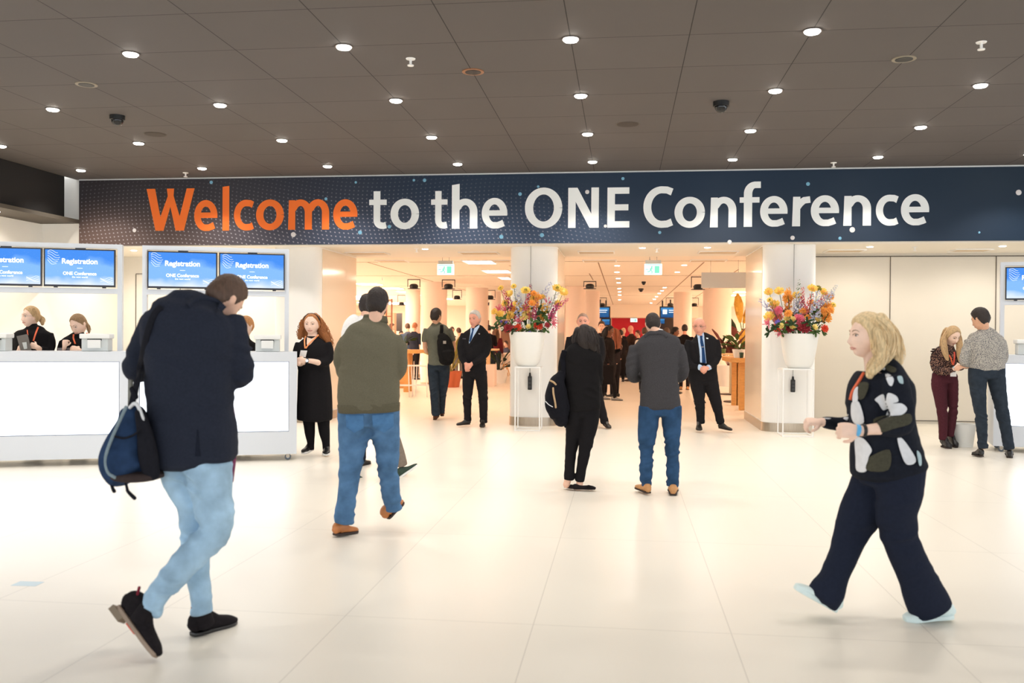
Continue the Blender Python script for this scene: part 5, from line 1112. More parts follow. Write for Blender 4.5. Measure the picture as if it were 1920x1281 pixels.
# his phone and bag
q = M1.p(360, 655, .42); tag(flat('smartphone', (q+box(-.038, .038, -.075, .075, -.004, .004)[0] @ np.array([RT, UP*.6+FW*.8, FW*.6-UP*.8]), box(0, 1, 0, 1, 0, 1)[1]), M_black), 'smartphone held in front of the stooping man, hidden by his body', 'phone')
Bg = thing('shoulder_bag', M1.p(250, 880, -.12), 'dark blue shoulder bag with white handle hanging at the stooping man\'s left side', 'bag')
C_bag = fabric('bag_navy', (38, 58, 88), .25, 18, bump=.3); C_bagd = fabric('bag_black', (28, 28, 34), .15, 60); C_bagb = fabric('bag_brown', (60, 50, 48), .12, 60)
bp = lambda L: M1.st(L)
pc = fuse([loft(bp([(246, 888, -.12, 38, .10), (234, 865, -.11, 39, .12), (242, 830, -.10, 34, .11), (250, 795, -.09, 26, .085), (246, 768, -.08, 18, .05)]), 24, 5, hint=CF, pw=3, cap=.25), loft(bp([(282, 892, -.06, 22, .09), (280, 850, -.06, 26, .1), (268, 800, -.07, 20, .08)]), 20, 4, hint=CF, pw=3, cap=.25)], .009, 2)
pc = rumple(pc[0], pc[1], .006, (), .8, (7, 7, 9), 9); b_ = put('bag_body', pc, C_bag, Bg)
bv = BVHTree.FromPolygons([tuple(v) for v in pc[0]], [tuple(f) for f in pc[1]])
put('bottom', loft(bp([(214, 888, -.11, 6, .09), (240, 891, -.11, 10, .125), (275, 891, -.1, 10, .12), (303, 888, -.07, 6, .08)]), 18, 4, hint=CF, pw=2.5, cap=.5), C_bagb, Bg)
put('piping', tube([M1.p(x, y, -.225) for x, y in ((236, 764), (224, 790), (208, 826), (198, 858), (202, 885), (216, 896))], .008, 8, 4), fabric('piping_grey', (128, 144, 150), .1), Bg)
put('side_panel', loft(bp([(263, 775, -.17, 9, .03), (272, 815, -.18, 14, .03), (278, 855, -.18, 18, .03), (284, 890, -.17, 15, .03)]), 16, 4, hint=CF), C_bagd, Bg)
put('handle', tube([M1.p(x, y, d_) for x, y, d_ in ((244, 764, -.14), (252, 757, -.17), (259, 762, -.18), (266, 780, -.19), (271, 797, -.19))], .009, 8, 4), fabric('handle_white', (226, 226, 226), .05), Bg)
put('zipper_line', tube([M1.p(x, y, -.222) for x, y in ((214, 818), (232, 822), (252, 815), (262, 806))], .005, 6, 4), C_bagd, Bg)
for L in (((204, 882), (206, 898), (211, 915), (214, 921)), ((234, 898), (238, 915), (240, 922), (252, 934))): put('drawstring', tube([M1.p(x, y, -.18) for x, y in L], .006, 6, 3, r1=.010), C_bagd, Bg)
# strap from bag over his left shoulder
sp_ = [M1.p(246, 762, -.1), M1.p(252, 738, -.12), M1.p(258, 712, -.14)]+[M1.surf(x, y, .012) for x, y in ((262, 690), (268, 660), (276, 625), (284, 600), (292, 585), (302, 576))]
V, F = loft([(p_, .016, .004) for p_ in sp_], 8, 4, hint=CF); put('strap', (V, F), C_bagd, Bg)
put('strap_buckle', tube([M1.p(248, 730, -.13), M1.p(254, 744, -.13)], .014, 8, 2), C_bagd, Bg)
put('strap_tail', cyl(M1.p(245, 712, -.08), M1.p(244, 762, -.08), .011, n=10), fabric('strap_grey', (140, 138, 128), .1), Bg)

# ---- man in the olive sweater
M2 = Person((650, 1006), 'person in olive knit sweater, blue jeans and tan shoes walking away')
tor = M2.limb([(692, 768, 0, 56, .135), (691, 735, 0, 58, .145), (692, 690, 0, 54, .135), (694, 652, 0, 54, .140), (697, 628, 0, 50, .125), (701, 611, .01, 33, .085), (703, 598, .01, 20, .062)], n=28, hint=CF, pw=2.5, cap=.3)
aL = M2.limb([(656, 634, 0, 15, .064), (645, 657, .0, 17, .06), (641, 685, .03, 15, .055), (648, 704, .08, 12.5, .05), (664, 700, .2, 11, .042), (678, 690, .3, 9, .036)])
aR = M2.limb([(738, 634, .0, 16, .064), (746, 657, .01, 18, .060), (747, 685, .03, 16, .056), (742, 702, .08, 13, .05), (728, 698, .2, 11, .042), (715, 690, .3, 9, .036)])
M2.cloth('sweater', [tor, aL, aR], C_grn, .009, .009, [(645, 695, .1), (746, 695, .1), (735, 640, .08), (700, 750, .12)], .35, (8, 8, 18), 7)
M2.add('hem_band', loft(M2.st([(692, 772, 0, 57.5, .138), (691.5, 757, 0, 58.5, .142)]), 28, 3, hint=CF, pw=2.5, cap=.1), C_rib)
M2.add('collar', loft(M2.st([(703, 604, .01, 25, .066), (704, 592, .012, 22, .060)]), 22, 3, hint=CF, cap=.1), C_rib)
M2.head(708, 571, 56, yaw=172, pitch=4, roll=0, dd=.01, brow=H_dark, hair=H_dark, hairkw=dict(thick=.012, top=.022, rough=.006, k=60), neck=(704, 604, 16, .01), beard=H_dark)
l1 = M2.limb([(668, 762, 0, 35, .12), (666, 800, 0, 33, .105), (661, 840, .01, 27, .088), (656, 880, .02, 22, .074), (650, 930, .0, 19, .066), (645, 980, -.02, 18, .060)])
l2 = M2.limb([(716, 762, 0, 33, .12), (720, 800, .03, 30, .1), (725, 840, .08, 24, .084), (728, 880, .12, 20, .072), (732, 920, .18, 18, .064), (738, 954, .22, 17, .058)])
seat = M2.limb([(691, 770, 0, 54, .13), (691, 795, 0, 46, .12)], hint=CF)
M2.cloth('jeans', [l1, l2, seat], C_jm, .008, .009, [(656, 885, .0, .12), (645, 970, -.02, .1), (728, 880, .12, .12), (738, 945, .22, .08), (691, 810, -.1, .1)], .3, (6, 6, 24), 8)
for pl in ([(697, 778), (738, 775), (738, 800), (720, 812), (699, 802)], [(648, 778), (682, 778), (682, 803), (664, 812), (649, 802)]): M2.decal('back_pocket', pl, fabric('jeans_pocket', (74, 114, 156), .2, 14), off=.004)
M2.shoe((628, 1005, -.04), (668, 998, .16), C_tan, C_sole, w=.050, h=.095, th=.02, label='tan leather shoe, planted')
M2.shoe((728, 974, .22), (757, 942, .30), C_tan, C_sole, w=.05, h=.095, up=(-RT*.6+UP*.75-FW*.35), th=.02, label='tan leather shoe with toe lifted')
for w, d_ in (((678, 690, .32), 1), ((715, 690, .32), -1)): M2.hand(M2.p(*w), UP*.45+FW*.4+RT*.3*d_, -FW+UP*.3, side=d_, curl=.8)
M2.done(.006)

# ---- man in the grey jacket and jeans, from behind
M3 = Person((1235, 927), 'person in charcoal blazer, blue jeans and tan shoes standing with back to us, looking down')
tor = M3.limb([(1238, 764, 0, 38, .130), (1237, 735, 0, 36.5, .13), (1236, 700, 0, 35, .125), (1234, 665, 0, 39, .13), (1232, 645, 0, 43, .125), (1230, 633, .01, 33, .095), (1229, 623, .02, 18, .065)], n=28, hint=CF, pw=2.5, cap=.3)
aL = M3.limb([(1192, 652, 0, 12, .062), (1186, 675, .0, 12.5, .058), (1185, 698, .03, 12, .053), (1190, 709, .1, 10, .048), (1204, 704, .22, 8, .040)])
aR = M3.limb([(1271, 650, 0, 12.5, .062), (1277, 675, 0, 12.5, .058), (1279, 698, .03, 12, .053), (1272, 708, .1, 10, .048), (1258, 703, .22, 8, .040)])
M3.cloth('blazer', [tor, aL, aR], C_char, .009, .007, [(1187, 700, .1), (1278, 700, .1), (1192, 655, .08), (1271, 655, .08), (1237, 745, .1)], .3, (7, 7, 18), 2)
M3.strap('collar', [(1209, 632), (1217, 627), (1230, 625.5), (1243, 627), (1251, 632)], 7, C_char, off=.012, th=.006)
M3.add('shirt_collar', loft(M3.st([(1230, 627, .02, 15, .060), (1230, 619, .03, 13.5, .056)]), 20, 3, hint=CF, cap=.1), C_wht)
M3.head(1224, 609, 40, yaw=180, pitch=22, roll=2, dd=.04, hair=H_dark, hairkw=dict(thick=.008, top=.018, rough=.005, k=80), face=False, neck=(1230, 628, 11.5, .02))
l1 = M3.limb([(1217, 762, 0, 20, .115), (1216, 790, 0, 19.5, .1), (1213, 820, 0, 17, .082), (1212, 850, .01, 13.5, .072), (1211, 885, .0, 12, .064), (1212, 911, .0, 10.5, .06)])
l2 = M3.limb([(1258, 762, 0, 20, .115), (1259, 790, 0, 18.5, .1), (1260, 820, 0, 15.5, .082), (1261, 850, .01, 13, .072), (1261, 885, .0, 12, .064), (1261, 912, .0, 11, .06)])
seat = M3.limb([(1238, 760, 0, 37, .12), (1238, 778, 0, 33, .11)], hint=CF)
M3.cloth('jeans', [l1, l2, seat], C_jd, .008, .009, [(1212, 850, .12), (1212, 905, .1), (1261, 850, .12), (1261, 905, .1)], .3, (6, 6, 26), 12)
M3.shoe((1216, 926, -.06), (1195, 915, .17), C_tan2, C_sole, w=.048, h=.09, label='tan suede shoe turned left'); M3.shoe((1262, 929, -.09), (1262, 918, .18), C_tan2, C_sole, w=.05, h=.09, label='tan suede shoe seen from behind')
for w, d_ in (((1204, 704, .22), 1), ((1258, 703, .22), -1)): M3.hand(M3.p(*w), UP*.35+FW*.3+RT*.5*d_, -FW+UP*.3, side=d_, curl=.8)
M3.done(.0065)
# ---- woman walking left in the printed blouse
HP = lambda f, L: [f(*q) for q in L]
z1 = lambda x, y: (1500+x/3.882, 575+y/3.882)
W1 = Person((1720, 1164), 'person with blond hair in dark floral jacket and navy flared trousers striding to the left', skin_=S_pale)
C_pn = fabric('print_navy', (26, 29, 38), .15, 50); C_pw = fabric('print_white', (220, 220, 222), .05, 40); C_po = fabric('print_olive', (70, 68, 56), .15, 80); C_pb = fabric('print_pale_blue', (176, 196, 200), .05, 40); C_nt = fabric('navy_trousers', (30, 35, 50), .1, 70)
tor = W1.limb([(1666, 880, 0, 66, .20), (1661, 850, 0, 62, .185), (1657, 815, 0, 57, .17), (1652, 780, 0, 57, .17), (1650, 745, 0, 60, .18), (1654, 712, 0, 50, .19), (1656, 694, 0, 30, .15), (1646, 680, 0, 20, .07)], n=28, hint=CF, pw=2.3, cap=.3)
aN = W1.limb([(1674, 712, -.17, 25, .062), (1684, 745, -.21, 25, .06), (1692, 775, -.23, 23, .056), (1686, 797, -.25, 20, .053), (1664, 800, -.26, 16.5, .047), (1648, 804, -.26, 13.5, .042)])
aF = W1.limb([(1640, 712, .18, 20, .06), (1628, 750, .22, 20, .056), (1610, 785, .22, 17, .05), (1580, 795, .2, 14.5, .042), (1544, 792, .18, 11, .036)])
W1.cloth('jacket', [tor, aN, aF], C_pn, .009, .007, [(1690, 795, -.24, .1), (1660, 850, 0, .15)], .35, (7, 7, 16), 4)
dz = [('white_print', [(620, 490), (655, 495), (683, 530), (668, 578), (642, 562)], C_pw), ('pale_print', [(708, 510), (742, 508), (752, 560), (722, 552)], C_pb), ('white_print', [(545, 675), (605, 638), (622, 690), (640, 630), (700, 650), (716, 690), (676, 706), (740, 705), (780, 745), (742, 788), (664, 798), (644, 835), (625, 800), (640, 745), (605, 755), (570, 705)], C_pw),
      ('olive_print', [(535, 822), (640, 790), (690, 800), (800, 780), (806, 850), (700, 885), (572, 915)], C_po), ('white_print', [(708, 958), (752, 968), (838, 1095), (832, 1142), (778, 1150), (742, 1090)], C_pw),
      ('white_print', [(400, 960), (460, 960), (522, 1040), (498, 1100), (482, 1198), (412, 1194), (404, 1100)], C_pw), ('olive_print', [(524, 1085), (652, 1042), (644, 1188), (486, 1192), (500, 1110)], C_po), ('white_print', [(376, 700), (430, 696), (466, 840), (404, 856), (372, 800)], C_pw),
      ('white_print', [(392, 610), (424, 585), (420, 684), (382, 692)], C_pw), ('grey_print', [(604, 430), (640, 425), (700, 450), (690, 480), (640, 470)], C_po), ('pale_print', [(850, 1050), (880, 1080), (885, 1150), (866, 1150)], C_pb), ('olive_print', [(430, 560), (500, 560), (470, 660), (424, 670)], C_po),
      ('white_print', [(596, 440), (618, 445), (616, 462), (598, 458)], C_pw), ('white_print', [(176, 800), (226, 794), (222, 818), (182, 816)], C_pw), ('white_print', [(300, 790), (350, 780), (345, 830), (310, 810)], C_pw)]
for i_, (nm, pl, m_) in enumerate(dz): W1.decal(nm, HP(z1, pl), m_, off=.004+.0014*i_, step=2.2, rnd=True)
W1.strap('lanyard', HP(z1, [(470, 480), (430, 545), (385, 620), (368, 680)]), 7, C_orange, off=.012)
W1.head(1624, 631, 79, yaw=-84, pitch=-2, roll=0, dd=0, fem=True, brow=H_dblond, lip=M_lip, hair=H_lblond, hairkw=dict(thick=.016, top=.022, rough=.003, k=70, back=.010, line=((0, .078), (30, .07), (50, .05), (66, .025), (80, -.03), (100, -.07), (180, -.10))), neck=(1640, 690, 17, 0))
W1.locks('long_hair', [[(1640, 600, -.05, 16), (1662, 625, -.07, 18), (1662, 660, -.07, 18), (1640, 685, -.10, 14), (1630, 705, -.13, 8)], [(1648, 600, 0, 18), (1672, 630, 0, 17), (1680, 660, -.02, 14), (1686, 680, -.02, 9)], [(1640, 600, .05, 16), (1660, 630, .06, 18), (1668, 660, .05, 14), (1660, 690, .05, 9)], [(1644, 620, -.08, 12), (1650, 650, -.09, 15), (1652, 675, -.12, 14), (1636, 697, -.15, 9)]], H_lblond, n=280, r=.0038, wav=.008, msc=.9)
lf = W1.limb([(1668, 872, .10, 56, .11), (1640, 920, .10, 50, .105), (1612, 965, .10, 40, .09), (1594, 1005, .09, 31, .075), (1580, 1045, .07, 27, .068), (1564, 1080, .05, 27, .07), (1552, 1108, .03, 33, .075), (1540, 1126, .02, 32, .075)])
lb = W1.limb([(1688, 872, -.08, 48, .11), (1686, 925, -.08, 42, .105), (1682, 970, -.06, 37, .09), (1688, 1010, -.04, 33, .08), (1704, 1050, -.03, 32, .075), (1722, 1090, -.02, 36, .075), (1738, 1125, -.01, 40, .08), (1746, 1144, 0, 40, .08)])
st_ = W1.limb([(1668, 876, 0, 60, .17), (1670, 900, 0, 56, .16)], hint=CF)
W1.cloth('trousers', [lf, lb, st_], C_nt, .009, .008, [(1600, 1000, .05, .12), (1690, 1010, -.05, .12)], .3, (6, 6, 20), 6)
C_sh = mat('white_sneaker', (216, 232, 230), .5)
u2 = UP*.75-RT*.55; W1.shoe((1566, 1148, .03), (1488, 1104, .03), C_sh, C_sh, w=.048, h=.085, up=UP*.85-RT*.5*-1, th=.028, label='white sneaker with toe lifted')
W1.shoe((1786, 1160, 0), (1695, 1166, .0), C_sh, C_sh, w=.048, h=.085, up=UP, th=.028, label='white sneaker on the floor')
W1.body.append(loft(W1.st([(1650, 804, -.26, 11, .036), (1628, 806, -.27, 9.5, .032), (1612, 808, -.27, 8.5, .028)]), 16, 4)); W1.body.append(loft(W1.st([(1548, 792, .18, 9, .03), (1538, 792, .18, 8.5, .028)]), 16, 3))
W1.hand(W1.p(1610, 808, -.27), -RT+UP*.05, UP*.25-FW, side=-1, curl=1.0, thumb=.5, size=1.0)
W1.hand(W1.p(1540, 792, .18), -RT+UP*.05, UP*.9-FW*.4, side=-1, curl=1.1, thumb=.3, size=.95)
W1.add('blue_wristband', loft(W1.st([(1610, 808, -.27, 11, .035), (1605, 807, -.27, 11, .035)]), 16, 2, cap=.1), mat('wrist_blue', (92, 176, 226), .4)); W1.add('watch', loft(W1.st([(1622, 807, -.27, 11.5, .036), (1617, 807, -.27, 11.5, .036)]), 16, 2, cap=.1), M_black)
W1.done(.0055)

# ---- woman in black with the backpack
W2 = Person((1085, 919), 'person with dark hair in black blazer and slim black trousers, back turned', skin_=S_fair)
tor = W2.limb([(1094, 768, 0, 32, .125), (1092, 735, 0, 33, .12), (1090, 700, 0, 33, .11), (1090, 672, 0, 34, .115), (1091, 658, 0, 29, .095), (1093, 647, .02, 16, .06)], n=26, hint=CF, pw=2.4, cap=.3)
aL = W2.limb([(1062, 664, 0, 11, .056), (1057, 688, 0, 10.5, .052), (1058, 712, .04, 10, .048), (1066, 718, .14, 9, .042), (1078, 712, .26, 7.5, .036)])
aR = W2.limb([(1117, 666, 0, 11, .056), (1121, 690, .0, 11, .052), (1120, 716, .05, 10, .047), (1112, 720, .14, 9, .042), (1100, 712, .26, 7.5, .036)])
W2.cloth('blazer', [tor, aL, aR], C_blk2, .009, .007, [(1120, 716, .1), (1092, 740, .12)], .3, (8, 8, 18), 5)
W2.add('collar', loft(W2.st([(1094, 654, .02, 21, .07), (1096, 645, .03, 18, .062)]), 20, 3, hint=CF, cap=.15), C_blk2)
W2.head(1098, 633, 38, yaw=168, pitch=28, roll=0, dd=.04, face=False, fem=True, hair=H_dark, hairkw=dict(thick=.02, top=.026, rough=.005, k=60, back=.012, line=((0, .074), (60, .03), (90, -.06), (180, -.12))), neck=(1095, 650, 10, .03))
W2.locks('long_hair', [[(1086, 620, 0, 10), (1080, 638, 0, 9), (1084, 655, .0, 6)], [(1096, 616, -.04, 12), (1096, 635, -.06, 15), (1098, 652, -.05, 12)], [(1108, 622, 0, 11), (1114, 640, -.02, 9), (1118, 658, -.01, 7), (1120, 670, 0, 4)], [(1104, 620, -.04, 12), (1108, 640, -.07, 13), (1112, 656, -.05, 8)]], H_dark, n=220, r=.0035, wav=.004, msc=.92)
l1 = W2.limb([(1080, 766, 0, 18, .105), (1077, 790, 0, 16.5, .095), (1074, 820, .02, 13.5, .075), (1070, 850, .02, 10.5, .062), (1068, 878, .0, 9.5, .054), (1067, 899, -.02, 9, .05)])
l2 = W2.limb([(1106, 766, 0, 19, .105), (1105, 790, -.02, 17.5, .095), (1100, 820, -.04, 14.5, .075), (1097, 842, -.05, 12, .062), (1091, 875, -.03, 9.5, .052), (1087, 902, -.02, 8.5, .048)])
st_ = W2.limb([(1093, 764, 0, 31, .12), (1093, 780, 0, 27, .11)], hint=CF)
W2.cloth('trousers', [l1, l2, st_], fabric('black_trousers', (24, 22, 24), .1, 80), .008, .007, [(1100, 835, .12), (1067, 890, .08)], .3, (7, 7, 24), 6)
for a, b in (((1066, 896, -.01), (1062, 909, -.01)), ((1088, 900, -.02), (1086, 912, -.02))): W2.body.append(loft(W2.st([(a[0], a[1], a[2], 6.5, .034), (b[0], b[1], b[2], 6.5, .036)]), 14, 3))
W2.shoe((1060, 914, .06), (1078, 917, -.04), C_sue, C_sole, w=.036, h=.075, low=True, th=.01, label='black suede flat shoe, rear'); W2.shoe((1075, 918, -.05), (1117, 918, -.05), C_sue, C_sole, w=.038, h=.08, low=True, th=.01, label='black suede loafer with tassel', sub=[('tassel', tube([W2.p(1098, 913, -.09), W2.p(1104, 911, -.09), W2.p(1110, 914, -.09)], .008, 6, 2), C_sue)])
for w, d_ in (((1080, 710, .28), 1), ((1098, 710, .28), -1)): W2.hand(W2.p(*w), UP*.5+FW*.3+RT*.3*d_, -FW+UP*.3, side=d_, curl=.8, size=.9)
W2.done(.0065)
B2 = thing('backpack', W2.p(1042, 795, -.05), 'dark backpack with tan zip strips hanging off the black clad woman\'s left side', 'backpack')
C_bp = fabric('backpack_dark', (22, 22, 28), .2, 40, bump=.3)
pc = fuse([loft(W2.st([(1052, 786, -.05, 14, .10), (1046, 765, -.05, 20, .13), (1043, 740, -.05, 20.5, .13), (1045, 718, -.04, 15, .11), (1052, 704, -.03, 9, .07)]), 22, 5, hint=CF, pw=2.6), loft(W2.st([(1039, 778, -.12, 9, .05), (1034, 758, -.13, 12, .06), (1036, 740, -.12, 10, .05)]), 16, 4, hint=CF)], .008, 2)
pc = rumple(pc[0], pc[1], .006, (), .8, (8, 8, 10), 9); put('pack_body', pc, C_bp, B2)
tn = fabric('tan_trim', (186, 156, 120), .08)
for nm, L in (('zip_strip', ((1037, 728), (1038, 740), (1041, 755), (1042, 764))), ('handle_trim', ((1032, 714), (1038, 717), (1042, 721)))): put(nm, tube([W2.p(x, y, -.20) for x, y in L], .009, 6, 3), tn, B2)
put('reflective_line', tube([W2.p(x, y, -.2) for x, y in ((1023, 753), (1029, 759), (1036, 763))], .004, 6, 3), C_pw, B2)
put('strap', loft([(W2.surf(x, y, .01), .025, .008) for x, y in ((1058, 658), (1056, 670), (1056, 682), (1057, 694))]+[(W2.p(1054, 706, -.08), .025, .008)], 8, 3, hint=CF), C_bp, B2); put('strap', tube([W2.p(1062, 745, -.1), W2.p(1066, 765, -.11), W2.p(1062, 785, -.1), W2.p(1060, 800, -.08)], .012, 6, 4), C_bp, B2)

# ---- guards
C_stub = None
def suit(P, tor, aL, aR, legs, m, vox=.0085, seed=1, shirt=None, tie=None, lap=None, collar=None):
    T = P.limb(tor, n=26, hint=CF, pw=2.4, cap=.3); P.cloth('suit_jacket', [T, P.limb(aL), P.limb(aR)], m, vox, .006, [(aL[2][0], aL[2][1], .1), (aR[2][0], aR[2][1], .1)], .3, (8, 8, 18), seed)
    if shirt: P.decal('shirt_front', shirt, C_shirt, off=.003, step=1.2)
    if tie:
        n0 = len(P.kids); P.decal('tie', tie, C_tie, off=.009, step=1.2)
    for L in lap or []: P.decal('lapel', L, m, off=.007, th=.004, step=1.2)
    if collar:
        for L in collar: P.decal('collar', L, C_shirt, off=.010, step=1.)
    ls = [P.limb(q) for q in legs]; sx = (legs[0][0][0]+legs[1][0][0])/2; sy_ = legs[0][0][1]; hw = abs(legs[1][0][0]-legs[0][0][0])/2+legs[0][0][3]*.85
    P.cloth('trousers', ls+[P.limb([(sx, sy_, 0, hw, .12), (sx, sy_+10, 0, hw*.9, .115)], hint=CF)], m, vox, .006, [(q[-1][0], q[-1][1], .08) for q in legs]+[(q[3][0], q[3][1], .1) for q in legs], .3, (7, 7, 24), seed+3)
z5 = lambda x, y: (760+x/4.927, 560+y/4.927); g1 = lambda x, y: (855+x/9.853, 575+y/9.853); g2 = lambda x, y: (1280+x/9.85, 590+y/9.85)
G1 = Person((885, 800), 'person with short grey hair in black suit, blue tie, hands clasped, left of the flowers', skin_=S_ruddy)
suit(G1, [(889, 700, 0, 22, .13), (889, 680, 0, 22.5, .14), (890, 660, 0, 22, .14), (892, 640, 0, 23.5, .135), (893, 626, 0, 24, .12), (893, 617, 0, 16, .09), (892, 611, 0, 8.5, .06)],
     [(871, 627, -.01, 7, .062), (865, 645, -.03, 7, .058), (864, 662, -.06, 6.5, .054), (868, 675, -.12, 6, .05), (875, 684, -.18, 5, .042)], [(913, 628, 0, 7.5, .062), (915, 645, -.02, 7.5, .058), (911, 663, -.08, 6.5, .053), (899, 674, -.15, 6, .048), (886, 682, -.2, 5, .042)],
     [[(879, 697, 0, 11.5, .11), (878, 715, 0, 11, .1), (877, 735, -.01, 9.5, .085), (876, 750, -.01, 8.5, .075), (876.5, 770, 0, 7.3, .066), (877, 789, 0, 6.8, .064)], [(901, 697, 0, 12, .11), (903, 715, 0, 11, .1), (905, 735, 0, 9.5, .085), (906, 750, 0, 8.8, .076), (906.5, 770, 0, 7.8, .068), (906.5, 792, 0, 7.2, .064)]], C_blk, seed=2,
     shirt=HP(g1, [(268, 385), (300, 420), (350, 400), (440, 335), (400, 430), (320, 560), (240, 700), (236, 640), (262, 480)]), tie=HP(g1, [(285, 410), (338, 410), (322, 450), (296, 590), (262, 660), (242, 640), (258, 570), (298, 445)]),
     lap=[HP(g1, [(445, 340), (500, 470), (420, 560), (300, 700), (240, 760), (232, 700), (320, 580), (410, 440)]), HP(g1, [(268, 372), (232, 440), (222, 560), (230, 700), (238, 640), (262, 500)])], collar=[HP(g1, [(340, 400), (440, 330), (425, 390), (370, 440), (338, 420)]), HP(g1, [(275, 380), (300, 408), (290, 425), (272, 420)])])
G1.decal('name_badge', HP(g1, [(120, 582), (182, 586), (182, 606), (120, 602)]), mat('badge_dark', (70, 70, 80), .4), off=.006, step=1.); G1.decal('lapel_pin', HP(g1, [(418, 495), (438, 490), (444, 512), (424, 518)]), M_chrome, off=.013, step=.8)
G1.head(890, 598.5, 31.5, yaw=-26, pitch=2, dd=-.01, brow=H_dblond, hair=H_grey, hairkw=dict(thick=.008, top=.013, rough=.003), neck=(891, 614, 7.2, 0), beard=None)
G1.hand(G1.p(884, 683, -.21), -RT*.7-UP*.7, -FW+UP*.2, side=1, curl=.75, size=1.05); G1.hand(G1.p(874, 685, -.20), RT*.25-UP*.95, -FW, side=-1, curl=.8, size=1.0)
G1.shoe((881, 796, 0), (856, 798, -.1), C_bsh, C_sole, w=.046, h=.09, label='black shoe turned to the left'); G1.shoe((906, 793, .05), (904, 802, -.2), C_bsh, C_sole, w=.046, h=.09, label='black shoe pointing to the camera')
G1.done(.0075)
G2 = Person((1332, 810), 'person, bald with glasses, in black suit and blue tie, hands clasped, right of centre', skin_=S_ruddy)
suit(G2, [(1318, 712, 0, 28, .14), (1317, 695, 0, 27, .15), (1317, 675, 0, 27, .16), (1317, 655, 0, 27, .15), (1317, 641, 0, 27, .125), (1315, 632, 0, 17, .09), (1313, 626, 0, 9, .062)],
     [(1293, 640, -.01, 8, .064), (1288, 658, -.02, 8, .06), (1288, 675, -.06, 7.5, .056), (1296, 686, -.14, 6.5, .05), (1309, 689, -.21, 5.5, .044)], [(1341, 639, -.01, 8, .064), (1345, 655, -.02, 8, .06), (1345, 670, -.06, 7.5, .056), (1339, 682, -.14, 6.5, .05), (1329, 689, -.21, 5.5, .044)],
     [[(1307, 710, 0, 15, .12), (1309, 728, 0, 13.5, .105), (1311, 745, 0, 11, .09), (1312, 760, 0, 9.5, .08), (1313.5, 778, 0, 8, .068), (1314, 794, 0, 7.5, .064)], [(1331, 710, 0, 15, .12), (1335, 728, 0, 13.5, .105), (1340, 745, 0, 11.5, .09), (1344, 760, 0, 9.8, .08), (1348, 778, 0, 8.2, .068), (1351, 794, 0, 7.8, .064)]], C_blk, seed=5,
     shirt=HP(g2, [(258, 372), (330, 400), (385, 325), (400, 430), (410, 600), (440, 900), (320, 885), (305, 640), (275, 440)]), tie=HP(g2, [(310, 390), (372, 388), (362, 430), (392, 560), (430, 895), (360, 895), (352, 640), (325, 520), (322, 430)]),
     lap=[HP(g2, [(260, 372), (200, 470), (235, 500), (205, 520), (310, 880), (318, 780), (300, 600), (278, 440)]), HP(g2, [(395, 340), (470, 400), (485, 520), (470, 760), (442, 900), (415, 620), (402, 440)])], collar=[HP(g2, [(262, 365), (318, 395), (318, 425), (280, 440)]), HP(g2, [(388, 330), (400, 410), (385, 420), (360, 395)])])
G2.decal('tie_clip', HP(g2, [(350, 590), (392, 588), (392, 602), (350, 604)]), M_chrome, off=.016, step=1.); G2.decal('lapel_pin', HP(g2, [(430, 425), (470, 430), (475, 452), (440, 450)]), M_white, off=.014, step=.8)
G2.head(1311, 612.5, 33, yaw=-20, pitch=5, dd=-.01, brow=H_dblond, hair=None, neck=(1314, 629, 8, 0), wide=1.06); G2.glasses()
for c_, a_ in (((1310, 688), (1314, 690)), ((1331, 688), (1327, 690))): G2.add('shirt_cuff', loft(G2.st([(c_[0], c_[1], -.2, 5.2, .042), (a_[0], a_[1], -.23, 5, .04)]), 14, 2, cap=.1), C_shirt)
G2.hand(G2.p(1327, 690, -.235), -RT*.85-UP*.4, -FW+UP*.3, side=1, curl=.8, size=1.05); G2.hand(G2.p(1314, 690, -.225), RT*.7-UP*.55, -FW+UP*.2, side=-1, curl=.7, size=1.0)
G2.shoe((1310, 798, .06), (1311, 808, -.2), C_bsh, C_sole, w=.048, h=.09, label='black shoe pointing to the camera'); G2.shoe((1348, 803, .02), (1372, 808, -.14), C_bsh, C_sole, w=.046, h=.09, label='black shoe turned to the right')
G2.done(.0075)
G3 = Person((1098, 803), 'person, stern with shaved head, in black suit, half hidden behind the black clad woman', skin_=S_ruddy)
suit(G3, [(1097, 712, 0, 29, .14), (1097, 690, 0, 28, .15), (1097, 665, 0, 29, .15), (1097, 645, 0, 30, .14), (1096, 632, 0, 29, .12), (1095, 622, 0, 18, .09), (1093, 616, 0, 9, .065)],
     [(1070, 634, 0, 8, .066), (1066, 655, 0, 8, .062), (1067, 675, -.04, 7.5, .056), (1080, 688, -.14, 6, .05), (1090, 690, -.2, 5, .044)], [(1123, 634, 0, 8, .066), (1128, 655, 0, 8, .062), (1126, 675, -.04, 7.5, .056), (1114, 688, -.14, 6, .05), (1104, 690, -.2, 5, .044)],
     [[(1085, 712, 0, 15, .12), (1084, 735, 0, 12.5, .1), (1083, 750, 0, 10, .085), (1083, 765, 0, 9, .075), (1083, 780, 0, 8, .066), (1083, 794, 0, 7.5, .064)], [(1112, 712, 0, 15, .12), (1117, 735, 0, 12.5, .1), (1122, 750, 0, 10.5, .085), (1126, 765, 0, 9, .075), (1131, 780, 0, 8, .066), (1134, 793, 0, 7.5, .064)]], C_blk, seed=8,
     shirt=[(1087, 616), (1094, 619), (1101, 616), (1098, 640), (1095, 660), (1091, 640)], tie=[(1092, 620), (1096, 620), (1097, 650), (1094, 655), (1092, 640)], lap=None)
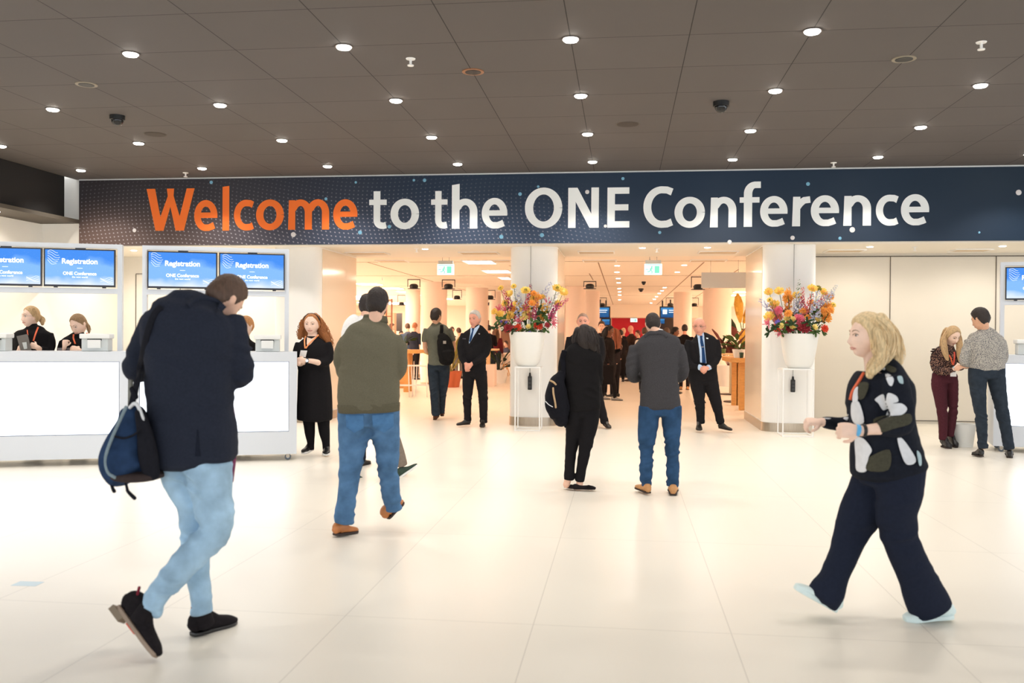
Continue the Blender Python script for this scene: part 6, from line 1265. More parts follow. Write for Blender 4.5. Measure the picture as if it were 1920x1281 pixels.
G3.head(1093, 603.5, 32, yaw=-6, pitch=3, dd=-.01, brow=H_dark, hair=H_stub, hairkw=dict(thick=.0022, top=.0025, rough=.0004), neck=(1094, 620, 8.5, 0), wide=1.05, beard=None)
G3.hand(G3.p(1092, 691, -.22), RT*.6-UP*.6, -FW, side=-1, curl=.7); G3.hand(G3.p(1103, 691, -.23), -RT*.6-UP*.6, -FW, side=1, curl=.7)
G3.shoe((1083, 797, .04), (1080, 806, -.18), C_bsh, C_sole, w=.046, h=.09); G3.shoe((1133, 797, .04), (1143, 804, -.16), C_bsh, C_sole, w=.046, h=.09)
G3.done(.0075)

# ---- man in grey t-shirt with a backpack
M4 = Person((818, 788), 'person in grey t-shirt and navy jeans walking away with black backpack on one shoulder', skin_=S_tan)
tor = M4.limb([(823, 684, 0, 20.5, .115), (823, 665, 0, 20, .115), (822, 645, 0, 21.5, .12), (821, 628, 0, 23, .12), (820, 617, 0, 21, .105), (819, 609, 0, 12, .07), (819, 605, 0, 8, .055)], n=24, hint=CF, pw=2.4, cap=.3)
sl = M4.limb([(801, 618, 0, 7, .06), (797.5, 630, 0, 6.5, .055), (796.5, 641, .0, 6, .052)]); sr = M4.limb([(841, 618, 0, 7, .06), (846, 630, 0, 6.5, .055), (849, 640, .0, 6, .052)])
M4.cloth('t_shirt', [tor, sl, sr], fabric('grey_tshirt', (104, 104, 92), .1, 60), .008, .006, [(823, 675, .12)], .35, (8, 8, 16), 4)
for L in ([(797, 640, 0, 4.6, .042), (797, 652, .01, 4.2, .038), (801, 660, .06, 3.8, .034), (808, 655, .2, 3.2, .028)], [(849, 640, 0, 4.6, .042), (851, 652, .01, 4.2, .038), (848, 660, .08, 3.6, .034), (842, 655, .2, 3.2, .028)]): M4.body.append(loft(M4.st(L), 14, 4))
l1 = M4.limb([(813, 682, 0, 11.5, .1), (813, 700, 0, 11, .095), (813.5, 720, -.02, 9.5, .08), (815, 740, -.03, 8.5, .072), (816, 760, -.03, 8, .066), (817, 779, -.03, 7.8, .064)])
l2 = M4.limb([(832, 682, 0, 11.5, .1), (833, 700, .02, 10.5, .095), (831, 722, .06, 9.5, .08), (829, 742, .1, 8, .07), (828, 760, .14, 7, .062), (827, 774, .16, 6.8, .06)])
M4.cloth('jeans', [l1, l2, M4.limb([(823, 684, 0, 20, .11), (823, 694, 0, 18.5, .11)], hint=CF)], C_jn, .008, .007, [(816, 745, .1), (828, 745, .1), (817, 775, .08)], .35, (7, 7, 24), 4)
M4.add('shirt_neckband', loft(M4.st([(819, 609, 0, 8.6, .058), (819, 607, 0, 8.4, .056)]), 16, 2, hint=CF, cap=.1), fabric('lanyard_red', (176, 84, 70), .1))
M4.head(818, 593.5, 28, yaw=146, pitch=0, dd=0, hair=H_dark, hairkw=dict(thick=.010, top=.02, rough=.005), neck=(819, 610, 6.3, 0))
M4.shoe((815, 788, -.04), (820, 780, .2), fabric('brown_shoe', (96, 60, 44), .1), C_sole, w=.044, h=.085); M4.shoe((829, 781, .16), (829, 774, .36), fabric('brown_shoe', (96, 60, 44), .1), C_sole, w=.044, h=.085)
for w, d_ in (((808, 655, .22), 1), ((842, 655, .22), -1)): M4.hand(M4.p(*w), UP*.3+FW*.5+RT*.3*d_, -FW+UP*.5, side=d_, curl=.7)
M4.done(.0075)
B4 = thing('backpack', M4.p(835, 680, -.18), 'black backpack worn on one shoulder by the grey t-shirt man', 'backpack')
pc = fuse([loft(M4.st([(837, 678, -.2, 13, .07), (837, 665, -.2, 15.5, .085), (835, 650, -.2, 15, .085), (831, 636, -.19, 12, .07), (828, 630, -.18, 8, .05)]), 20, 4, hint=CF, pw=2.8), loft(M4.st([(841, 674, -.27, 9, .04), (840, 660, -.28, 10, .04)]), 14, 3, hint=CF, pw=2.6)], .008, 2)
pc = rumple(pc[0], pc[1], .005, (), .8, (9, 9, 12), 3); put('pack_body', pc, fabric('pack_black', (26, 24, 24), .2, 40), B4)
V, F = loft([(M4.surf(x, y, .012), .03, .008) for x, y in ((828, 610), (828, 618), (827, 626))]+[(M4.p(828, 633, -.22), .03, .01)], 8, 3, hint=CF); put('strap', (V, F), MATS['pack_black'], B4)
q = M4.p(833.5, 642, -.30); put('logo_patch', box(q[0]-.025, q[0]+.025, q[1], q[1]+.02, q[2]-.025, q[2]+.025), fabric('patch_grey', (170, 162, 150), .05), B4, smooth=False)

# ---- woman with long curly hair beside the counter
z3 = lambda x, y: (545+x/10.68, 580+y/10.68)
W3 = Person((593, 854), 'person with long curly ginger hair in black dress and tights, orange lanyard, beside the counter', skin_=S_pale)
C_bd = fabric('black_dress', (26, 24, 26), .1, 60)
tor = W3.limb([(588, 692, 0, 29, .15), (588, 678, 0, 29, .155), (587, 662, 0, 29, .15), (586, 648, 0, 27, .13), (586, 638, 0, 20, .09), (586, 632, 0, 10, .07)], n=26, hint=CF, pw=2.3, cap=.3)
sk = W3.limb([(590, 786, 0, 33, .17), (590, 760, 0, 33, .17), (590, 730, 0, 32, .17), (589, 700, 0, 30, .155), (588, 682, 0, 28, .14)], n=28, hint=CF, cap=.2, body=.7)
aL = W3.limb([(563, 645, 0, 9.5, .06), (559, 660, 0, 10, .062), (558, 675, -.03, 9, .058), (563, 681, -.1, 7.5, .05)]); aR = W3.limb([(611, 645, 0, 10.5, .064), (616, 660, 0, 10.5, .066), (614, 674, -.04, 10, .062), (604, 681, -.12, 8, .055), (594, 680, -.18, 7, .05)])
W3.cloth('dress', [tor, sk, aL, aR], C_bd, .009, .007, [(612, 675, .1), (588, 690, .12), (590, 770, .15)], .3, (9, 9, 3), 4)
W3.decal('neckline_skin', HP(z3, [(325, 560), (420, 590), (545, 520), (470, 620), (400, 700), (345, 740), (320, 700)]), S_pale, off=.003, step=1.2)
for L in ([(596, 680, -.19, 5.5, .045), (586, 677.5, -.23, 4.8, .038), (576, 676.5, -.26, 4.2, .034)], [(563, 682, -.12, 5.5, .045), (568, 680, -.2, 4.4, .035)]): W3.body.append(loft(W3.st(L), 14, 3))
W3.hand(W3.p(571, 676, -.27), -RT-UP*.02, -FW+UP*.3, side=1, curl=.9, size=1.0); W3.hand(W3.p(567, 681, -.2), -RT*.2-FW*.6+UP*.2, UP, side=-1, curl=.8, size=.9)
W3.add('watch', loft(W3.st([(577.5, 676.8, -.255, 5, .040), (573.5, 676.6, -.265, 5, .040)]), 16, 2, cap=.1), M_black); W3.add('watch_face', cyl(W3.p(575.5, 676.5, -.31), W3.p(575.5, 676.5, -.30), .018, n=16), M_chrome, smooth='auto')
W3.strap('lanyard', HP(z3, [(300, 540), (278, 620), (282, 720), (290, 785)]), 2.6, MATS.get('lanyard_peach') or mat('lanyard_peach', (250, 160, 100), .6), off=.014); W3.strap('lanyard', HP(z3, [(560, 510), (480, 590), (380, 680), (300, 785)]), 2.6, MATS['lanyard_peach'], off=.014)
W3.decal('badge', HP(z3, [(200, 822), (332, 828), (300, 962), (172, 945)]), mat('badge_white', (234, 230, 226), .5), off=.03, th=.003, step=2., smooth=False)
W3.head(584.5, 608.5, 38, yaw=-4, pitch=2, dd=-.02, fem=True, brow=H_dblond, lip=M_lip, hair=H_ginger, hairkw=dict(thick=.012, top=.012, rough=.004, k=50, line=((0, .094), (30, .088), (50, .065), (70, .03), (90, -.04), (180, -.11))), neck=(586, 630, 8.5, 0), wide=1.10, jaw=.6)
W3.locks('curly_hair', [[(574, 594, 0, 4), (568, 606, .02, 6), (564, 622, .04, 7), (562, 634, .04, 6)], [(580, 592, .04, 8), (572, 610, .08, 9), (572, 630, .1, 9)], [(594, 592, .0, 5), (602, 606, .02, 7), (608, 622, .03, 9), (616, 640, .03, 8), (622, 655, .04, 5)], [(590, 592, .05, 9), (600, 612, .08, 10), (604, 634, .1, 10), (612, 650, .08, 6)]], H_ginger, n=150, r=.005, wav=.016, wf=14, msc=.72)
W3.add('headband', loft([(W3.hT(np.array([[.088*math.cos(t), .012, .03+.098*math.sin(t)]]))[0], .006, .005) for t in np.linspace(.2, PI-.2, 12)], 8, 2), M_black)
l1 = W3.limb([(579, 780, 0, 13, .1), (580, 798, 0, 10.5, .08), (581, 812, 0, 9.5, .07), (582.5, 828, 0, 7, .052), (583, 843, 0, 6, .05)]); l2 = W3.limb([(606, 780, 0, 13, .1), (607, 798, 0, 11, .08), (608.5, 812, 0, 10, .07), (611, 828, 0, 7.5, .053), (612, 844, 0, 6.5, .05)])
W3.cloth('tights', [l1, l2], fabric('black_tights', (22, 20, 22), .1), .008, .002, (), .3, (7, 7, 20), 3)
C_sw = mat('sneaker_sole_white', (226, 224, 220), .5)
W3.shoe((586, 844, .08), (568, 852, -.12), C_bsh, C_sw, w=.046, h=.10, th=.03, label='black sneaker with white sole'); W3.shoe((614, 846, .08), (611, 855, -.15), C_bsh, C_sw, w=.046, h=.10, th=.03, label='black sneaker with white sole')
W3.done(.007)

# ---- couple at the right
z4 = lambda x, y: (1735+x/10.674, 600+y/10.674)
def floral(name, base, dots, sc, th=.3, c3=None):
    m = bpy.data.materials.new(name); MATS[name] = m; m.use_nodes = True; nt = m.node_tree; b = nt.nodes['Principled BSDF']; N = nt.nodes.new; L = nt.links.new
    tc = N('ShaderNodeTexCoord'); v = N('ShaderNodeTexVoronoi'); v.inputs['Scale'].default_value = sc; L(tc.outputs['Object'], v.inputs['Vector']); n = N('ShaderNodeTexNoise'); n.inputs['Scale'].default_value = sc*1.5; L(tc.outputs['Object'], n.inputs['Vector'])
    a = N('ShaderNodeMath'); a.operation = 'MULTIPLY_ADD'; L(n.outputs[0], a.inputs[0]); a.inputs[1].default_value = .5; L(v.outputs['Distance'], a.inputs[2]); lt = N('ShaderNodeMath'); lt.operation = 'LESS_THAN'; L(a.outputs[0], lt.inputs[0]); lt.inputs[1].default_value = th+.25
    mx = N('ShaderNodeMix'); mx.data_type = 'RGBA'; L(lt.outputs[0], mx.inputs[0]); mx.inputs[6].default_value = lin(base)+(1,); mx.inputs[7].default_value = lin(dots)+(1,); L(mx.outputs[2], b.inputs['Base Color']); b.inputs['Roughness'].default_value = .85; b.inputs['Specular IOR Level'].default_value = .2; return m
C_fl = floral('floral_blouse', (44, 32, 34), (196, 150, 124), 80, .32); C_gs = floral('speckled_shirt', (172, 166, 156), (84, 84, 92), 105, .42)
C_wine = fabric('wine_trousers', (76, 36, 44), .12, 60)
W4 = Person((1780, 840), 'person with long blond hair in dark floral blouse and wine trousers, looking down', skin_=S_pale)
tor = W4.limb([(1770, 703, 0, 21, .105), (1770, 690, 0, 19.5, .1), (1772, 676, 0, 22, .11), (1775, 664, 0, 24, .11), (1778, 655, 0, 18, .085), (1781, 649, -.01, 9, .055)], n=24, hint=CF, pw=2.3, cap=.3)
aL = W4.limb([(1757, 661, 0, 9, .056), (1753, 676, -.01, 9, .054), (1755, 692, -.05, 8.5, .05), (1770, 697, -.14, 7.5, .045), (1787, 693, -.2, 5, .034)]); aR = W4.limb([(1800, 662, .04, 7.5, .05), (1803, 676, .04, 7.5, .048), (1802, 688, -.02, 6.5, .044), (1797, 690, -.1, 5, .034)])
W4.cloth('blouse', [tor, aL, aR], C_fl, .008, .007, [(1756, 692, .1), (1770, 680, .1)], .4, (10, 10, 16), 6)
for px, py in ((1749, 659), (1750, 664), (1751.5, 655), (1806, 656), (1752, 693)): W4.add('ruffle', ball(W4.p(px, py, -.02), .034, .03, .012, 12, 7), C_fl)
l1 = W4.limb([(1763, 702, 0, 14.5, .1), (1761, 722, 0, 14, .1), (1764, 750, 0, 11, .082), (1767, 775, 0, 9, .068), (1768, 800, 0, 7.8, .06), (1768, 824, 0, 7, .054)]); l2 = W4.limb([(1782, 702, 0, 11.5, .1), (1784, 722, .02, 11.5, .1), (1786, 750, .03, 9.5, .08), (1787, 770, .02, 8, .066), (1784, 795, .05, 7.5, .06), (1781, 818, .06, 7.2, .054)])
W4.cloth('trousers', [l1, l2, W4.limb([(1771, 702, 0, 22, .1), (1771, 716, 0, 22, .11)], hint=CF)], C_wine, .008, .006, [(1767, 772, .1), (1787, 770, .1)], .35, (7, 7, 22), 8)
W4.strap('lanyard', HP(z4, [(478, 700), (515, 780), (545, 900)]), 2.4, C_orange, off=.01); W4.strap('lanyard', HP(z4, [(580, 640), (585, 740), (562, 900)]), 3., mat('lanyard_coral', (240, 96, 76), .6), off=.01)
W4.head(1786, 630, 35, yaw=14, pitch=28, dd=-.04, fem=True, brow=H_dblond, hair=H_blond, hairkw=dict(thick=.012, top=.014, rough=.003, k=60, line=((0, .086), (25, .08), (45, .06), (60, .03), (78, -.04), (180, -.11))), neck=(1782, 652, 6.5, 0))
W4.locks('long_hair', [[(1780, 617, -.03, 4), (1771, 632, -.04, 5.5), (1770, 650, -.09, 6.5), (1774, 668, -.14, 5), (1777, 675, -.16, 3)], [(1776, 618, .03, 7), (1769, 635, .04, 6), (1768, 652, 0, 6), (1770, 664, -.06, 4)], [(1790, 617, -.03, 4), (1798, 632, -.04, 4.5), (1799, 650, -.09, 6), (1799, 666, -.14, 5), (1799, 678, -.16, 2.5)], [(1786, 616, .05, 8), (1788, 640, .07, 10)]], H_blond, n=130, r=.005, wav=.006)
W4.body.append(loft(W4.st([(1787, 693, -.2, 4, .028), (1790, 691, -.22, 3.6, .026)]), 12, 2)); W4.hand(W4.p(1790.5, 690.5, -.22), RT*.75+UP*.6, -FW, side=1, curl=.8, size=.85); W4.hand(W4.p(1797, 691, -.13), RT*.5-FW*.2+UP*.3, UP-FW, side=-1, curl=.6, size=.85)
W4.add('bracelet', loft(W4.st([(1789.5, 692, -.215, 4.6, .033), (1791, 691, -.22, 4.6, .033)]), 14, 2, cap=.1), mat('bracelet_blue', (150, 190, 206), .4))
W4.shoe((1766, 838, .06), (1782, 843, -.12), C_bsh, C_sole, w=.042, h=.16, th=.02, heelh=0, label='black ankle boot, front'); W4.shoe((1778, 832, .16), (1794, 840, -.02), C_bsh, C_sole, w=.042, h=.16, th=.02, label='black ankle boot, rear')
W4.done(.007)
b_ = W4.p(1787.5, 702, -.19); tag(flat('name_badge', box(b_[0]-.038, b_[0]+.038, b_[1]-.002, b_[1]+.002, b_[2]-.03, b_[2]+.03), MATS['badge_white']), 'white card badge hanging at the blond woman\'s wine trousers', 'badge')
z6 = lambda x, y: (1795+x/8.008, 570+y/8.008)
M5 = Person((1862, 858), 'person with dark hair in speckled grey shirt and navy jeans, back turned, by the counter', skin_=S_tan)
tor = M5.limb([(1850, 693, 0, 31, .125), (1850, 682, 0, 33, .135), (1849, 662, 0, 34, .135), (1848, 645, 0, 35, .13), (1847, 632, 0, 31, .11), (1847, 623, 0, 20, .085), (1846, 616, 0, 10, .062)], n=26, hint=CF, pw=2.4, cap=.3)
aL = M5.limb([(1818, 640, 0, 9, .06), (1812, 658, 0, 9, .057), (1808, 676, -.01, 8.5, .052), (1811, 686, .03, 6.5, .044), (1813, 688, .06, 5, .036)]); aR = M5.limb([(1876, 640, 0, 10, .06), (1880, 658, .02, 9.5, .057), (1881, 674, .06, 8, .052), (1872, 680, .16, 6, .044), (1850, 684, .24, 5, .038)])
M5.cloth('shirt', [tor, aL, aR], C_gs, .008, .008, [(1812, 675, .1), (1849, 680, .15)], .4, (7, 7, 13), 7)
l1 = M5.limb([(1834, 692, 0, 17, .11), (1833, 715, 0, 16, .105), (1835, 745, 0, 13, .088), (1839, 775, 0, 11, .076), (1841, 805, 0, 9.5, .068), (1843, 841, 0, 8.6, .062)]); l2 = M5.limb([(1866, 692, 0, 17, .11), (1869, 715, 0, 15.5, .105), (1874, 745, 0, 13, .088), (1880, 775, 0, 11.2, .076), (1886, 805, 0, 9.8, .068), (1892, 842, 0, 9, .062)])
M5.cloth('jeans', [l1, l2, M5.limb([(1850, 693, 0, 31, .12), (1850, 708, 0, 29, .12)], hint=CF)], C_jn, .008, .008, [(1839, 780, .1), (1880, 780, .1), (1843, 835, .08), (1892, 835, .08)], .35, (7, 7, 24), 5)
M5.head(1838, 599, 39, yaw=-150, pitch=18, roll=0, dd=0, hair=H_dark, hairkw=dict(thick=.012, top=.022, rough=.004), neck=(1845, 620, 9, 0))
M5.add('neck_lanyard', loft(M5.st([(1847, 618.5, 0, 12, .07), (1847, 616, 0, 11, .066)]), 18, 2, hint=CF, cap=.1), C_orange)
M5.body.append(loft(M5.st([(1812, 687, .05, 4.2, .034), (1809, 688, .02, 3.8, .03)]), 12, 2)); M5.hand(M5.p(1810, 688, .02), -RT*.9-FW*.2, UP-FW*.5, side=1, curl=.5, size=1.); M5.hand(M5.p(1846, 684, .27), -RT*.8+FW*.3, UP, side=-1, curl=.7)
M5.shoe((1841, 857, -.03), (1826, 853, .16), C_bsh, C_sole, w=.048, h=.095, label='dark leather shoe turned left'); M5.shoe((1893, 860, -.05), (1892, 850, .22), C_bsh, C_sole, w=.048, h=.095, label='dark leather shoe seen from behind')
M5.done(.007)

# ---- staff behind the counters
def behind(px, b=.95): return LC.o+LC.e1*a_at(LC, px)+LC.e2*b
def foot_of(P): x, y = proj([P[0], P[1], 0]); return (x, y)
zs = lambda x, y: (15+x/10.97, 565+y/10.97)
def staff(px, b, head, hair, label, tor, aL, aR, hands, yaw, pitch, hairkw, glasses=False, fem=True, collar=None, legx=None, kit=None):
    P = Person(foot_of(behind(px, b)), label, 'registration staff', skin_=S_pale)
    P.cloth('blazer', [P.limb(tor, n=24, hint=CF, pw=2.4, cap=.3), P.limb(aL), P.limb(aR)], C_blk2, .009, .006, (), .5, (8, 8, 16), int(px))
    x = tor[0][0]; g = P.o3; gy = proj(g)[1]; y0 = tor[0][1]
    P.cloth('trousers', [P.limb([(x+s*9, y0-3, 0, 12, .1), (x+s*9, y0+(gy-y0)*.5, 0, 8.5, .08), (x+s*9, gy-10, 0, 6.5, .06)]) for s in (-1, 1)], MATS['black_trousers'], .012, .004, (), .3)
    for s in (-1, 1): P.shoe(g+RT*s*.09+FW*.05, g+RT*s*.1-FW*.18, C_bsh, C_sole)
    P.head(*head, yaw=yaw, pitch=pitch, dd=-.03, fem=fem, brow=H_dblond, hair=hair, hairkw=hairkw, neck=(tor[-1][0], tor[-1][1]+4, 6.5, 0)); P.add('turtleneck', loft(P.st([(tor[-1][0], tor[-1][1]+3, 0, 8.4, .062), (tor[-1][0], tor[-1][1]-4, -.005, 7.6, .058)]), 18, 3, hint=CF, cap=.2), C_bd)
    if glasses: P.glasses(M_chrome)
    for h in hands:
        P.body.append(loft(P.st([h[0], h[1]]), 12, 3)); P.hand(P.p(*h[1][:3]), *h[2], side=h[3], curl=h[4], size=.92)
    if kit: kit(P)
    P.done(.007); return P
PT = ((0, .086), (25, .08), (45, .06), (62, .035), (80, .0), (100, -.0), (118, -.045), (180, -.085))
def k1(P):
    P.strap('lanyard', HP(zs, [(620, 530), (570, 660), (520, 820)]), 3, C_orange, off=.01); P.strap('lanyard', HP(zs, [(395, 590), (400, 640), (410, 700)]), 2, C_orange, off=.01)
    P.locks('ponytail', [[(70, 590, .08, 5), (77, 598, .1, 6), (80, 608, .08, 4)]], H_blond, n=40, r=.005); P.locks('front_strands', [[(63, 578, -.07, 2), (67, 592, -.09, 2.2), (69, 606, -.09, 1.8)]], H_blond, n=14, r=.004, mass=False)
S1 = staff(60, 1.0, (57, 594.5, 38), H_blond, 'person with blond hair and glasses in black blazer holding a tablet behind the left counter', [(62, 690, 0, 30, .13), (62, 660, 0, 33, .13), (62, 640, 0, 34, .13), (62, 625, 0, 33, .115), (62, 617, 0, 20, .08), (61, 611, 0, 9, .06)],
           [(33, 627, 0, 8.5, .06), (29, 645, 0, 8.5, .058), (30, 663, -.05, 8, .055), (36, 664, -.16, 6, .045)], [(91, 627, 0, 8.5, .06), (95, 645, 0, 8.5, .058), (90, 660, -.05, 8, .055), (76, 656, -.16, 6, .045)],
           [((36, 664, -.16, 4, .032), (35, 658, -.22, 3.8, .03), (UP*.8+RT*.5, -FW-RT*.4), -1, .9), ((76, 656, -.16, 4, .032), (69, 651, -.22, 3.8, .03), (-RT*.9+UP*.25, -FW+RT*.2), 1, .9)], -34, -2, dict(thick=.008, top=.014, rough=.002, line=PT), True, kit=k1)
q = [S1.p(x, y, dd) for x, y, dd in ((31, 630.5, -.25), (51, 626.5, -.25), (58, 657, -.27), (39, 659, -.27))]
def quad_slab(name, q, th, m, label, cat_):
    q = np.array(q); n = np.cross(q[1]-q[0], q[3]-q[0]); n /= np.linalg.norm(n); n = n if n @ CF > 0 else -n
    V = np.concatenate([q, q+n*th]); return tag(flat(name, (V, [(0, 1, 2, 3), (7, 6, 5, 4), (0, 4, 5, 1), (1, 5, 6, 2), (2, 6, 7, 3), (3, 7, 4, 0)]), m), label, cat_)
tb = quad_slab('tablet', q, .012, mat('tablet_grey', (112, 106, 100), .5), 'grey backed tablet with stand held by the blond woman with glasses', 'tablet')
q = [S1.p(x, y, -.275) for x, y in ((41.5, 642.5), (49.5, 641.5), (51, 654), (45, 655))]; qs = np.array(q); V = np.concatenate([qs, qs+CF*.004]); x = flat('tablet_stand', (V, [(0, 1, 2, 3), (7, 6, 5, 4), (0, 4, 5, 1), (1, 5, 6, 2), (2, 6, 7, 3), (3, 7, 4, 0)]), M_prg, tb)
def k2(P):
    P.strap('lanyard', HP(zs, [(1350, 680), (1345, 760), (1385, 880)]), 3, C_orange, off=.01); P.strap('lanyard', HP(zs, [(1625, 650), (1610, 720), (1560, 820)]), 3, C_orange, off=.01); P.locks('ponytail', [[(158, 602, .1, 4), (165, 614, .08, 3.5), (167, 624, .06, 2.5)]], H_dblond, n=30, r=.005)
S2 = staff(146, 1.0, (147, 609, 39), H_dblond, 'person with pulled back hair in black blazer looking down behind the counter', [(147, 700, 0, 28, .13), (147, 670, 0, 30, .13), (147, 655, 0, 32, .13), (147, 641, 0, 31, .115), (148, 633, 0, 19, .08), (149, 627, -.02, 9, .06)],
           [(120, 641, 0, 8, .058), (116, 655, -.02, 8, .056), (116, 666, -.1, 7, .05), (120, 660, -.2, 5, .04)], [(174, 641, 0, 8, .058), (178, 657, 0, 8, .056), (172, 668, -.06, 7, .05), (158, 662, -.18, 5, .04)],
           [((120, 658, -.2, 3.6, .03), (121, 650, -.24, 3.4, .028), (UP*.95+RT*.15, -FW), 1, 1.3), ((158, 661, -.18, 3.6, .03), (149, 657, -.24, 3.5, .028), (-RT*.9+UP*.3, -FW*.8+UP*.5), 1, .35)], -20, 26, dict(thick=.006, top=.010, rough=.002, line=PT), kit=k2)
q = [S2.p(x, y, dd) for x, y, dd in ((108, 652.5, -.20), (131, 652, -.20), (131, 660, -.26), (108, 660, -.26))]; quad_slab('dark_tablet', q, .012, mat('tablet_dark', (52, 40, 46), .4), 'dark tablet held low by the woman looking down', 'tablet')
S3 = staff(463, 1.0, (461, 612, 36), hairmat('strawberry', (196, 136, 82)), 'person with reddish blond hair in black, peeking out beside the stooping man', [(456, 700, 0, 26, .13), (456, 670, 0, 27, .13), (456, 655, 0, 27, .13), (456, 643, 0, 24, .11), (457, 636, 0, 16, .08), (459, 630, 0, 8, .06)],
           [(436, 645, 0, 7, .056), (433, 660, 0, 7, .055), (436, 672, -.1, 6, .05), (444, 668, -.2, 5, .04)], [(472, 648, 0, 6, .05), (473, 662, 0, 6, .05), (470, 672, -.1, 5, .045), (462, 668, -.2, 4.5, .04)],
           [((444, 668, -.2, 3.6, .03), (448, 666, -.24, 3.4, .028), (RT*.8+UP*.3, -FW), -1, .8), ((462, 668, -.2, 3.6, .03), (457, 666, -.24, 3.4, .028), (-RT*.8+UP*.3, -FW), 1, .8)], -30, 4, dict(thick=.010, top=.014, rough=.002, line=PT))

# ================================================================ people placed by stance
FWD0 = -FW
def stance(px, py, H, yaw, label, top, bot, hair, skin_=S_fair, fem=False, pose='down', hairkw=None, long=0, vox=.013, wide=1., skirt=0, shoes=None, face=None, sleeve=True, step=0., pitch=5, group=None, sole=None, kit=None, headyaw=None, topname='jacket', coat=0., name='person', lean=0., seat=0.):
    P = Person((px, py), label, group, skin_=skin_, name=name); y = math.radians(yaw); o = P.o3
    f = math.cos(y)*FWD0+math.sin(y)*RT; s = np.cross(f, UP); L = lambda a, b, c: o+(s*a+f*(b+lean*max(0, c-.5))+UP*(c-seat*(1 if c > .45 else 0)))*H
    sw = (.118 if not fem else .105)*wide
    T = [(L(0, 0, .50-coat), .100*H*wide, .068*H*wide), (L(0, 0, .56), .092*H*wide, .066*H*wide), (L(0, .002, .63), .086*H*wide, .062*H*wide), (L(0, .003, .71), .100*H*wide, .068*H*wide), (L(0, 0, .775), sw*H, .062*H), (L(0, -.002, .81), .075*H, .045*H), (L(0, 0, .835), .040*H, .038*H)]
    tor = loft(T, 22, 4, hint=f, pw=2.3, cap=.3); pcs = [tor]; P.body.append(loft([(p, a*.8, b*.8) for p, a, b in T], 16, 3, hint=f))
    for e in (-1, 1):
        sh = L(e*sw*.93, 0, .775)
        if pose == 'down' or (pose == 'one' and e > 0): el, wr, hd = L(e*sw*1.22, -.01, .625), L(e*sw*1.18, .04, .50), (-UP+f*.15)
        elif pose == 'clasp': el, wr, hd = L(e*sw*1.25, .0, .63), L(e*.035, .12, .53), (-s*e*.7-UP*.7)
        elif pose == 'phone' or pose == 'one': el, wr, hd = L(e*sw*1.18, .01, .625), L(e*.05, .15, .68), (f*.4+UP*.5-s*e*.3)
        elif pose == 'lapse': el, wr, hd = L(e*sw*1.18, .03, .63), L(e*.06, .2, .60), (f*.9)
        A = [(sh, .036*H, .036*H), ((sh+el)/2, .033*H, .033*H), (el, .029*H, .029*H), ((el+wr)/2, .026*H, .026*H), (wr, .021*H, .021*H)]
        P.body.append(loft([(p, a*.72, b*.72) for p, a, b in A]+[(wr+hd*.012*H, .017*H, .015*H)], 12, 3)); pcs.append(loft(A if sleeve else A[:2], 14, 3)); P.hand(wr+hd*.01*H, hd, (s*e*.8+f*.3) if pose == 'down' else f+UP*.2, side=-e if pose == 'down' else e, curl=.6, size=H/1.78)
    P.cloth(topname, pcs, top, vox, .005, (), .5, (8, 8, 14), int(px))
    lg = []
    for e in (-1, 1):
        fo = e*step*.5; A = [(L(e*.05, 0, .50), .062*H, .066*H), (L(e*.052, fo*.35, .38), .050*H, .054*H), (L(e*.052, fo*.75, .27), .038*H, .042*H), (L(e*.052, fo*.95, .15), .033*H, .036*H), (L(e*.052, fo, .045), .028*H, .030*H)]
        if seat: A = [(L(e*.05, 0, .50), .06*H, .06*H), (L(e*.06, .14, .50), .05*H, .05*H), (o+(s*e*.065+f*.25+UP*.27)*H, .042*H, .042*H), (o+(s*e*.065+f*.25+UP*.14)*H, .032*H, .034*H), (o+(s*e*.065+f*.25+UP*.045)*H, .028*H, .03*H)]
        P.body.append(loft([(p, a*.75, b*.75) for p, a, b in A], 12, 3)); lg.append(loft(A, 16, 3)); ft = A[-1][0].copy(); ft[2] = 0
        P.shoe(ft-f*.045*H, ft+f*.115*H, shoes or C_bsh, sole or C_sole, w=.026*H, h=.05*H)
    if skirt: lg.append(loft([(L(0, 0, skirt), .11*H, .085*H), (L(0, 0, (skirt+.55)/2), .105*H, .08*H), (L(0, 0, .56), .088*H, .066*H)], 22, 3, hint=f, cap=.2))
    P.cloth('skirt' if skirt else 'trousers', lg, bot, vox, .005, (), .4, (7, 7, 20), int(px)+1)
    hc = L(0, .012, .925)+f*math.sin(math.radians(pitch))*.03*H; x_, y_ = proj(hc); dd = (hc-CP) @ CF-P.d; nb = L(0, 0, .83); nx, ny = proj(nb)
    P.head(x_, y_, .128*H/P.k, yaw=(headyaw if headyaw is not None else yaw), pitch=pitch, dd=dd, fem=fem, brow=hair or H_grey, hair=hair, hairkw=hairkw or dict(thick=.012 if not fem else .016, top=.02, rough=.004), neck=(nx, ny, .030*H/P.k, (nb-CP) @ CF-P.d))
    if long:
        def g(a, b, c, r): q = L(a, b, c); X, Y = proj(q); return (X, Y, (q-CP) @ CF-P.d, r*H/P.k)
        P.locks('long_hair', [[g(e*.03, -.02, .97, .02), g(e*.048, -.03, .92, .025), g(e*.05, -.04, .92-long*.5, .03), g(e*.045, -.05, .92-long, .02)] for e in (-1, 1)]+[[g(0, -.03, .97, .03), g(0, -.06, .91, .045), g(0, -.065, .92-long, .035)]], hair, n=66, r=.006, wav=.01)
    if kit: kit(P, L, f, s, H)
    P.done(vox*.75); return P, L, f, s
C_tau = fabric('taupe_trousers', (128, 116, 104), .1, 50); C_gsn = fabric('green_sneaker', (58, 72, 62), .15, 60)
def kitw(P, L, f, s, H): pass
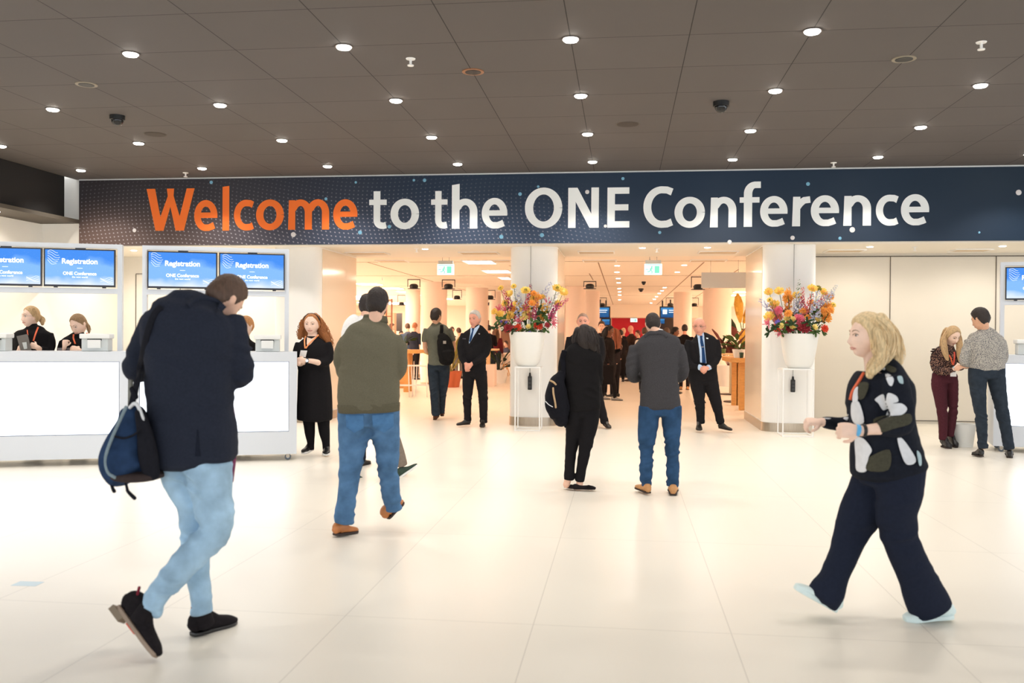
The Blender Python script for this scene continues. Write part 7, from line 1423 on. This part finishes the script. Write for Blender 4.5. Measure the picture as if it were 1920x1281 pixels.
P5 = Person((722, 897), 'person with dark hair in white top and taupe trousers, mostly hidden behind the sweater man')
T = P5.limb([(683, 748, .0, 32, .12), (681, 715, 0, 31, .12), (680, 680, 0, 32, .12), (679, 650, 0, 38, .125), (678, 624, 0, 38, .115), (681, 608, 0, 32, .1), (686, 599, 0, 18, .08), (687, 592, 0, 11, .06)], n=22, hint=CF, pw=2.3, cap=.3)
P5.cloth('white_top', [T, P5.limb([(652, 630, 0, 12, .06), (650, 655, .02, 11, .055), (655, 682, .05, 10, .05), (668, 685, .2, 8, .04)]), P5.limb([(712, 630, 0, 12, .06), (715, 655, .02, 11, .055), (710, 682, .05, 10, .05), (698, 685, .2, 8, .04)])], C_wht, .010, .006)
P5.add('navy_sleeve', loft(P5.st([(647, 640, 0, 11.5, .06), (646, 660, .02, 11.5, .058), (652, 686, .06, 10.6, .054)]), 14, 3), C_nt)
P5.cloth('trousers', [P5.limb([(672, 745, 0, 20, .1), (668, 790, 0, 16, .085), (664, 830, -.02, 13, .07), (662, 870, -.05, 11, .06), (662, 893, -.06, 10, .055)]), P5.limb([(698, 745, 0, 20, .1), (715, 790, .05, 17, .085), (735, 820, .1, 14, .072), (747, 850, .14, 12, .062), (754, 873, .16, 10.5, .056)])], C_tau, .010, .006)
P5.head(688, 574, 40, yaw=170, pitch=4, dd=0, hair=H_dark, hairkw=dict(thick=.012, top=.02, rough=.004), neck=(687, 598, 10, 0))
P5.shoe((660, 908, -.06), (688, 903, .16), C_gsn, C_sw, w=.046, h=.09, th=.025); P5.shoe((750, 898, .12), (784, 874, .20), C_gsn, C_sw, w=.046, h=.09, up=UP*.8-RT*.5, th=.025, label='dark green sneaker with white sole, toe lifted')
for w, d_ in (((670, 684, .24), 1), ((697, 684, .24), -1)): P5.hand(P5.p(*w), UP*.4+FW*.4, -FW, side=d_)
P5.done(.008)
stance(698, 872, 1.74, 165, 'person in navy trousers and black leather shoes, almost wholly hidden behind the sweater man', C_navy, C_nt, H_dark, step=.1, vox=.012, pose='phone')
# ---------------------------------------------------------------- people in the inner hall
V_ = .017
C_dk = fabric('dark_coat', (38, 32, 34), .1, 60); C_brn = fabric('brown_black_coat', (56, 42, 36), .1, 60); C_lil = fabric('lilac_top', (190, 170, 190), .1, 60); C_red = fabric('maroon_top', (104, 36, 40), .1, 60); C_gry = fabric('grey_trousers', (110, 106, 102), .1, 60); C_crm = fabric('cream_top', (222, 206, 190), .05, 60)
H_gin = hairmat('auburn', (140, 78, 50)); C_sp = floral('speckled_white_shirt', (214, 206, 198), (92, 88, 92), 30, .3)
stance(776, 712, 1.85, 160, 'person with short ginger hair in dark navy jacket, back turned, left of the tall pillar', C_navy, C_blk, hairmat('ginger_short', (170, 110, 76)), pose='phone', vox=V_, pitch=20, coat=.03)
stance(764, 709, 1.84, -160, 'person with brown hair in grey blue jacket, beside the ginger haired one at the table', fabric('blue_grey_jacket', (74, 90, 110), .1), C_blk, H_brown, pose='phone', vox=V_, pitch=15)
stance(751, 706, 1.6, 20, 'person with dark hair, small, in dark top behind the plant on the wooden table', C_dk, C_blk, H_dark, vox=V_, pose='phone', pitch=25)
stance(733, 707, 1.84, 90, 'person whose face shows just right of the sweater man and the wooden rack', C_dk, C_blk, H_brown, vox=V_, pose='phone')
stance(847, 706, 1.74, 10, 'person facing us in dark suit, far between grey shirt man and grey haired guard', C_dk, C_blk, H_brown, vox=V_)
stance(860, 710, 1.7, -150, 'person in light top and grey trousers behind the yellow plant', C_crm, C_gry, H_brown, vox=V_, pose='phone')
stance(916, 710, 1.8, -165, 'person with dark hair in black coat and dark jeans right of the grey haired guard', C_blk, C_jn, H_dark, vox=V_, coat=.08, pose='phone')
stance(930, 708, 1.68, 160, 'person with long brown hair and maroon jacket left of the first flower stand', C_red, C_jn, hairmat('long_brown', (120, 84, 60)), fem=True, long=.2, vox=V_, pose='one')
stance(949, 701, 1.62, -60, 'person seated in dark blue grey clothes, cut off by the middle pillar', fabric('slate_top', (70, 72, 88), .1), C_blk, H_brown, seat=.23, vox=V_, pose='lapse')
stance(1127, 741, 1.84, -5, 'person with brown hair, only the top of the head shows behind the dark hooded woman', C_dk, C_blk, H_brown, vox=V_)
P, L, f, s = stance(1141, 750, 1.71, 62, 'person with dark skin and black hair in black cape, dark trousers and grey sneakers', C_blk2, C_blk, H_black, skin_=S_brown, fem=True, vox=V_, long=.1, step=.22, pose='one', shoes=fabric('grey_sneaker', (150, 146, 140), .1), coat=.02)
q = P.p(1138, 702, -.3); bg_ = thing('tote_bag', P.p(1138, 721, -.3), 'large black tote bag held by the woman in the black cape', 'bag')
x = flat('bag_body', box(q[0]-.15, q[0]+.16, q[1]-.07, q[1]+.07, P.p(1138, 721, -.3)[2], P.p(1138, 684, -.3)[2]), C_blk2, bg_); bevel(x, .03); put('handle', tube([q+[-.1, 0, .28], q+[-.03, 0, .52], q+[.05, 0, .52], q+[.1, 0, .28]], .012, 8, 4), C_blk2, bg_)
stance(1152, 744, 1.66, -140, 'person with long orange brown hair in dark clothes behind the black tote bag', C_dk, C_blk, H_gin, fem=True, long=.22, vox=V_, pose='phone')
stance(1163, 716, 1.66, 175, 'person with short dark bob in black jacket, back turned, before the red wall', C_blk, C_blk2, H_dark, fem=True, vox=V_, pose='phone', coat=.04)
stance(1183, 715, 1.82, -72, 'person, bald, in long dark brown coat, side view before the red wall', C_brn, C_brn, None, skin_=S_ruddy, vox=V_, pose='phone', coat=.16, shoes=C_sole)
stance(1168, 708, 1.74, 10, 'person with pale hair far behind the dark bob, facing us', C_dk, C_blk, H_lblond, vox=V_)
stance(1196, 712, 1.66, -75, 'person with reddish dark hair seen from the side, left of the grey jacket man', C_dk, C_blk, hairmat('red_brown', (96, 44, 36)), fem=True, vox=V_, pose='phone')
stance(1208, 736, 1.7, 170, 'person in speckled white shirt mostly hidden left behind the grey jacket man', C_sp, C_blk, H_brown, vox=V_, pose='phone')
stance(1249, 736, 1.7, 165, 'person in patterned white shirt mostly hidden right behind the grey jacket man', C_sp, C_blk, H_brown, vox=V_, pose='phone')
stance(1264, 738, 1.7, 70, 'person with dark skin and tied black hair in cream top, side view', C_crm, C_blk, H_black, skin_=S_brown, fem=True, vox=V_, pose='phone', hairkw=dict(thick=.02, top=.03, rough=.008, back=.02))
P, L, f, s = stance(1283, 731, 1.80, 172, 'person with short dark hair in black jacket with red collar band, back turned', C_blk2, C_dk, H_dark, skin_=S_ruddy, vox=V_, pose='phone', coat=.02, shoes=C_tan2, kit=lambda P, L, f, s, H: P.add('red_collar_band', loft([(L(0, 0, .825), .046*H, .042*H), (L(0, 0, .838), .043*H, .040*H)], 16, 2, hint=f, cap=.1), C_red))
stance(1310, 756, 1.63, 15, 'person in maroon and black with black sneakers, hidden behind the bald guard', C_red, C_blk, H_dark, vox=V_, step=.05, shoes=C_bsh, sole=C_sw)
stance(1408, 735, 1.72, -92, 'person in lilac top reaching out behind the plants at the right of the portal', C_lil, C_blk, H_brown, fem=True, vox=V_, pose='lapse')
# ---------------------------------------------------------------- every look-alike gets words that single it out
ORD = ['first', 'second', 'third', 'fourth', 'fifth', 'sixth', 'seventh', 'eighth', 'ninth', 'tenth', 'eleventh', 'twelfth', 'thirteenth', 'fourteenth']
def wpos(o): return np.array(o.get('_o', list(o.location)), float)
def ordinals(sel, fmt, key='x'):
    vis = []
    for o in sel:
        P = wpos(o); x, y = proj(P); d = (P-CP) @ CF
        if d > .5 and -5 < x < 1925 and -5 < y < 1286: vis.append((x if key == 'x' else d, o))
    vis.sort(key=lambda t: t[0]); n = len(vis); seen = set()
    for k, (_, o) in enumerate(vis):
        if key == 'x': w = 'leftmost' if k == 0 else 'rightmost' if k == n-1 else f'{ORD[k]} from the left'
        else: w = 'nearest' if k == 0 else 'farthest' if k == n-1 else f'{ORD[k]} nearest'
        o['label'] = fmt.format(w); seen.add(o.name)
    return vis
A_ = [o for o in bpy.data.objects if o.parent is None]
G_ = lambda g: [o for o in A_ if o.get('group') == g]
for g, t in (('downlights in the front row', 'round bright ceiling downlight in the front row, {}'), ('downlights in the second row from the front', 'round bright ceiling downlight in the second row from the front, {}'),
             ('downlights in the third row from the front', 'small bright ceiling downlight in the third row from the front, {}'), ('downlights in the back row by the banner', 'small bright ceiling downlight in the last row before the banner, {}')): ordinals(G_(g), t)
ordinals(G_('small soffit lights'), 'tiny round light in the pale soffit behind the banner, {}')
sp_ = G_('tiny spots in two rows down the inner ceiling')
ordinals([o for o in sp_ if wpos(o)[0] < .6], 'tiny warm spotlight in the left row down the inner ceiling, {}', 'd'); ordinals([o for o in sp_ if wpos(o)[0] >= .6], 'tiny warm spotlight in the right row down the inner ceiling, {}', 'd')
ve = G_('beige ceiling grilles behind the banner')
ordinals([o for o in ve if wpos(o)[2] < 2.95], 'beige ceiling grille just behind the banner, {}'); ordinals([o for o in ve if wpos(o)[2] >= 2.95], 'beige ceiling grille behind the first row, {}')
pn = G_('rectangular panel lights of the inner hall')
ordinals([o for o in pn if proj(wpos(o))[0] < 865], 'bright rectangular ceiling panel left of the middle pillar, {}'); ordinals([o for o in pn if 865 <= proj(wpos(o))[0] < 1200], 'bright rectangular ceiling panel just beside the middle pillar, {}', 'd'); ordinals([o for o in pn if proj(wpos(o))[0] >= 1200], 'bright rectangular ceiling panel right below the grey hanging sign, {}')
ordinals(G_('white bar stools at the wooden table'), 'white wire bar stool at the high wooden table, {} of the two'); ordinals(G_('wall washers under the bulkhead'), 'small round lamp under the dark bulkhead at the left, {}')
for o in bpy.data.objects:
    if '_o' in o.keys(): del o['_o']
